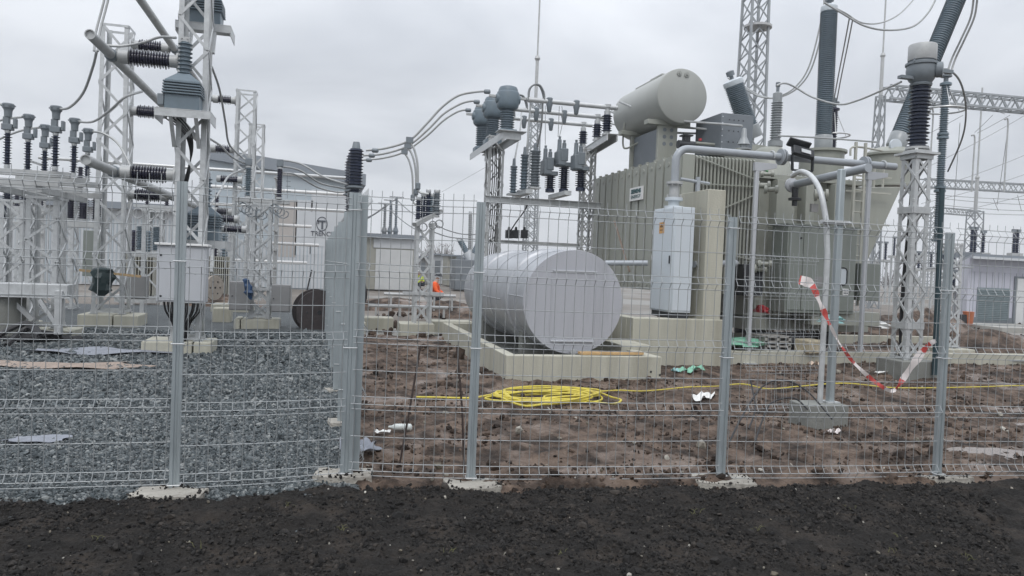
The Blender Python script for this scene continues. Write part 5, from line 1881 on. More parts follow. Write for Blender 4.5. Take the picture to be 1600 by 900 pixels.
# floodlight on the pipe
fl = PY(1240, 240, vY)
root = thing('floodlight', (fl.x, vY - .1, pzv), 'black rectangular floodlight tilted back on the thick pipe', 'floodlight')
Mx = Matrix.Rotation(R(-22), 3, 'X')
Mz = Matrix.Rotation(R(9), 3, 'Y')
M_ = Mz @ Mx
c = V((fl.x - .02, vY - .17, pzv + .14))
MB().box(c + V((.02, .02, .10)), (.46, .05, .17), M=Mz @ Matrix.Rotation(R(35), 3, 'X')).build('visor', black_pl, root, bevel=.01)
MB().box(c + V((.06, -.05, -.06)), (.44, .10, .18), M=M_).build('body', black_pl, root, bevel=.015)
MB().box(c + V((.09, -.115, -.05)), (.20, .012, .075), M=M_).build('lens', glass_lamp, root)
mb = MB()
y_ = vY - .22
z0, z1 = pzv - .26, pzv + .02
x0, x1 = fl.x - .18, fl.x + .26
mb.bar((x0, y_, z1), (x0 + .02, y_, z0), .03, .05).bar((x1, y_, z1), (x1, y_, z0), .03, .05).bar((x0 + .02, y_, z0), (x1, y_, z0), .05, .03)
mb.build('yoke', black_pl, root)
# ------------------------------------------------------------------ the big power transformer
n0 = P(1066, 240, 14.7)
TX0, TYF = n0.x, n0.y
zt0 = n0.z
zb0 = PY(1110, 462, TYF).z
xr1 = PY(1178, 300, TYF).x
trf = thing('power_transformer', (TX0 + 3, TYF + 2.5, 0), 'huge pebble grey power transformer with ribbed radiators, ladder and round oil conservator', 'transformer')
NR = 12
y_far = PX(929, 276, TX0).y
pit = (y_far - TYF) / NR
wid = pit * .80
NF = 21
for k in range(NR):
    y0 = TYF + k * pit
    yc = y0 + wid / 2
    mb = MB()
    for j in range(NF):
        x = TX0 + .012 + (xr1 - TX0 - .02) * j / (NF - 1)
        ww = wid if j else wid
        h0, h1 = zb0 + .04, zt0
        # plate with chamfered upper corners
        poly = [(x - .019, y0, h0), (x - .019, y0 + ww, h0), (x - .019, y0 + ww, h1 - .03), (x - .019, y0 + ww - .05, h1), (x - .019, y0 + .05, h1), (x - .019, y0, h1 - .03)]
        mb.prism(poly, (.038, 0, 0))
    o = mb.build('radiator', trafo, trf, smooth=False)
    for zz in (zt0 - .14, zb0 + .16):
        MB().lathe((TX0 - .02, yc, zz), (1, 0, 0), [(.045, 0), (.05, .01), (.05, xr1 - TX0 + .3)], 10).build('header_pipe', trafo, o)
    MB().box((TX0 + .05, yc - .06, zt0 + .02), (.05, .09, .06)).build('lifting_lug', trafo, o)
# end plates, bracing on the near face
mb = MB()
MB().box((TX0 + .13, TYF - .03, (zt0 + zb0) / 2 + .02), (.26, .016, zt0 - zb0 - .05)).build('cover_plate', trafo, trf)
yb = TYF - .045
xa = TX0 + .32
mb = MB()
mb.bar((xa, yb, zt0 - .05), (xr1 + .05, yb, PY(1178, 282, TYF).z), .022, .025)
mb.bar((xa, yb, PY(1090, 287, TYF).z), (xr1 + .05, yb, PY(1178, 292, TYF).z), .02, .022)
mb.bar((TX0 + .3, yb, PY(1085, 345, TYF).z), (xr1 + .05, yb, PY(1178, 303, TYF).z), .022, .025)
mb.bar((xa, yb, PY(1090, 385, TYF).z), (xr1 + .05, yb, PY(1178, 407, TYF).z), .022, .025)
mb.build('radiator_braces', trafo, trf)
# name plate on the radiator side: white board with lettering
def text_mesh(s, size, M, m, name, parent, ext=.004, bold=0.0, org=None, sx=1.0):
    cu = bpy.data.curves.new(name, 'FONT')
    cu.body = s
    cu.size = size
    cu.extrude = ext
    cu.align_x, cu.align_y = 'CENTER', 'CENTER'
    cu.offset = bold
    tmp = bpy.data.objects.new(name + '_tmp', cu)
    COL.objects.link(tmp)
    dg = bpy.context.evaluated_depsgraph_get()
    me = bpy.data.meshes.new_from_object(tmp.evaluated_get(dg))
    bpy.data.objects.remove(tmp)
    bpy.data.curves.remove(cu)
    me.name = name
    me.transform(Matrix.Diagonal((sx, 1, 1, 1)))
    me.transform(M)
    me.materials.clear()
    me.materials.append(m)
    o = bpy.data.objects.new(name, me)
    COL.objects.link(o)
    if parent is not None:
        o.parent = parent
        o.location = V(org) - ORG[parent]
    ORG[o] = V(org)
    return o


sg = PX(997, 302, TX0 - .05)
ya, yb2 = PX(1007, 300, TX0).y, PX(987, 304, TX0).y
sw = abs(yb2 - ya)
zh = PX(1007, 290, TX0).z - PX(1007, 311, TX0).z
plate = MB().box((TX0 - .035, (ya + yb2) / 2, sg.z), (.03, sw, zh)).build('nameplate', white_m, trf)
Ms = Matrix(((0, 0, -1, 0), (-1, 0, 0, 0), (0, 1, 0, 0), (0, 0, 0, 1)))
text_mesh('SIEMENS', zh * .42, Ms, siem_m, 'lettering', plate, bold=.006, org=(TX0 - .052, (ya + yb2) / 2, sg.z + zh * .18), sx=sw / (zh * .42 * 4.9))
text_mesh('ENERGY', zh * .36, Ms, siem_m, 'lettering', plate, bold=.0, org=(TX0 - .052, (ya + yb2) / 2, sg.z - zh * .22), sx=sw / (zh * .36 * 4.9))

# main tank
TKY = TYF + .25
tx0 = xr1 + .28
tx1 = PY(1338, 300, TKY).x
tz0 = PY(1240, 497, TKY).z
tz1 = PY(1240, 276, TKY).z
tlen = 5.0
MB().box(((tx0 + tx1) / 2, TKY + tlen / 2, (tz0 + tz1) / 2), (tx1 - tx0, tlen, tz1 - tz0)).build('main_tank', trafo, trf, bevel=.02)
MB().box(((tx0 + tx1) / 2, TKY + tlen / 2 - .02, tz1 - .05), (tx1 - tx0 + .2, tlen + .24, .10)).build('tank_rim', trafo, trf, bevel=.008)
mb = MB()
for k in range(22):
    x = tx0 + (tx1 - tx0) * (k + .5) / 22
    mb.lathe((x, TKY - .09, tz1 - .03), (0, 0, 1), [(.018, 0), (.018, .05)], 6)
mb.build('rim_bolt', galv_old, trf)
for (xa_, xb_, yt) in ((1206, 1234, 272), (1251, 1264, 290), (1296, 1302, 285)):
    x0, x1 = PY(xa_, 350, TKY - .14).x, PY(xb_, 350, TKY - .14).x
    zt_ = tz1 - .12
    mb = MB().prism([(x0, TKY - .28, tz0 + .05), (x1, TKY - .28, tz0 + .05), (x1, TKY - .28, zt_ - .18), (x0 + (x1 - x0) * .8, TKY - .28, zt_), (x0, TKY - .28, zt_)], (0, .279, 0))
    mb.build('stiffener', trafo, trf, bevel=.01)
# base skid, wheels
MB().box(((tx0 + tx1) / 2 + .1, TKY + .7, tz0 - .14), (tx1 - tx0 + .6, 1.6, .24)).build('skid_base', trafo, trf, bevel=.01)
MB().box(((tx0 + tx1) / 2 + .1, TKY + 3.6, tz0 - .14), (tx1 - tx0 + .6, 1.6, .24)).build('skid_base', trafo, trf, bevel=.01)
for x in (tx0 + .3, tx1 - .4):
    for yy in (.4, 3.6):
        mb = MB().lathe((x - .08, TKY + yy, .30), (1, 0, 0), [(.05, 0), (.20, .005), (.22, .02), (.20, .05), (.20, .15), (.05, .16)], 20)
        mb.box((x, TKY + yy, .42), (.34, .3, .22))
        mb.build('wheel', black_pl, trf)
# grey-green control cubicles on the front
for (xa_, xb_, y0_, y1_, dd, win) in ((1229, 1337, 354, 490, .55, True), (1345, 1376, 412, 470, .5, False)):
    Yc = TKY - .28 - dd
    x0, x1 = PY(xa_, 420, Yc).x, PY(xb_, 420, Yc).x
    z1, z0 = PY((xa_ + xb_) / 2, y0_, Yc).z, PY((xa_ + xb_) / 2, y1_, Yc).z
    o = MB().box(((x0 + x1) / 2, Yc + dd / 2, (z0 + z1) / 2), (x1 - x0, dd, z1 - z0)).build('control_cubicle', trafo_dk, trf, bevel=.012)
    if win:
        xm = PY(1252, 420, Yc).x
        for (u0, u1) in ((x0 + .03, xm), (xm + .02, x1 - .03)):
            MB().box(((u0 + u1) / 2, Yc - .010, (z0 + z1) / 2), (u1 - u0, .02, (z1 - z0) * .93)).build('cubicle_door', trafo_dk, o, bevel=.006)
        c = PY(1314, 432, Yc - .03)
        mb = MB()
        k = 24
        ring = [(c.x + .14 * max(-1, min(1, 1.25 * math.cos(2 * math.pi * j / k))), Yc - .021, c.z + .17 * max(-1, min(1, 1.25 * math.sin(2 * math.pi * j / k)))) for j in range(k)]
        mb.tube(ring, .016, 6, closed=True)
        mb.build('window_seal', black_m, o)
        MB().prism([(x, y, z) for x, y, z in ring], (0, -.004, 0)).build('window_pane', cab_white, o)
        MB().box((c.x - .06, Yc - .03, c.z), (.06, .012, .07)).build('gauge', box_dk, o)
        q = PY(1320, 456, Yc)
        MB().box((q.x, Yc - .024, q.z), (.13, .006, .13)).build('sign', white_m, o)
        mb = MB()
        for r_ in range(2):
            for c_ in range(3):
                mb.box((q.x - .035 + .036 * c_, Yc - .029, q.z + .028 - .055 * r_), (.022, .004, .03))
        mb.build('sign_print', logo_m, o)
        q = PY(1278, 440, Yc)
        MB().box((q.x, Yc - .024, q.z), (.16, .006, .2)).build('data_plate', mvbox, o)
        MB().lathe((PY(1250, 372, Yc).x, Yc - .02, PY(1250, 372, Yc).z), (0, -1, 0), [(.02, 0), (.02, .03)], 8).build('lock', black_pl, o)
        MB().box(((x0 + x1) / 2, Yc + dd / 2, z1 + .015), (x1 - x0 + .06, dd + .06, .03)).build('cubicle_roof', trafo_dk, o)
MB().box((PY(1310, 480, TKY - .5).x, TKY - .5, PY(1310, 493, TKY - .5).z - .05), (1.6, .5, .28)).build('cubicle_base', trafo, trf, bevel=.01)

# turrets and bushings
def flanged_cyl(c, z0, z1, r, m=trafo, name='turret'):
    mb = MB().lathe((c.x, c.y, z0), (0, 0, 1), [(r, 0), (r, z1 - z0 - .05), (r * 1.08, z1 - z0 - .045), (r * 1.08, z1 - z0), (r * .3, z1 - z0 + .03)], 28)
    return mb.build(name, m, trf)


y1 = TYF + 1.3
cS = PY(1203, 250, y1)
zS = PY(1210, 232, y1).z
MB().lathe((cS.x, y1, tz1 - .06), (0, 0, 1), [(.62, 0), (.62, .05), (.55, .07), (.34, zS - tz1 - .02), (.24, zS - tz1 + .06), (.2, zS - tz1 + .06)], 28).build('turret', trafo, trf)
b1 = PY(1211, 228, y1)
tp = PY(1212, 140, y1)
o = MB().lathe((b1.x, y1, b1.z - .02), (0, 0, 1), [(.16, 0), (.16, .12)] + [(r, t + .12) for r, t in shed_prof(tp.z - b1.z - .36, .095, .125, .055, 1)] + [(.10, tp.z - b1.z - .2), (.10, tp.z - b1.z - .06), (.05, tp.z - b1.z - .03)], 20).build('neutral_bushing', ins_pale, trf, ang=50)
MB().lathe((b1.x, y1, tp.z - .06), (0, 0, 1), [(.035, 0), (.035, .12), (.05, .13), (.05, .22), (.02, .23)], 10).build('terminal', ct_mid, o)
y2 = TYF + 2.0
cB = PY(1283, 260, y2)
zB = PY(1283, 236, y2).z
MB().lathe((cB.x, y2, tz1 - .06), (0, 0, 1), [(.62, 0), (.62, .06), (.50, .08), (.50, zB - tz1), (.56, zB - tz1 + .005), (.56, zB - tz1 + .06), (.3, zB - tz1 + .08)], 32).build('turret', trafo, trf)
zt_ = PY(1286, 10, y2).z


def big_bushing(p, ax, L, r, m, nm='main_bushing', nseg=24, pitch=.046):
    ax = V(ax).normalized()
    o = MB().lathe(p, ax, [(r * 1.02, 0), (r * 1.05, .02), (r * 1.05, .30), (r * .98, .32)], nseg).build('bushing_base', ins_pale, trf)
    b = MB().lathe(p + ax * .32, ax, shed_prof(L - .32 - .16, r * .86, r, pitch, 1), nseg).build(nm, m, trf, ang=50)
    MB().lathe(p + ax * (L - .16), ax, [(r * .95, 0), (r * .98, .03), (r * .95, .12), (r * .7, .16)], nseg).build('bushing_cap', cab_white, b)
    MB().lathe(p + ax * L, ax, [(.05, 0), (.05, .08), (.1, .09), (.1, .2), (.05, .22)], 12).build('terminal', ct_mid, b)
    return b


big_bushing(V((cB.x + .03, y2, zB + .05)), (-.01, 0, 1), zt_ - zB, .195, ins_grey)
# left leaning bushing behind the box
y3 = TYF + 3.4
bL0, bL1 = PY(1172, 208, y3), PY(1144, 124, y3)
big_bushing(bL0 - (bL1 - bL0) * .1, bL1 - bL0, (bL1 - bL0).length * 1.1, .26, ins_grey)
MB().lathe((bL0.x, y3, tz1 - .06), (0, 0, 1), [(.6, 0), (.55, .1), (.45, bL0.z - tz1 - .3), (.3, bL0.z - tz1 - .28)], 24).build('turret', trafo, trf)
# right leaning bushing on the slanting outer turret
y4 = TYF + .85
s0, s1 = PY(1399, 230, y4), PY(1494, 0, y4)
big_bushing(s0, (s1 - s0), (s1 - s0).length * 1.12, .20, ins_grey, pitch=.055)
poly = [PY(1316, 292, y4 - .55), PY(1409, 292, y4 - .55), PY(1338, 446, y4 - .55), PY(1316, 446, y4 - .55)]
MB().prism([(p.x, TKY + .05, p.z) for p in poly], (0, 1.35, 0)).build('slanting_turret', trafo, trf, bevel=.02)
ax = (s1 - s0).normalized()
cT = PY(1391, 260, y4)
zT0, zT1 = PY(1391, 293, y4).z, PY(1391, 241, y4).z
MB().lathe((cT.x, y4, zT0), (0, 0, 1), [(.54, 0), (.54, .05), (.49, .06), (.49, zT1 - zT0 - .06), (.55, zT1 - zT0 - .05), (.55, zT1 - zT0), (.42, zT1 - zT0 + .10), (.28, zT1 - zT0 + .14)], 32).build('turret', trafo, trf)
mb = MB()
mb.lathe(s0 - ax * .02 + V((-.28, -.30, -.02)), (0, -1, 0), [(.15, 0), (.15, .06), (.06, .07)], 18)
mb.build('gauge_cover', cab_white, trf)

# blue grey cable box with punched front
y5 = TYF + .55
x0, x1 = PY(1126, 220, y5).x, PY(1176, 220, y5).x
z0, z1 = PY(1150, 240, y5).z, PY(1150, 178, y5).z
o = MB().box(((x0 + x1) / 2, y5 + .55, (z0 + z1) / 2), (x1 - x0, 1.1, z1 - z0)).build('cable_box', box_dk, trf, bevel=.01)
MB().box(((x0 + x1) / 2 + .1, y5 + .5, (z0 + tz1) / 2 - .05), (.5, .8, z0 - tz1 + .1)).build('cable_box_foot', trafo, trf)
mb = MB()
for r_ in range(3):
    for c_ in range(4):
        mb.lathe((x0 + (x1 - x0) * (.24 + .145 * c_), y5 - .002, z1 - (z1 - z0) * (.16 + .28 * r_)), (0, -1, 0), [(.014, 0), (.014, .004)], 8)
mb.build('punched_hole', black_pl, o)
mb = MB()
for k in range(6):
    mb.lathe((x0 + .02, y5 - .002, z1 - (z1 - z0) * (.1 + .16 * k)), (0, -1, 0), [(.012, 0), (.012, .02)], 6)
mb.build('bolt', cab_white, o)
q = PY(1162, 222, TYF + .2)
o = MB().lathe((q.x, TYF + .2, q.z - .16), (0, 0, 1), [(.16, 0), (.16, .03), (.07, .035), (.07, .1), (.13, .11), (.10, .18), (.06, .26), (.045, .42), (.03, .44)], 16).build('cone_bushing', ins_pale, trf)
MB().box((q.x, TYF + .35, q.z - .45), (.4, .5, .6)).build('bushing_seat', trafo, trf)
# protective relay gear near the conservator foot
q = P(1072, 222, 15.6)
mb = MB().box(q, (.12, .14, .22)).box(q + V((0, 0, .13)), (.22, .2, .03)).lathe(q + V((-.18, 0, -.06)), (1, 0, 0), [(.09, 0), (.09, .36)], 12)
mb.build('oil_relay', black_pl, trf)
mb = MB().lathe(q + V((.22, 0, .0)), (1, 0, 0), [(.03, 0), (.03, .5)], 8)
mb.build('oil_relay_pipe', trafo, trf)
q2 = q + V((.32, 0, .05))
MB().lathe(q2, (0, 0, 1), [(.035, 0), (.035, .05)], 8).build('red_cap', red_m, trf)

# conservator
cn = P(1066, 150, 16.0)
CR = 43 * 16 / FPX * .985
clen = 16.0 / .868 - 16.0
con = MB()
con.lathe((cn.x, cn.y, cn.z), (0, 1, 0), [(CR - .02, -.012), (CR - .004, 0), (CR, .01), (CR, clen), (CR * .9, clen + .08), (CR * .5, clen + .13)], 72)
o = con.build('conservator', trafo_end, trf)
for (dx, dz_) in ((-.17, .80), (.13, .78)):
    MB().lathe((cn.x + dx * CR, cn.y - .012, cn.z + dz_ * CR), (0, -1, 0), [(.055, 0), (.055, .02), (.02, .02), (.02, .05)], 14).build('end_port', trafo_end, o)
MB().box((cn.x - .05, cn.y + 1.0, cn.z + CR + .025), (.24, .62, .05)).build('top_hatch', trafo_end, o, bevel=.008)
mb = MB()
mb.bar((cn.x - .16, cn.y + 1.0, cn.z + CR + .01), (cn.x - .16, cn.y + 2.1, cn.z + CR + .01), .03, .03)
mb.build('top_rail', trafo_end, o)
# saddle and holed support
YS = cn.y + .35
sx0, sx1 = PY(1026, 230, YS).x, PY(1056, 230, YS).x
zbot = tz1 - .3
for yy in (YS, YS + 1.45):
    zh_ = cn.z - CR * .93
    MB().box(((sx0 + sx1) / 2, yy, (zh_ + zbot) / 2), (sx1 - sx0, .09, zh_ - zbot)).build('conservator_support', trafo, trf, bevel=.006)
    if yy == YS:
        for r_ in range(3):
            for c_ in range(2):
                MB().lathe((sx0 + (sx1 - sx0) * (.33 + .36 * c_), yy - .048, cn.z - CR - .10 - .15 * r_), (0, -1, 0), [(.042, 0), (.042, .004)], 16).build('lightening_hole', box_dk, trf)
    MB().box(((sx0 + sx1) / 2, yy, zh_ - .0), (1.0, .2, .10)).build('support_head', trafo, trf, bevel=.008)
MB().box((sx0 + .1, YS + .73, (cn.z - CR + zbot) / 2 - .05), (.06, 1.32, cn.z - CR - zbot - .02)).build('support_web', box_dk, trf)
a = V((cn.x - CR * .86, cn.y + 1.9, cn.z - CR * .45))
mb = MB().tube(spline([a, a + V((-.02, 0, -.5)), a + V((.05, -.1, -.62)), a + V((.3, -.5, -.45)), a + V((.6, -.9, -.25))], 6), .022, 8)
mb.build('oil_pipe', trafo, trf)
# ladder
ly = TKY - .35
lx0, lx1 = PY(1331, 350, ly).x, PY(1346, 350, ly).x
lz0, lz1 = PY(1338, 478, ly).z, PY(1338, 222, ly).z
o = None
lm = mat('ladder_cream_paint', (.42, .42, .37), .5, 0, .06, 4)
for x in (lx0, lx1):
    rl = MB().box((x, ly, (lz0 + lz1) / 2), (.045, .05, lz1 - lz0)).build('ladder_rail', lm, trf)
    o = o or rl
for k in range(12):
    z = lz0 + .14 + (lz1 - lz0 - .9) * k / 11
    MB().tube([V((lx0, ly, z)), V((lx1, ly, z))], .016, 6).build('ladder_rung', lm, trf)
lx2, lx3 = PY(1362, 350, ly + .5).x, PY(1376, 350, ly + .5).x
mb = MB()
for x in (lx2, lx3):
    mb.box((x, ly + .5, (PY(1370, 355, ly + .5).z + PY(1370, 262, ly + .5).z) / 2), (.035, .035, 1.3))
for py in (275, 300, 350):
    mb.box(((lx0 + lx3) / 2, ly + .25, PY(1350, py, ly + .25).z), (lx3 - lx0, .03, .035))
mb.build('ladder_cage', lm, trf)
mb = MB()
hz_ = PY(1350, 236, ly).z
mb.tube(spline([V((lx0 - .12, ly, hz_ - .12)), V((lx0 - .12, ly, hz_ + .02)), V((lx0 - .02, ly, hz_ + .07)), V((lx0 + .3, ly + .1, hz_ + .09)), V((lx0 + .9, ly + .3, hz_ + .1))], 5), .022, 8)
mb.tube([V((lx0 + .1, ly + .1, hz_ + .06)), V((lx0 + .1, ly + .1, hz_ - .4))], .018, 6)
mb.tube([V((lx0 + .38, ly + .15, hz_ + .09)), V((lx0 + .38, ly + .15, hz_ - .5))], .018, 6)
mb.build('handrail', lm, trf)
# valves and small pipes on the tank
for (px, py, d, r) in ((1190, 290, 14.7, .09), (1202, 296, 14.6, .08), (1196, 272, 14.9, .06), (1280, 305, 14.7, .12), (1185, 420, 14.7, .09), (1192, 412, 14.6, .07)):
    q = P(px, py, d)
    mb = MB().lathe(q, (.8, -.5, 0), [(r * .5, -.1), (r, -.09), (r, -.04), (r * .6, -.03), (r * .6, .1), (r, .11), (r, .16), (r * .4, .17)], 14)
    mb.build('valve', trafo, trf)
q = P(1272, 318, 14.6)
MB().box(P(1272, 325, 14.75), (.16, .05, .16)).build('data_plate', mvbox, trf)
MB().box(P(1160, 437, 15.1), (.45, .8, .62)).build('pump_housing', black_pl, trf, bevel=.02)
o = MB().tube([P(1180, 270, 14.9), P(1188, 262, 14.7), P(1200, 268, 14.6)], .02, 6).build('earth_strap', green_m, trf)
# ------------------------------------------------------------------ right current transformer on its lattice support
q = P(1424, 400, 12.95)
GX_, GY_ = q.x, q.y
zt = P(1432, 243, 12.95).z
sup = thing('lattice_column', (GX_, GY_, 0), 'stout four legged lattice support at the right, drum headed transformer on top', 'lattice column')
lattice_parts(sup, GX_, GY_, .30, zt, .34, .32, 9, .075, .038, xb=True)
mb = MB()
for z in (zt - .02, zt - .95, .9):
    w = .34
    for a, b2 in (((-1, -1), (1, -1)), ((1, -1), (1, 1)), ((1, 1), (-1, 1)), ((-1, 1), (-1, -1))):
        mb.bar((GX_ + a[0] * w / 2, GY_ + a[1] * w / 2, z), (GX_ + b2[0] * w / 2, GY_ + b2[1] * w / 2, z), .04, .11)
mb.build('belt', galv, sup, smooth=False)
MB().box((GX_, GY_, zt + .02), (.50, .50, .035)).build('top_plate', galv, sup)
q = G(1412, 588)
MB().box((GX_ - .02, GY_ - .05, .12), (.74, .62, .40)).build('footing', conc_gr, sup, bevel=.02)
mb = MB()
for k in range(3):
    mb.tube(spline([V((GX_ - .15 + .03 * k, GY_, zt - .1)), V((GX_ - .12 + .03 * k, GY_ - .05, zt - .5)), V((GX_ - .15 + .02 * k, GY_, 1.5)), V((GX_ - .13, GY_, .35))], 5), .02, 5)
mb.build('cable_run', black_m, sup)
ct = thing('current_transformer', (GX_, GY_, zt + .04), 'tall transformer with silver drum cap and dark navy insulator at the right', 'transformer')
zi0, zi1 = P(1434, 232, 12.95).z, P(1440, 135, 12.95).z
mb = MB()
mb.lathe((GX_, GY_, zt + .04), (0, 0, 1), [(.22, 0), (.22, .03), (.13, .05), (.13, zi0 - zt - .08), (.19, zi0 - zt - .06), (.19, zi0 - zt - .03), (.14, zi0 - zt)], 20)
for k in range(4):
    an = k * math.pi / 2 + math.pi / 4
    c = V((GX_ + .17 * math.cos(an), GY_ + .17 * math.sin(an), 0))
    mb.bar(c + V((0, 0, zt + .04)), V((GX_ + .15 * math.cos(an), GY_ + .15 * math.sin(an), zi0 - .03)), .05, .08)
mb.build('pedestal', galv_old, ct)
MB().lathe((GX_, GY_, zi0), (0, 0, 1), shed_prof(zi1 - zi0, .125, .178, .058, .62), 22).build('insulator', ins_navy, ct, ang=50)
zc = zi1
MB().lathe((GX_, GY_, zc), (0, 0, 1), [(.17, 0), (.18, .03), (.15, .05), (.19, .09), (.235, .17), (.245, .26), (.235, .34), (.26, .35), (.26, .385), (.21, .40), (.20, .43)], 28).build('housing', ct_mid, ct)
MB().lathe((GX_, GY_, zc + .43), (0, 0, 1), [(.22, 0), (.225, .01), (.225, .25), (.215, .27), (.1, .28)], 28).build('silver_cap', galv_old, ct)
MB().lathe((GX_ + .12, GY_ - .16, zc + .25), (.7, -.7, 0), [(.10, 0), (.13, .03), (.13, .12), (.08, .13)], 16).build('side_port', ct_mid, ct)
MB().box((GX_ - .30, GY_, zc + .12), (.28, .10, .05)).build('terminal', ct_mid, ct)
MB().box((GX_ + .36, GY_ - .1, zc + .27), (.34, .08, .06)).build('terminal', ct_mid, ct)
MB().tube([V((GX_ - .25, GY_ - .1, zc + .37)), V((GX_ - .25, GY_ - .1, zc + .43))], .012, 6).build('lifting_lug', ct_mid, ct)
cable('conductor', [(1408, 128, 12.95), (1385, 138, 13.6), (1340, 157, 15), (1310, 163, 16), (1270, 152, 16.4), (1240, 135, 16.5), (1225, 130, 16.2), (1213, 134, 16.1)], .02, 'grey conductor sagging from the neutral bushing to the drum capped transformer', m=alu_old, n=8)
cable('conductor', [(1462, 115, 12.9), (1478, 108, 13), (1497, 122, 13.4), (1507, 150, 14.2), (1509, 185, 15), (1502, 220, 16), (1481, 268, 16.9)], .018, 'dark conductor arching right of the drum capped transformer', m=cable_m)
# dark pole strapped to the support
a = P(1466, 480, 12.6)
t_ = P(1472, 295, 12.6)
tag(MB().tube([V((a.x, a.y, .1)), V((t_.x, t_.y, t_.z))], .045, 10).build('dark_pole', mat('dark_teal_paint', (.02, .045, .055), .4, 0, .1, 6)), 'thin dark teal pole tied to the stout lattice support', 'pole')

# tall slim arrester with ring behind it
def slim_arrester(px, ytop, ybot, d, r, lab, ringpx=None, units=2, m=ins_grey):
    t, b2 = P(px, ytop, d), P(px, ybot, d)
    x, y = t.x, t.y
    root = thing('surge_arrester', (x, y, b2.z), lab, 'arrester')
    h = (t.z - b2.z) / units
    for k in range(units):
        MB().lathe((x, y, b2.z + h * k), (0, 0, 1), [(r * 1.3, 0), (r * 1.3, .05), (r, .06)] + [(q_, s + .06) for q_, s in shed_prof(h - .16, r * .78, r * 1.05, .05, 1)] + [(r, h - .09), (r * 1.35, h - .08), (r * 1.35, h - .03), (r * .7, h)], 16).build('insulator', m, root, ang=50)
    MB().lathe((x, y, t.z), (0, 0, 1), [(.05, 0), (.05, .1), (.12, .11), (.12, .15), (.04, .16), (.04, .26)], 10).build('terminal', ct_mid, root)
    if ringpx:
        z = P(px, ringpx, d).z
        R_ = .42
        ring = [V((x + R_ * math.cos(a_), y + R_ * math.sin(a_), z)) for a_ in np.linspace(0, 2 * math.pi, 40, endpoint=False)]
        mb = MB().tube(ring, .022, 8, closed=True)
        for a_ in (0, 2.1, 4.2):
            mb.bar((x + R_ * math.cos(a_), y + R_ * math.sin(a_), z), (x, y, t.z), .012, .012)
        mb.build('corona_ring', alu, root)
    return root


ar = slim_arrester(1478, 128, 378, 17.0, .09, 'tall slim grey arrester with corona ring behind the drum capped transformer', 172, 3)
q = P(1484, 450, 17.0)
ls = thing('lattice_column', (q.x, q.y, 0), 'lattice column under the tall slim ringed arrester at the right', 'lattice column')
lattice_parts(ls, q.x - .02, q.y, .2, P(1478, 380, 17).z, .34, .32, 8, .07, .04, xb=True)
footing(ls, q.x, q.y, .8, .8, .2)
ar2 = slim_arrester(1304, 168, 236, 20.5, .10, 'short dark arrester with ring standing between the tall bushings', 212, 1, ins_dark)
q = P(1304, 238, 20.5)
MB().box((q.x, q.y, q.z / 2), (.22, .22, q.z)).build('pedestal', galv_old, ar2)
# conductors of the top right
for k, (pts, r, lab) in enumerate((
    ([(1288, 4, 16.8), (1318, 22, 16.8), (1350, 40, 16.8), (1385, 47, 17), (1425, 42, 17.2), (1450, 20, 17.4), (1465, -8, 17.6)], .022, 'front conductor drooping from the great upright bushing at top right'),
    ([(1290, 6, 17), (1320, 20, 17.6), (1345, 35, 18), (1375, 36, 18.6), (1405, 22, 19), (1432, -6, 19.4)], .018, 'rear conductor drooping from the great upright bushing at top right'),
    ([(1330, 28, 16.9), (1322, 70, 18), (1312, 120, 19.5), (1305, 158, 20.5)], .016, 'twin dropper from the drooping conductor to the short ringed arrester'),
    ([(1140, 122, 19.4), (1165, 138, 19), (1190, 151, 18.4), (1215, 152, 18.4), (1245, 136, 18.4), (1268, 100, 18.4), (1288, 20, 18.4), (1290, -10, 18.4)], .02, 'twin jumper looping from the left leaning bushing behind the neutral bushing'),
    ([(1525, -12, 16.4), (1520, 25, 16.6), (1505, 60, 16.8), (1490, 92, 17), (1481, 120, 17)], .022, 'twin conductor falling from the top right corner to the slim arrester'),
    ([(1215, 212, 16.2), (1260, 214, 16.5), (1320, 218, 17), (1370, 222, 17.4)], .02, 'level thin pipe crossing behind the floodlight'),
    ([(1440, 420, 20), (1480, 418, 22), (1520, 418, 25)], .03, 'dark rod behind the right lattice support'),
)):
    cable('conductor', pts, r, lab, m=alu_old if k != 6 else cable_m, group='conductors of the right yard', n=7, twin=.04 if k in (2, 3, 4) else 0)

# ------------------------------------------------------------------ lattice masts, gantries and lightning rods
def mast(px, ybot, ytop, d, w0, w1, bays, lab, rod=None, leg=.10, grp=None, mtl=None, z0=None):
    t = P(px, ytop, d)
    root = thing('lattice_mast', (t.x, t.y, 0), lab, 'mast', grp)
    zb = 0 if z0 is None else z0
    lattice_parts(root, t.x, t.y, zb, t.z, w0, w1, bays, leg, leg * .55, mtl or far_steel, xb=True, simple=True)
    if rod:
        e_ = P(rod[0], rod[1], d)
        mid_ = t.z + (e_.z - t.z) * .42
        MB().tube([V((t.x, t.y, t.z - .1)), V((t.x, t.y, mid_))], .09 * d / 40, 8).build('rod_base', galv_old, root)
        MB().tube([V((t.x, t.y, mid_ - .02)), V((t.x, t.y, e_.z + 3))], .045 * d / 40, 6).build('lightning_rod', galv_old, root)
        MB().lathe((t.x, t.y, mid_ - .1), (0, 0, 1), [(.10, 0), (.16, .1), (.10, .25)], 8).build('collar', galv_old, root)
    return root


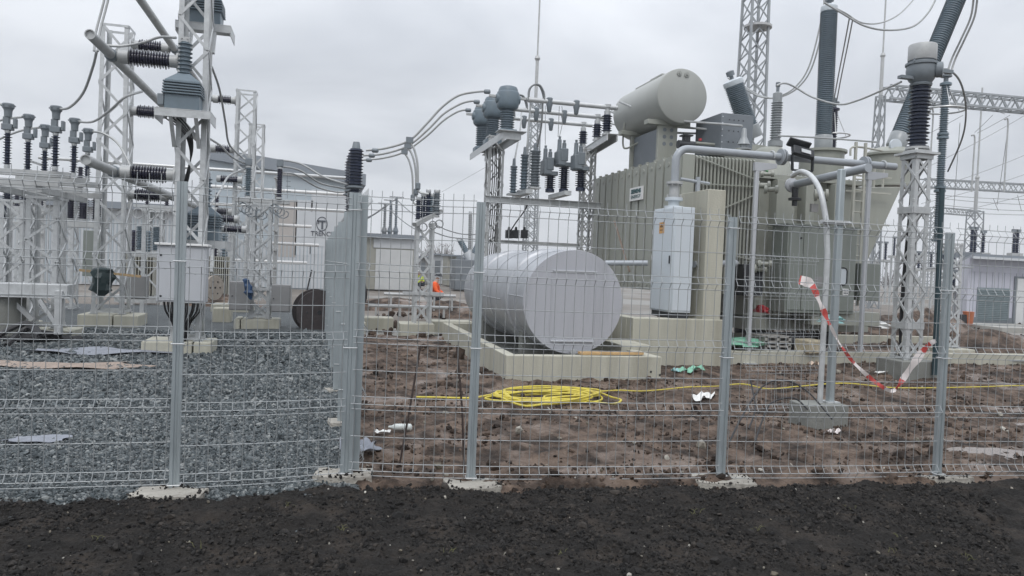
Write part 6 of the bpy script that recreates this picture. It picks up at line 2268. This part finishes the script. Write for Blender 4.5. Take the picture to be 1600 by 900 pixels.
mt_ = mast(1184, 300, -60, 34, 1.12, .78, 18, 'tall tapering lattice mast behind the transformer, cut by the picture top', leg=.12)
q = P(1184, 45, 34)
MB().lathe((q.x, q.y, q.z), (0, 0, 1), [(.3, 0), (.62, .02), (.62, .12), (.3, .14)], 16).build('ring_platform', galv_old, mt_)
mast(837, 390, 158, 40, .66, .46, 20, 'slender lattice mast with lightning rod behind the cable columns', rod=(842, 0), leg=.08)
mast(1376, 300, 150, 45, .72, .36, 14, 'lattice gantry mast with lightning rod left of the far beam', rod=(1381, 0), leg=.09)
mast(1524, 420, 330, 52, .9, .7, 10, 'dim lattice mast with whip rod at the far right', rod=(1523, 205), leg=.08)


def gantry(p, q, h, lab, leg=.09, n=26):
    p, q = V(p), V(q)
    c = (p + q) / 2
    root = thing('gantry_beam', c, lab, 'gantry', 'far lattice gantry beams')
    d = (q - p).normalized()
    s = d.cross(V((0, 0, 1))).normalized() * (h * .5)
    up = V((0, 0, h))
    for o in (s, -s, s + up, -s + up):
        MB().bar(p + o, q + o, leg, leg).build('chord', far_steel, root, smooth=False)
    mb = MB()
    for k in range(n):
        a, b2 = p + (q - p) * (k / n), p + (q - p) * ((k + 1) / n)
        f = k % 2
        for s_ in (s, -s):
            mb.bar(a + s_ + up * f, b2 + s_ + up * (1 - f), leg * .6, leg * .6)
        for u in (V((0, 0, 0)), up):
            mb.bar(a + (s if f else -s) + u, b2 + (-s if f else s) + u, leg * .6, leg * .6)
    mb.build('bracing', far_steel, root, smooth=False)
    return root


gantry(P(1384, 155, 45), P(1680, 182, 47), .75, 'upper far lattice beam crossing the sky at right', .11, 30)
gantry(P(1440, 292, 75), P(1680, 305, 77), .8, 'middle far lattice beam behind the lilac house', .11, 28)
gantry(P(1455, 332, 95), P(1528, 338, 96), .7, 'short dim lattice beam far behind the right support', .1, 12)
for (px, d, yt) in ((1640, 76, 300), (1455, 95, 332)):
    mast(px, 420, yt, d, 1.2, .9, 12, 'far gantry leg ' + ('outside the right edge' if px > 1600 else 'seen through the right lattice support'), leg=.12)
# strain wires under the beams
WIRES = [((1340, 262, 44), (1505, 180, 45)), ((1395, 240, 30), (1420, 215, 44)), ((1400, 283, 40), (1605, 178, 46)), ((1440, 300, 52), (1640, 225, 60)), ((1440, 318, 60), (1640, 258, 70)), ((1470, 310, 60), (1620, 320, 60)), ((1470, 320, 60), (1620, 330, 60)), ((1470, 329, 60), (1620, 336, 60)), ((1440, 302, 80), (1620, 312, 80)), ((1440, 342, 90), (1620, 300, 90)), ((1575, 200, 46), (1558, 320, 50)), ((1500, 192, 45), (1490, 330, 50)), ((1562, 175, 46), (1570, 178, 46)), ((1551, 180, 46), (1523, 207, 46)), ((1578, 180, 46), (1527, 208, 46)), ((1552, 310, 75), (1560, 330, 76)), ((1590, 305, 75), (1596, 330, 76))]
for k, (a, b2) in enumerate(WIRES):
    A, B = P(*a), P(*b2)
    pts = [A + (B - A) * t + V((0, 0, -.02 * (B - A).length * 4 * t * (1 - t) * .6)) for t in np.linspace(0, 1, 9)]
    tag(MB().tube(pts, .02 * max(A.y, 25) / 45, 5).build('overhead_wire', cable_m), 'thin grey overhead wire strung across the right background', 'wire', 'overhead wires at the right')
A, B = P(690, 300, 60), P(770, 255, 60)
tag(MB().tube([A, B], .012, 4).build('overhead_wire', cable_m), 'faint single wire slanting through the sky left of the drum heads', 'wire')
for (px, y0, y1, d) in ((1458, 175, 290, 46), (1523, 215, 300, 46), (1575, 190, 300, 46)):
    a, b2 = P(px, y0, d), P(px, y1, d)
    pts = spline([a + V((-.25, 0, .1)), a, V((a.x, a.y, (a.z + b2.z) / 2)), V((a.x, a.y, b2.z))], 5)
    tag(MB().tube(pts, .05, 6).build('dropper_tube', galv_old), 'pale thin dropper hanging below the upper far beam', 'wire', 'droppers under the far beam')


# far post insulators and disconnectors on stands (a few pixels each)
def far_post(px, ytop, d, h, n=2, dx=.5, dark=ins_navy, base=True):
    q = P(px, ytop, d)
    root = thing('far_insulator_stand', (q.x, q.y, 0), 'distant dark insulators on a steel stand in the right background', 'insulator', 'distant insulator stands')
    for i in range(n):
        x = q.x + (i - (n - 1) / 2) * dx
        MB().lathe((x, q.y, q.z - h), (0, 0, 1), shed_prof(h, .07, .12, .12, 1), 8).build('insulator', dark, root)
        MB().box((x, q.y, q.z + .06), (.3, .16, .14)).build('head', ct_mid, root)
    zb = q.z - h
    MB().box((q.x, q.y, zb - .1), (n * dx + .4, .3, .2)).build('beam', galv_old, root)
    mb = MB()
    for i in (-1, 1):
        mb.box((q.x + i * (n * dx * .4), q.y, (zb - .2) / 2), (.12, .12, zb - .2))
    mb.build('stand', galv, root)
    return root


for a in ((1522, 358, 42, 1.3, 2, .22), (1537, 364, 42, 1.1, 1, .4), (1588, 362, 42, 1.2, 2, .22), (1380, 380, 55, 1.2, 2, .5), (1398, 372, 60, 1.4, 1, .5), (1446, 396, 50, 1.0, 3, .5), (1486, 425, 40, .9, 2, .4), (1507, 423, 44, .9, 2, .4), (1360, 385, 60, 1.2, 2, .6), (1422, 385, 62, 1.3, 2, .6), (1470, 398, 58, 1.0, 2, .5), (1496, 400, 56, 1.0, 2, .5)):
    far_post(*a)
fb = P(1510, 398, 40)
tag(MB().bar(P(1486, 398, 40), P(1530, 399, 40.5), .35, .3).build('dark_busbar', box_dk), 'thick dark level bar behind the lilac house roof', 'busbar')

# ------------------------------------------------------------------ lilac clad house at the right
HY = P(1512, 505, 31).y
hx0 = PY(1512, 450, HY).x
hx1 = hx0 + 9
hz1 = PY(1512, 402, HY).z
hs = thing('switch_house', (hx0 + 4.5, HY + 3, 0), 'lilac grey clad switch house with louvre and white door at the right edge', 'house')
MB().prism([(hx0, HY, 0), (hx1, HY, 0), (hx1 + 5, HY + 6, 0), (hx0 + 5.6, HY + 6, 0)], (0, 0, hz1)).build('wall', lilac, hs)
mb = MB()
for k in range(1, 30):
    x = hx0 + k * .31
    mb.box((x, HY - .004, hz1 / 2 + .2), (.018, .008, hz1 - .7))
mb.build('panel_joints', roof_m, hs)
MB().box(((hx0 + hx1) / 2, HY - .012, hz1 - .32), (hx1 - hx0 + .02, .03, .5)).build('fascia', lilac, hs)
MB().prism([(hx0 - .35, HY - .55, hz1), (hx1 + .3, HY - .55, hz1), (hx1 + 5.4, HY + 6.4, hz1), (hx0 + 5.9, HY + 6.4, hz1)], (0, 0, .14)).build('roof', roof_m, hs)
MB().box(((hx0 + hx1) / 2 - .1, HY - .57, hz1 - .02), (hx1 - hx0 + .62, .05, .10)).build('gutter', hall_pan, hs)
q0_, q1_ = PY(1527, 449, HY), PY(1574, 508, HY)
lz1, lz0 = q0_.z, .18
o = MB().box(((q0_.x + q1_.x) / 2, HY - .02, (lz0 + lz1) / 2), (q1_.x - q0_.x, .05, lz1 - lz0)).build('louvre_door', louvre_m, hs)
mb = MB()
k = 0
z = lz0 + .06
while z < lz1 - .05:
    mb.box(((q0_.x + q1_.x) / 2, HY - .055, z), (q1_.x - q0_.x - .06, .03, .03), M=Matrix.Rotation(R(30), 3, 'X'))
    z += .075
mb.build('slats', louvre_m, o)
q0_, q1_ = PY(1587, 436, HY), PY(1625, 505, HY)
MB().box(((q0_.x + q1_.x) / 2, HY - .03, q0_.z / 2 + .06), (q1_.x - q0_.x + .16, .05, q0_.z + .1)).build('door_frame', box_dk, hs)
MB().box(((q0_.x + q1_.x) / 2, HY - .06, q0_.z / 2 + .05), (q1_.x - q0_.x - .02, .03, q0_.z - .05)).build('door', door_w, hs)
MB().box(((hx0 + hx1) / 2, HY - .02, .12), (hx1 - hx0 + .05, .04, .42)).build('base_band', box_dk, hs)
mb = MB()
pd_ = MB().box((hx0 + 4.2, HY - 1.6, .0), (11, 2.6, .22)).build('paving', pave)
tag(pd_, kind='structure')
q = P(1513, 495, 29)
tag(MB().lathe((q.x, q.y, .1), (0, 0, 1), [(.16, 0), (.2, .5), (.21, .5), (.2, .52), (.17, .5)], 16).build('bucket', orange_pl), 'rusty orange bucket by the corner of the lilac house', 'bucket')
q = P(1503, 497, 29)
tag(MB().box((q.x, q.y, .25), (.3, .3, .5)).build('crate', black_pl, bevel=.02), 'small black crate left of the orange bucket', 'crate')

# kerb and trench edges on the right
k0, k1 = P(1100, 566, 13.6), P(1800, 580, 14.6)
a = PY(1110, 575, WY + .02)
kb = MB().box(((wx1 + 24) / 2 + .01, WY + .55, .06), (24 - wx1, .16, .36), ).build('kerb', conc, bevel=.012)
tag(kb, kind='structure')
kb = MB().box((17, WY + 5.0, .04), (14, .2, .3)).build('kerb', conc)
tag(kb, kind='structure')
# junk between kerb and transformer
q = P(1266, 530, 14.4)
tag(MB().box((q.x, q.y, .34), (.44, .4, .26), yaw=.2).build('stone_block', stone_t, bevel=.03), 'rough tan stone block under the grey green cubicles', 'stone block')
for k, (px, yaw) in enumerate(((1240, .5), (1222, .2), (1256, .8))):
    q = P(px, 515, 14.9 + .25 * k)
    o = MB().lathe((q.x - .3, q.y, .34), (math.cos(yaw), math.sin(yaw) * .4, 0), [(.12, 0), (.2, .01), (.2, .5), (.12, .51)], 18).build('felt_roll', black_m)
    tag(o, 'black rolls of sheeting heaped under the transformer', 'roll', 'black rolls under the transformer')
for k, (px, py, d, m, lab) in enumerate(((1160, 533, 14.2, green_pl, 'strip of green plastic mesh lying behind the kerb'), (1300, 497, 14.2, teal_pl, 'crumpled pale teal film under the cubicles'), (1370, 506, 17, white_pl, 'white film heap behind the ladder'), (1190, 482, 14.9, red_m, 'small red cap by the pump'))):
    q = P(px, py, d)
    sx = (.9, .4, .6, .1)[k]
    b = MB()
    nn = 10
    vs, fs = [], []
    for i in range(6):
        for j in range(nn):
            t = 2 * math.pi * j / nn
            rr = (1 - (i / 5) ** 2) ** .5 * (1 + .25 * math.sin(3 * t + i * 2)) + .02
            vs.append((q.x + sx / 2 * rr * math.cos(t), q.y + .25 * rr * math.sin(t), q.z - .08 + .16 * i / 5))
    for i in range(5):
        for j in range(nn):
            fs.append((i * nn + j, i * nn + (j + 1) % nn, (i + 1) * nn + (j + 1) % nn, (i + 1) * nn + j))
    fs += [tuple(range(nn)), tuple(range(5 * nn, 6 * nn))]
    b.add(vs, fs)
    tag(b.build(('plastic_strip', 'plastic_film', 'plastic_film', 'red_cap')[k], m), lab, ('strip', 'film', 'film', 'cap')[k])
pal = P(1205, 512, 14.6)
mb = MB()
for k in range(4):
    mb.box((pal.x, pal.y, .22 + .09 * k), (.6, .5, .03))
for k in (-1, 0, 1):
    mb.box((pal.x + k * .26, pal.y - .02, .34), (.06, .46, .34))
tag(mb.build('slatted_crate', mat('faded_crate', (.30, .29, .27), .7, 0, .1, 9)), 'faded slatted crate behind the bracket post', 'crate')
for k, (px, d, lab) in enumerate(((1420, 16.5, 'long pale board lying across the mud behind the stout support'), (1560, 15.5, 'thin steel bar lying on mud at the right edge'))):
    q = P(px, 510, d)
    tag(MB().bar((q.x - 1.6, q.y + .2, .10), (q.x + 1.6, q.y - .2, .12), .14, .03).build('board', plank_g if k == 0 else galv_old), lab, 'board' if k == 0 else 'bar')
rg = random.Random(5)
# low mounds of dug earth behind the kerb
n_ = 2600
y = RNG.uniform(WY + .9, WY + 13, n_)
x = RNG.uniform(wx0 - 9, wx0 + 26, n_)
s = .06 * np.exp(RNG.normal(0, .55, n_))
kk = (fbm(x * .8, y * .8, 3, 91) > .5) & ~((x > TX0 - .5) & (x < 12.5) & (y > TYF - 1.2) & (y < TYF + 6)) & ~((x > bx0 - .1) & (x < bx1 + .1) & (y < by0 + 6)) & (x > GX1 + .6)
o = scatter_stones('earth_heaps', mclod_m, np.stack([x, y, s * .1 + .0], -1)[kk], s[kk], .6, .3)
tag(o, 'dug clods of brown earth round the transformer', 'clods', kind='stuff')

# ------------------------------------------------------------------ hall with gable behind the left yard
HLY = P(440, 450, 41).y
a, b2 = PY(322, 233, HLY), PY(563, 274, HLY)
c_, d_ = PY(322, 440, HLY), PY(563, 450, HLY)
hall = thing('hall', ((a.x + b2.x) / 2, HLY + 8, 0), 'blue grey clad factory hall with sloping roof edge and round T emblem', 'building')
MB().prism([(a.x, HLY, -.1), (b2.x, HLY, -.1), (b2.x, HLY, b2.z), (a.x, HLY, a.z)], (0, 16, 0)).build('wall', hall_up, hall)
dn = (b2 - a).normalized()
MB().prism([V((a.x - .1, HLY - .3, a.z - .52)), V((b2.x + .3, HLY - .3, b2.z - .57)), V((b2.x + .3, HLY - .3, b2.z + .05)), V((a.x - .1, HLY - .3, a.z + .1))], (0, 16.6, 0)).build('roof', roof_m, hall)
zb_ = PY(440, 305, HLY).z
for (x0_, x1_, y0_, y1_, m, nm) in ((487, 548, 296, 400, hall_pan, 'wall_panel'), (437, 462, 312, 402, hall_tan, 'tan_door'), (463, 486, 312, 400, hall_pan, 'wall_panel')):
    p0_, p1_ = PY(x0_, y0_, HLY), PY(x1_, y1_, HLY)
    MB().box(((p0_.x + p1_.x) / 2, HLY - .03, (p0_.z + p1_.z) / 2), (p1_.x - p0_.x, .06, p0_.z - p1_.z)).build(nm, m, hall)
p0_, p1_ = PY(330, 372, HLY), PY(560, 450, HLY)
o = MB().box(((p0_.x + p1_.x) / 2, HLY - .02, (p0_.z) / 2), (p1_.x - p0_.x, .05, p0_.z)).build('ribbed_plinth_wall', hall_pan, hall)
mb = MB()
for k in range(40):
    mb.box((p0_.x + (p1_.x - p0_.x) * (k + .5) / 40, HLY - .05, p0_.z / 2), (.05, .04, p0_.z))
mb.build('wall_ribs', hall_up, o)
lc = PY(503, 350, HLY)
rr = 6.8 * HLY / FPX * 1.13
sg = MB().box((lc.x + .15, HLY - .075, lc.z - .3), (2.3, .02, 1.9)).build('sign_field', hall_pan, hall)
ring = [V((lc.x + rr * math.cos(t), HLY - .10, lc.z + rr * 1.35 * math.sin(t))) for t in np.linspace(0, 2 * math.pi, 36, endpoint=False)]
MB().tube(ring, .022, 6, closed=True).build('emblem_ring', logo_m, sg)
mb = MB()
mb.box((lc.x + .02, HLY - .10, lc.z - .08), (.10, .04, .42)).box((lc.x, HLY - .10, lc.z + .15), (.42, .04, .10))
mb.box((lc.x - .19, HLY - .10, lc.z + .08), (.07, .04, .16))
mb.build('emblem_letter', logo_m, sg)
tq = PY(509, 366, HLY)
Mt = Matrix(((1, 0, 0, 0), (0, 0, -1, 0), (0, 1, 0, 0), (0, 0, 0, 1)))
text_mesh('TRENCH', .36, Mt, logo_m, 'lettering', sg, ext=.01, bold=.006, org=(tq.x - .15, HLY - .10, tq.z), sx=.92)
# low wing at left
a, b2 = PY(-60, 304, HLY - 3), PY(330, 322, HLY - 3)
lw = thing('low_wing', ((a.x + b2.x) / 2, HLY, 0), 'low pale grey wing with dark eaves behind the left frames', 'building')
MB().box(((a.x + b2.x) / 2, HLY + 1, a.z / 2), (b2.x - a.x, 8, a.z)).build('wall', hall_pan, lw)
MB().box(((a.x + b2.x) / 2, HLY + .9, a.z - .12), (b2.x - a.x + .4, 8.6, .32)).build('roof', roof_m, lw)
mb = MB()
for k in range(60):
    mb.box((a.x + (b2.x - a.x) * (k + .5) / 60, HLY - 3.02, a.z * .42), (.06, .03, a.z * .8))
mb.build('wall_ribs', hall_up, lw)
# pale radiator banks of a transformer behind the left columns
for (px0, px1, y0_, y1_, d, lab) in ((190, 240, 395, 470, 24, 'cream ribbed radiator bank behind the second lattice column'), (322, 358, 400, 462, 24.5, 'cream ribbed radiator bank right of the pale cabinet')):
    p0_, p1_ = P(px0, y0_, d), P(px1, y1_, d)
    w = p1_.x - p0_.x
    root = thing('radiator_bank', ((p0_.x + p1_.x) / 2, p0_.y, .2), lab, 'radiator')
    zz0, zz1 = max(p1_.z, .25), p0_.z
    mb = MB()
    for k in range(12):
        mb.box((p0_.x + w * (k + .5) / 12, p0_.y, (zz0 + zz1) / 2), (.03, .5, zz1 - zz0))
    mb.build('fins', beige, root)
    MB().box((p0_.x + w / 2, p0_.y + .32, (zz0 + zz1) / 2), (w, .14, zz1 - zz0)).build('tank_wall', beige, root)
    MB().box((p0_.x + w / 2, p0_.y, zz0 - .12), (w + .2, .7, .22)).build('base', galv, root)
    for k in (0, 1):
        MB().lathe((p0_.x + w * (.3 + .4 * k), p0_.y + .2, zz1), (0, 0, 1), shed_prof(.75, .07, .12, .1, 1), 10).build('insulator', ins_grey if k else ins_dark, root)

# ------------------------------------------------------------------ beige kiosk with roller door, far bits in the middle
KY = P(600, 447, 44).y
kx0, kx1, kx2 = PY(566, 400, KY).x, PY(583, 400, KY).x, PY(654, 400, KY).x
kz = PY(585, 370, KY).z
ko = thing('kiosk', ((kx0 + kx2) / 2, KY, 0), 'beige kiosk with wide ribbed white gate beyond the cable terminations', 'kiosk')
MB().box(((kx0 + kx2) / 2, KY + 2, kz / 2), (kx2 - kx0, 4, kz)).build('wall', beige, ko)
MB().box(((kx0 + kx2) / 2, KY + 1.9, kz + .08), (kx2 - kx0 + .4, 4.5, .22)).build('roof', roof_m, ko)
MB().box(((kx1 + kx2) / 2, KY - .03, kz - .35), (kx2 - kx1, .08, .55)).build('fascia', hall_pan, ko)
o = MB().box(((kx1 + kx2) / 2 - .1, KY - .04, (kz - .7) / 2), (kx2 - kx1 - .5, .08, kz - .7)).build('gate', door_w, ko)
mb = MB()
for k in range(16):
    mb.box((kx1 + .35 + (kx2 - kx1 - .9) * k / 15, KY - .09, (kz - .7) / 2), (.06, .03, kz - .75))
mb.build('gate_ribs', door_w, o)
for k, (px, yt) in enumerate(((602, 318), (611, 313), (620, 308))):
    q = P(px, yt, 47)
    root = thing('roof_bushing', (q.x, q.y, kz), 'thin dark bushing pole rising behind the beige kiosk', 'bushing', 'three bushing poles behind the kiosk')
    zz = P(px, 368, 47).z
    MB().lathe((q.x, q.y, 0), (0, 0, 1), [(.14, 0), (.14, zz + .2), (.18, zz + .25), (.12, zz + .5)] + [(r, t + zz + .5) for r, t in shed_prof(q.z - zz - .5, .07, .10, .14, 1)], 10).build('pole', ct_mid if k else cable_m, root)
    MB().box((q.x, q.y, q.z), (.9, .06, .06)).build('cross_arm', cable_m, root)
for (a, b2) in (((620, 310, 47), (560, 350, 47)), ((620, 312, 47), (655, 340, 40)), ((611, 330, 47), (655, 362, 40)), ((602, 322, 47), (565, 344, 47))):
    cable('wire', [a, ((a[0] + b2[0]) / 2, (a[1] + b2[1]) / 2 + 2, (a[2] + b2[2]) / 2), b2], .03, 'grey wire slung from the bushing poles behind the kiosk', 'wire', group='wires of the bushing poles')
for (px0, px1, y0_, d, m, lab) in ((655, 672, 402, 60, mvbox, 'small grey hut right of the beige kiosk'), (676, 698, 398, 62, hall_pan, 'pale cabin with dark windows right of the grey hut'), (700, 722, 400, 58, beige, 'beige cabin left of the silver tank'), (724, 760, 404, 55, box_dk, 'dim blue grey container behind the silver tank')):
    q0_, q1_ = P(px0, y0_, d), P(px1, y0_, d)
    root = thing('site_cabin', ((q0_.x + q1_.x) / 2, q0_.y, 0), lab, 'cabin')
    w = q1_.x - q0_.x
    MB().box(((q0_.x + q1_.x) / 2, q0_.y + 1.2, q0_.z / 2), (w, 2.4, q0_.z)).build('wall', m, root)
    MB().box(((q0_.x + q1_.x) / 2, q0_.y + 1.1, q0_.z + .05), (w + .2, 2.8, .12)).build('roof', roof_m, root)
    MB().box(((q0_.x + q1_.x) / 2 - w * .1, q0_.y - .02, q0_.z * .58), (w * .4, .05, q0_.z * .45)).build('window', box_dk, root)
# far leaning bushings left of the silver tank
fbx = P(740, 400, 50)
fb_ = thing('far_transformer', (fbx.x, fbx.y, 0), 'distant transformer with two leaning bushings left of the silver tank', 'transformer')
MB().box((fbx.x + .2, fbx.y, 1.0), (3.2, 2, 2.0)).build('tank', box_dk, fb_, bevel=.05)
for (p0_, p1_) in (((729, 394), (719, 376)), ((740, 396), (751, 374)), ((734, 390), (735, 335))):
    a, b2 = P(*p0_, 50), P(*p1_, 50)
    r = .22 if p0_[0] != 734 else .13
    o = MB().lathe(a, b2 - a, shed_prof((b2 - a).length, r * .85, r, .13, 1), 12).build('bushing', ct_m if p0_[0] != 734 else cable_m, fb_)
    MB().lathe(b2, b2 - a, [(r * .8, 0), (r, .05), (r * .8, .2)], 12).build('bushing_cap', hall_pan, o)
    MB().lathe(a - (b2 - a).normalized() * .5, b2 - a, [(r * 1.4, 0), (r * 1.4, .5)], 12).build('turret', hall_pan, fb_)
# yard rails in the middle distance (temporary fence of tubes)
for (px0, px1, y_, d, lab) in ((600, 712, 459, 24, 'low tubular rail behind the arrester stand'), (575, 700, 477, 22.5, 'kerb like rail before the low tubular rail')):
    a, b2 = P(px0, y_, d), P(px1, y_ + 4, d + .3)
    root = thing('tube_rail', ((a.x + b2.x) / 2, a.y, 0), lab, 'rail')
    MB().tube([a, V((b2.x, b2.y, a.z))], .05, 8).build('rail', galv_old, root)
    for t in (.1, .4, .7, .95):
        c = a + (b2 - a) * t
        MB().box((c.x, c.y, a.z / 2), (.06, .06, a.z)).build('post', galv_old, root)
# pale low blocks in mid distance
for (px, py, d, w, lab) in ((584, 512, 18.4, .9, 'cream concrete footing block left of the arrester stand'), (705, 498, 18.2, 1.0, 'cream kerb block right of the arrester stand')):
    q = P(px, py, d)
    tag(MB().box((q.x, q.y, .1), (w, .6, .34)).build('concrete_block', conc, bevel=.02), lab, 'concrete block')
# heaps of brown earth beyond the gravel
for k, (px, py, d, w, h, lab) in enumerate(((620, 478, 27, 5.5, .32, 'long brown earth heap before the kiosk'), (350, 490, 24, 3.2, .35, 'low brown earth heap by the dark cable drum'), (710, 480, 25, 3.4, .4, 'dark earth heap left of the silver tank'), (1420, 500, 24, 6, .7, 'dark earth heap behind the stout support'), (1545, 525, 19, 3.5, .45, 'earth heap before the lilac house'))):
    q = P(px, py, d)
    cx, cy = q.x, q.y
    o = grid_mesh('earth_heap', mud_m, -w / 2, w / 2, -1.4, 1.4, .12, lambda x, y: -.2 + (h + .2) * np.clip(1 - (2 * x / w) ** 2, 0, 1) * np.clip(1 - (y / 1.4) ** 2, 0, 1) * (.6 + .8 * fbm(x * 1.4 + k * 7, y * 1.6, 4, 100 + k)))
    o.location = (cx, cy, 0)
    tag(o, lab, 'earth heap')

# ------------------------------------------------------------------ two workers bending in the distance
def skinned(name, joints, edges, m, parent, sub=2):
    me = bpy.data.meshes.new(name)
    me.from_pydata([j[:3] for j in joints], edges, [])
    o = bpy.data.objects.new(name, me)
    COL.objects.link(o)
    sm = o.modifiers.new('skin', 'SKIN')
    sk = me.skin_vertices[0].data if me.skin_vertices else None
    if sk is None:
        bpy.context.view_layer.objects.active = o
        sk = me.skin_vertices[0].data
    for i, j in enumerate(joints):
        rx = j[3]
        sk[i].radius = (rx, j[4] if len(j) > 4 else rx)
        sk[i].use_root = (i == 0)
    ss = o.modifiers.new('sub', 'SUBSURF')
    ss.levels = ss.render_levels = sub
    dg = bpy.context.evaluated_depsgraph_get()
    dg.update()
    m2 = bpy.data.meshes.new_from_object(o.evaluated_get(dg))
    m2.name = name
    bpy.data.objects.remove(o)
    m2.materials.clear()
    m2.materials.append(m)
    m2.polygons.foreach_set('use_smooth', [True] * len(m2.polygons))
    o = bpy.data.objects.new(name, m2)
    COL.objects.link(o)
    if parent:
        o.parent = parent
    ORG[o] = ORG[parent] if parent else V((0, 0, 0))
    return o


def worker(px, py, d, yaw, jm, tm, hm, lab):
    hip = P(px, py, d)
    base = V((hip.x, hip.y, 0))
    root = thing('person', base, lab, 'person')
    c, s = math.cos(yaw), math.sin(yaw)

    def T(x, y, z):                     # x forward, y left
        return (x * c - y * s, x * s + y * c, z)
    hz = .44
    # squatting body: pelvis, trunk leaning forward, head, arms and legs in one surface
    J = [(*T(-.08, 0, hz), .15, .13), (*T(.02, 0, hz + .24), .15, .12), (*T(.14, 0, hz + .46), .17, .13), (*T(.20, 0, hz + .58), .065), (*T(.24, 0, hz + .70), .10, .105),
         (*T(.14, .20, hz + .44), .075), (*T(.24, .26, hz + .18), .055), (*T(.46, .18, hz + .06), .04), (*T(.14, -.20, hz + .44), .075), (*T(.24, -.26, hz + .18), .055), (*T(.46, -.18, hz + .06), .04),
         (*T(.04, .12, hz - .0), .105), (*T(.34, .16, hz + .06), .075), (*T(.14, .16, .12), .055), (*T(.28, .17, .06), .045),
         (*T(.04, -.12, hz - .0), .105), (*T(.34, -.16, hz + .06), .075), (*T(.14, -.16, .12), .055), (*T(.28, -.17, .06), .045)]
    Ed = [(0, 1), (1, 2), (2, 3), (3, 4), (2, 5), (5, 6), (6, 7), (2, 8), (8, 9), (9, 10), (0, 11), (11, 12), (12, 13), (13, 14), (0, 15), (15, 16), (16, 17), (17, 18)]
    skinned('body', J, Ed, skin_m, root)
    g = 1.18
    Jj = [(*J[0][:3], .175, .155), (*J[1][:3], .175, .15), (*J[2][:3], .19, .15), (*T(.18, 0, hz + .55), .085), (*J[5][:3], .095), (*J[6][:3], .075), (*T(.42, .20, hz + .08), .056), (*J[8][:3], .095), (*J[9][:3], .075), (*T(.42, -.20, hz + .08), .056)]
    skinned('jacket', Jj, [(0, 1), (1, 2), (2, 3), (2, 4), (4, 5), (5, 6), (2, 7), (7, 8), (8, 9)], jm, root)
    Jt = [(*T(-.08, 0, hz - .02), .165, .145), (*J[11][:3], .125), (*J[12][:3], .095), (*T(.15, .16, .15), .075), (*J[15][:3], .125), (*J[16][:3], .095), (*T(.15, -.16, .15), .075)]
    skinned('trousers', Jt, [(0, 1), (1, 2), (2, 3), (0, 4), (4, 5), (5, 6)], tm, root)
    hd = V(T(.245, 0, hz + .735))
    mb = MB().lathe(base + hd - V((0, 0, .0)), V(T(.12, 0, 1)), [(.155, 0), (.150, .02), (.125, .03), (.12, .08), (.08, .13), (.02, .15)], 16)
    mb.build('helmet', hm, root)
    for q in (7, 10):
        w = V(J[q][:3])
        fw = V(T(.35, 0, -.9))
        mb = MB()
        for k in range(4):
            o = V(T(0, -.03 + .02 * k, 0))
            mb.tube([base + w + o, base + w + o + fw * .07, base + w + o + fw * .10 + V(T(-.03, 0, -.02)), base + w + o + fw * .11 + V(T(-.06, 0, -.01))], [.012, .011, .010, .008], 6)
        mb.tube([base + w, base + w + V(T(.03, -.04 if q == 7 else .04, -.03)), base + w + V(T(.03, -.05 if q == 7 else .05, -.07))], [.013, .012, .009], 6)
        mb.build('hand', dark_f, root)
    for q in (13, 17):
        ft = V(J[q][:3])
        MB().box(base + ft + V(T(.06, 0, -.04)), (.30, .11, .11), yaw=yaw).build('boot', dark_f, root, bevel=.03)
    return root


worker(674, 460, 28, R(-20), orange_f, dark_f, hat_m, 'person in an orange jacket squatting behind the arrester stand')
worker(659, 442, 44, R(200), yellow_f, dark_f, hat_w, 'person in a yellow jacket squatting far behind the arrester stand')

# ------------------------------------------------------------------ far bare trees as one mass
tw = mat('bare_twigs', (.13, .12, .115), .9, 0, .2, .2)
mb = MB()
rg = random.Random(9)
for k in range(150):
    px = rg.uniform(-60, 1660)
    d = rg.uniform(150, 230)
    q = P(px, 425, d)
    h = rg.uniform(2.5, 6) * (1.3 if 560 < px < 760 else .9)
    for j in range(7):
        a_ = rg.uniform(0, 6.28)
        sp = rg.uniform(.1, .6) * h
        t_ = V((q.x + sp * math.cos(a_), q.y + sp * .3 * math.sin(a_), h * rg.uniform(.6, 1.05)))
        b0 = V((q.x, q.y, 0))
        m_ = b0 + (t_ - b0) * .5 + V((0, 0, h * .12))
        mb.tube([b0, m_, t_], [.16, .10, .03], 3, cap=False)
        for i in range(4):
            f = rg.uniform(.4, .95)
            p_ = b0 + (t_ - b0) * f
            mb.tube([p_, p_ + V((rg.uniform(-1, 1), 0, rg.uniform(.2, 1.2)))], [.07, .02], 3, cap=False)
o = mb.build('tree_line', tw, smooth=False)
tag(o, 'far off line of bare trees on the horizon', 'trees', kind='stuff')

HAZE = .0009
# ------------------------------------------------------------------ damp air
hz_m = bpy.data.materials.new('damp_air')
hz_m.use_nodes = True
nt = hz_m.node_tree
nt.nodes.remove(nt.nodes['Principled BSDF'])
pv = nt.nodes.new('ShaderNodeVolumePrincipled')
pv.inputs['Color'].default_value = (.985, .99, 1, 1)
pv.inputs['Density'].default_value = HAZE
pv.inputs['Anisotropy'].default_value = 0.0
nt.links.new(pv.outputs[0], nt.nodes['Material Output'].inputs['Volume'])
tag(MB().box((0, 320, 19.3), (1220, 820, 41)).build('haze', hz_m, smooth=False), kind='stuff')
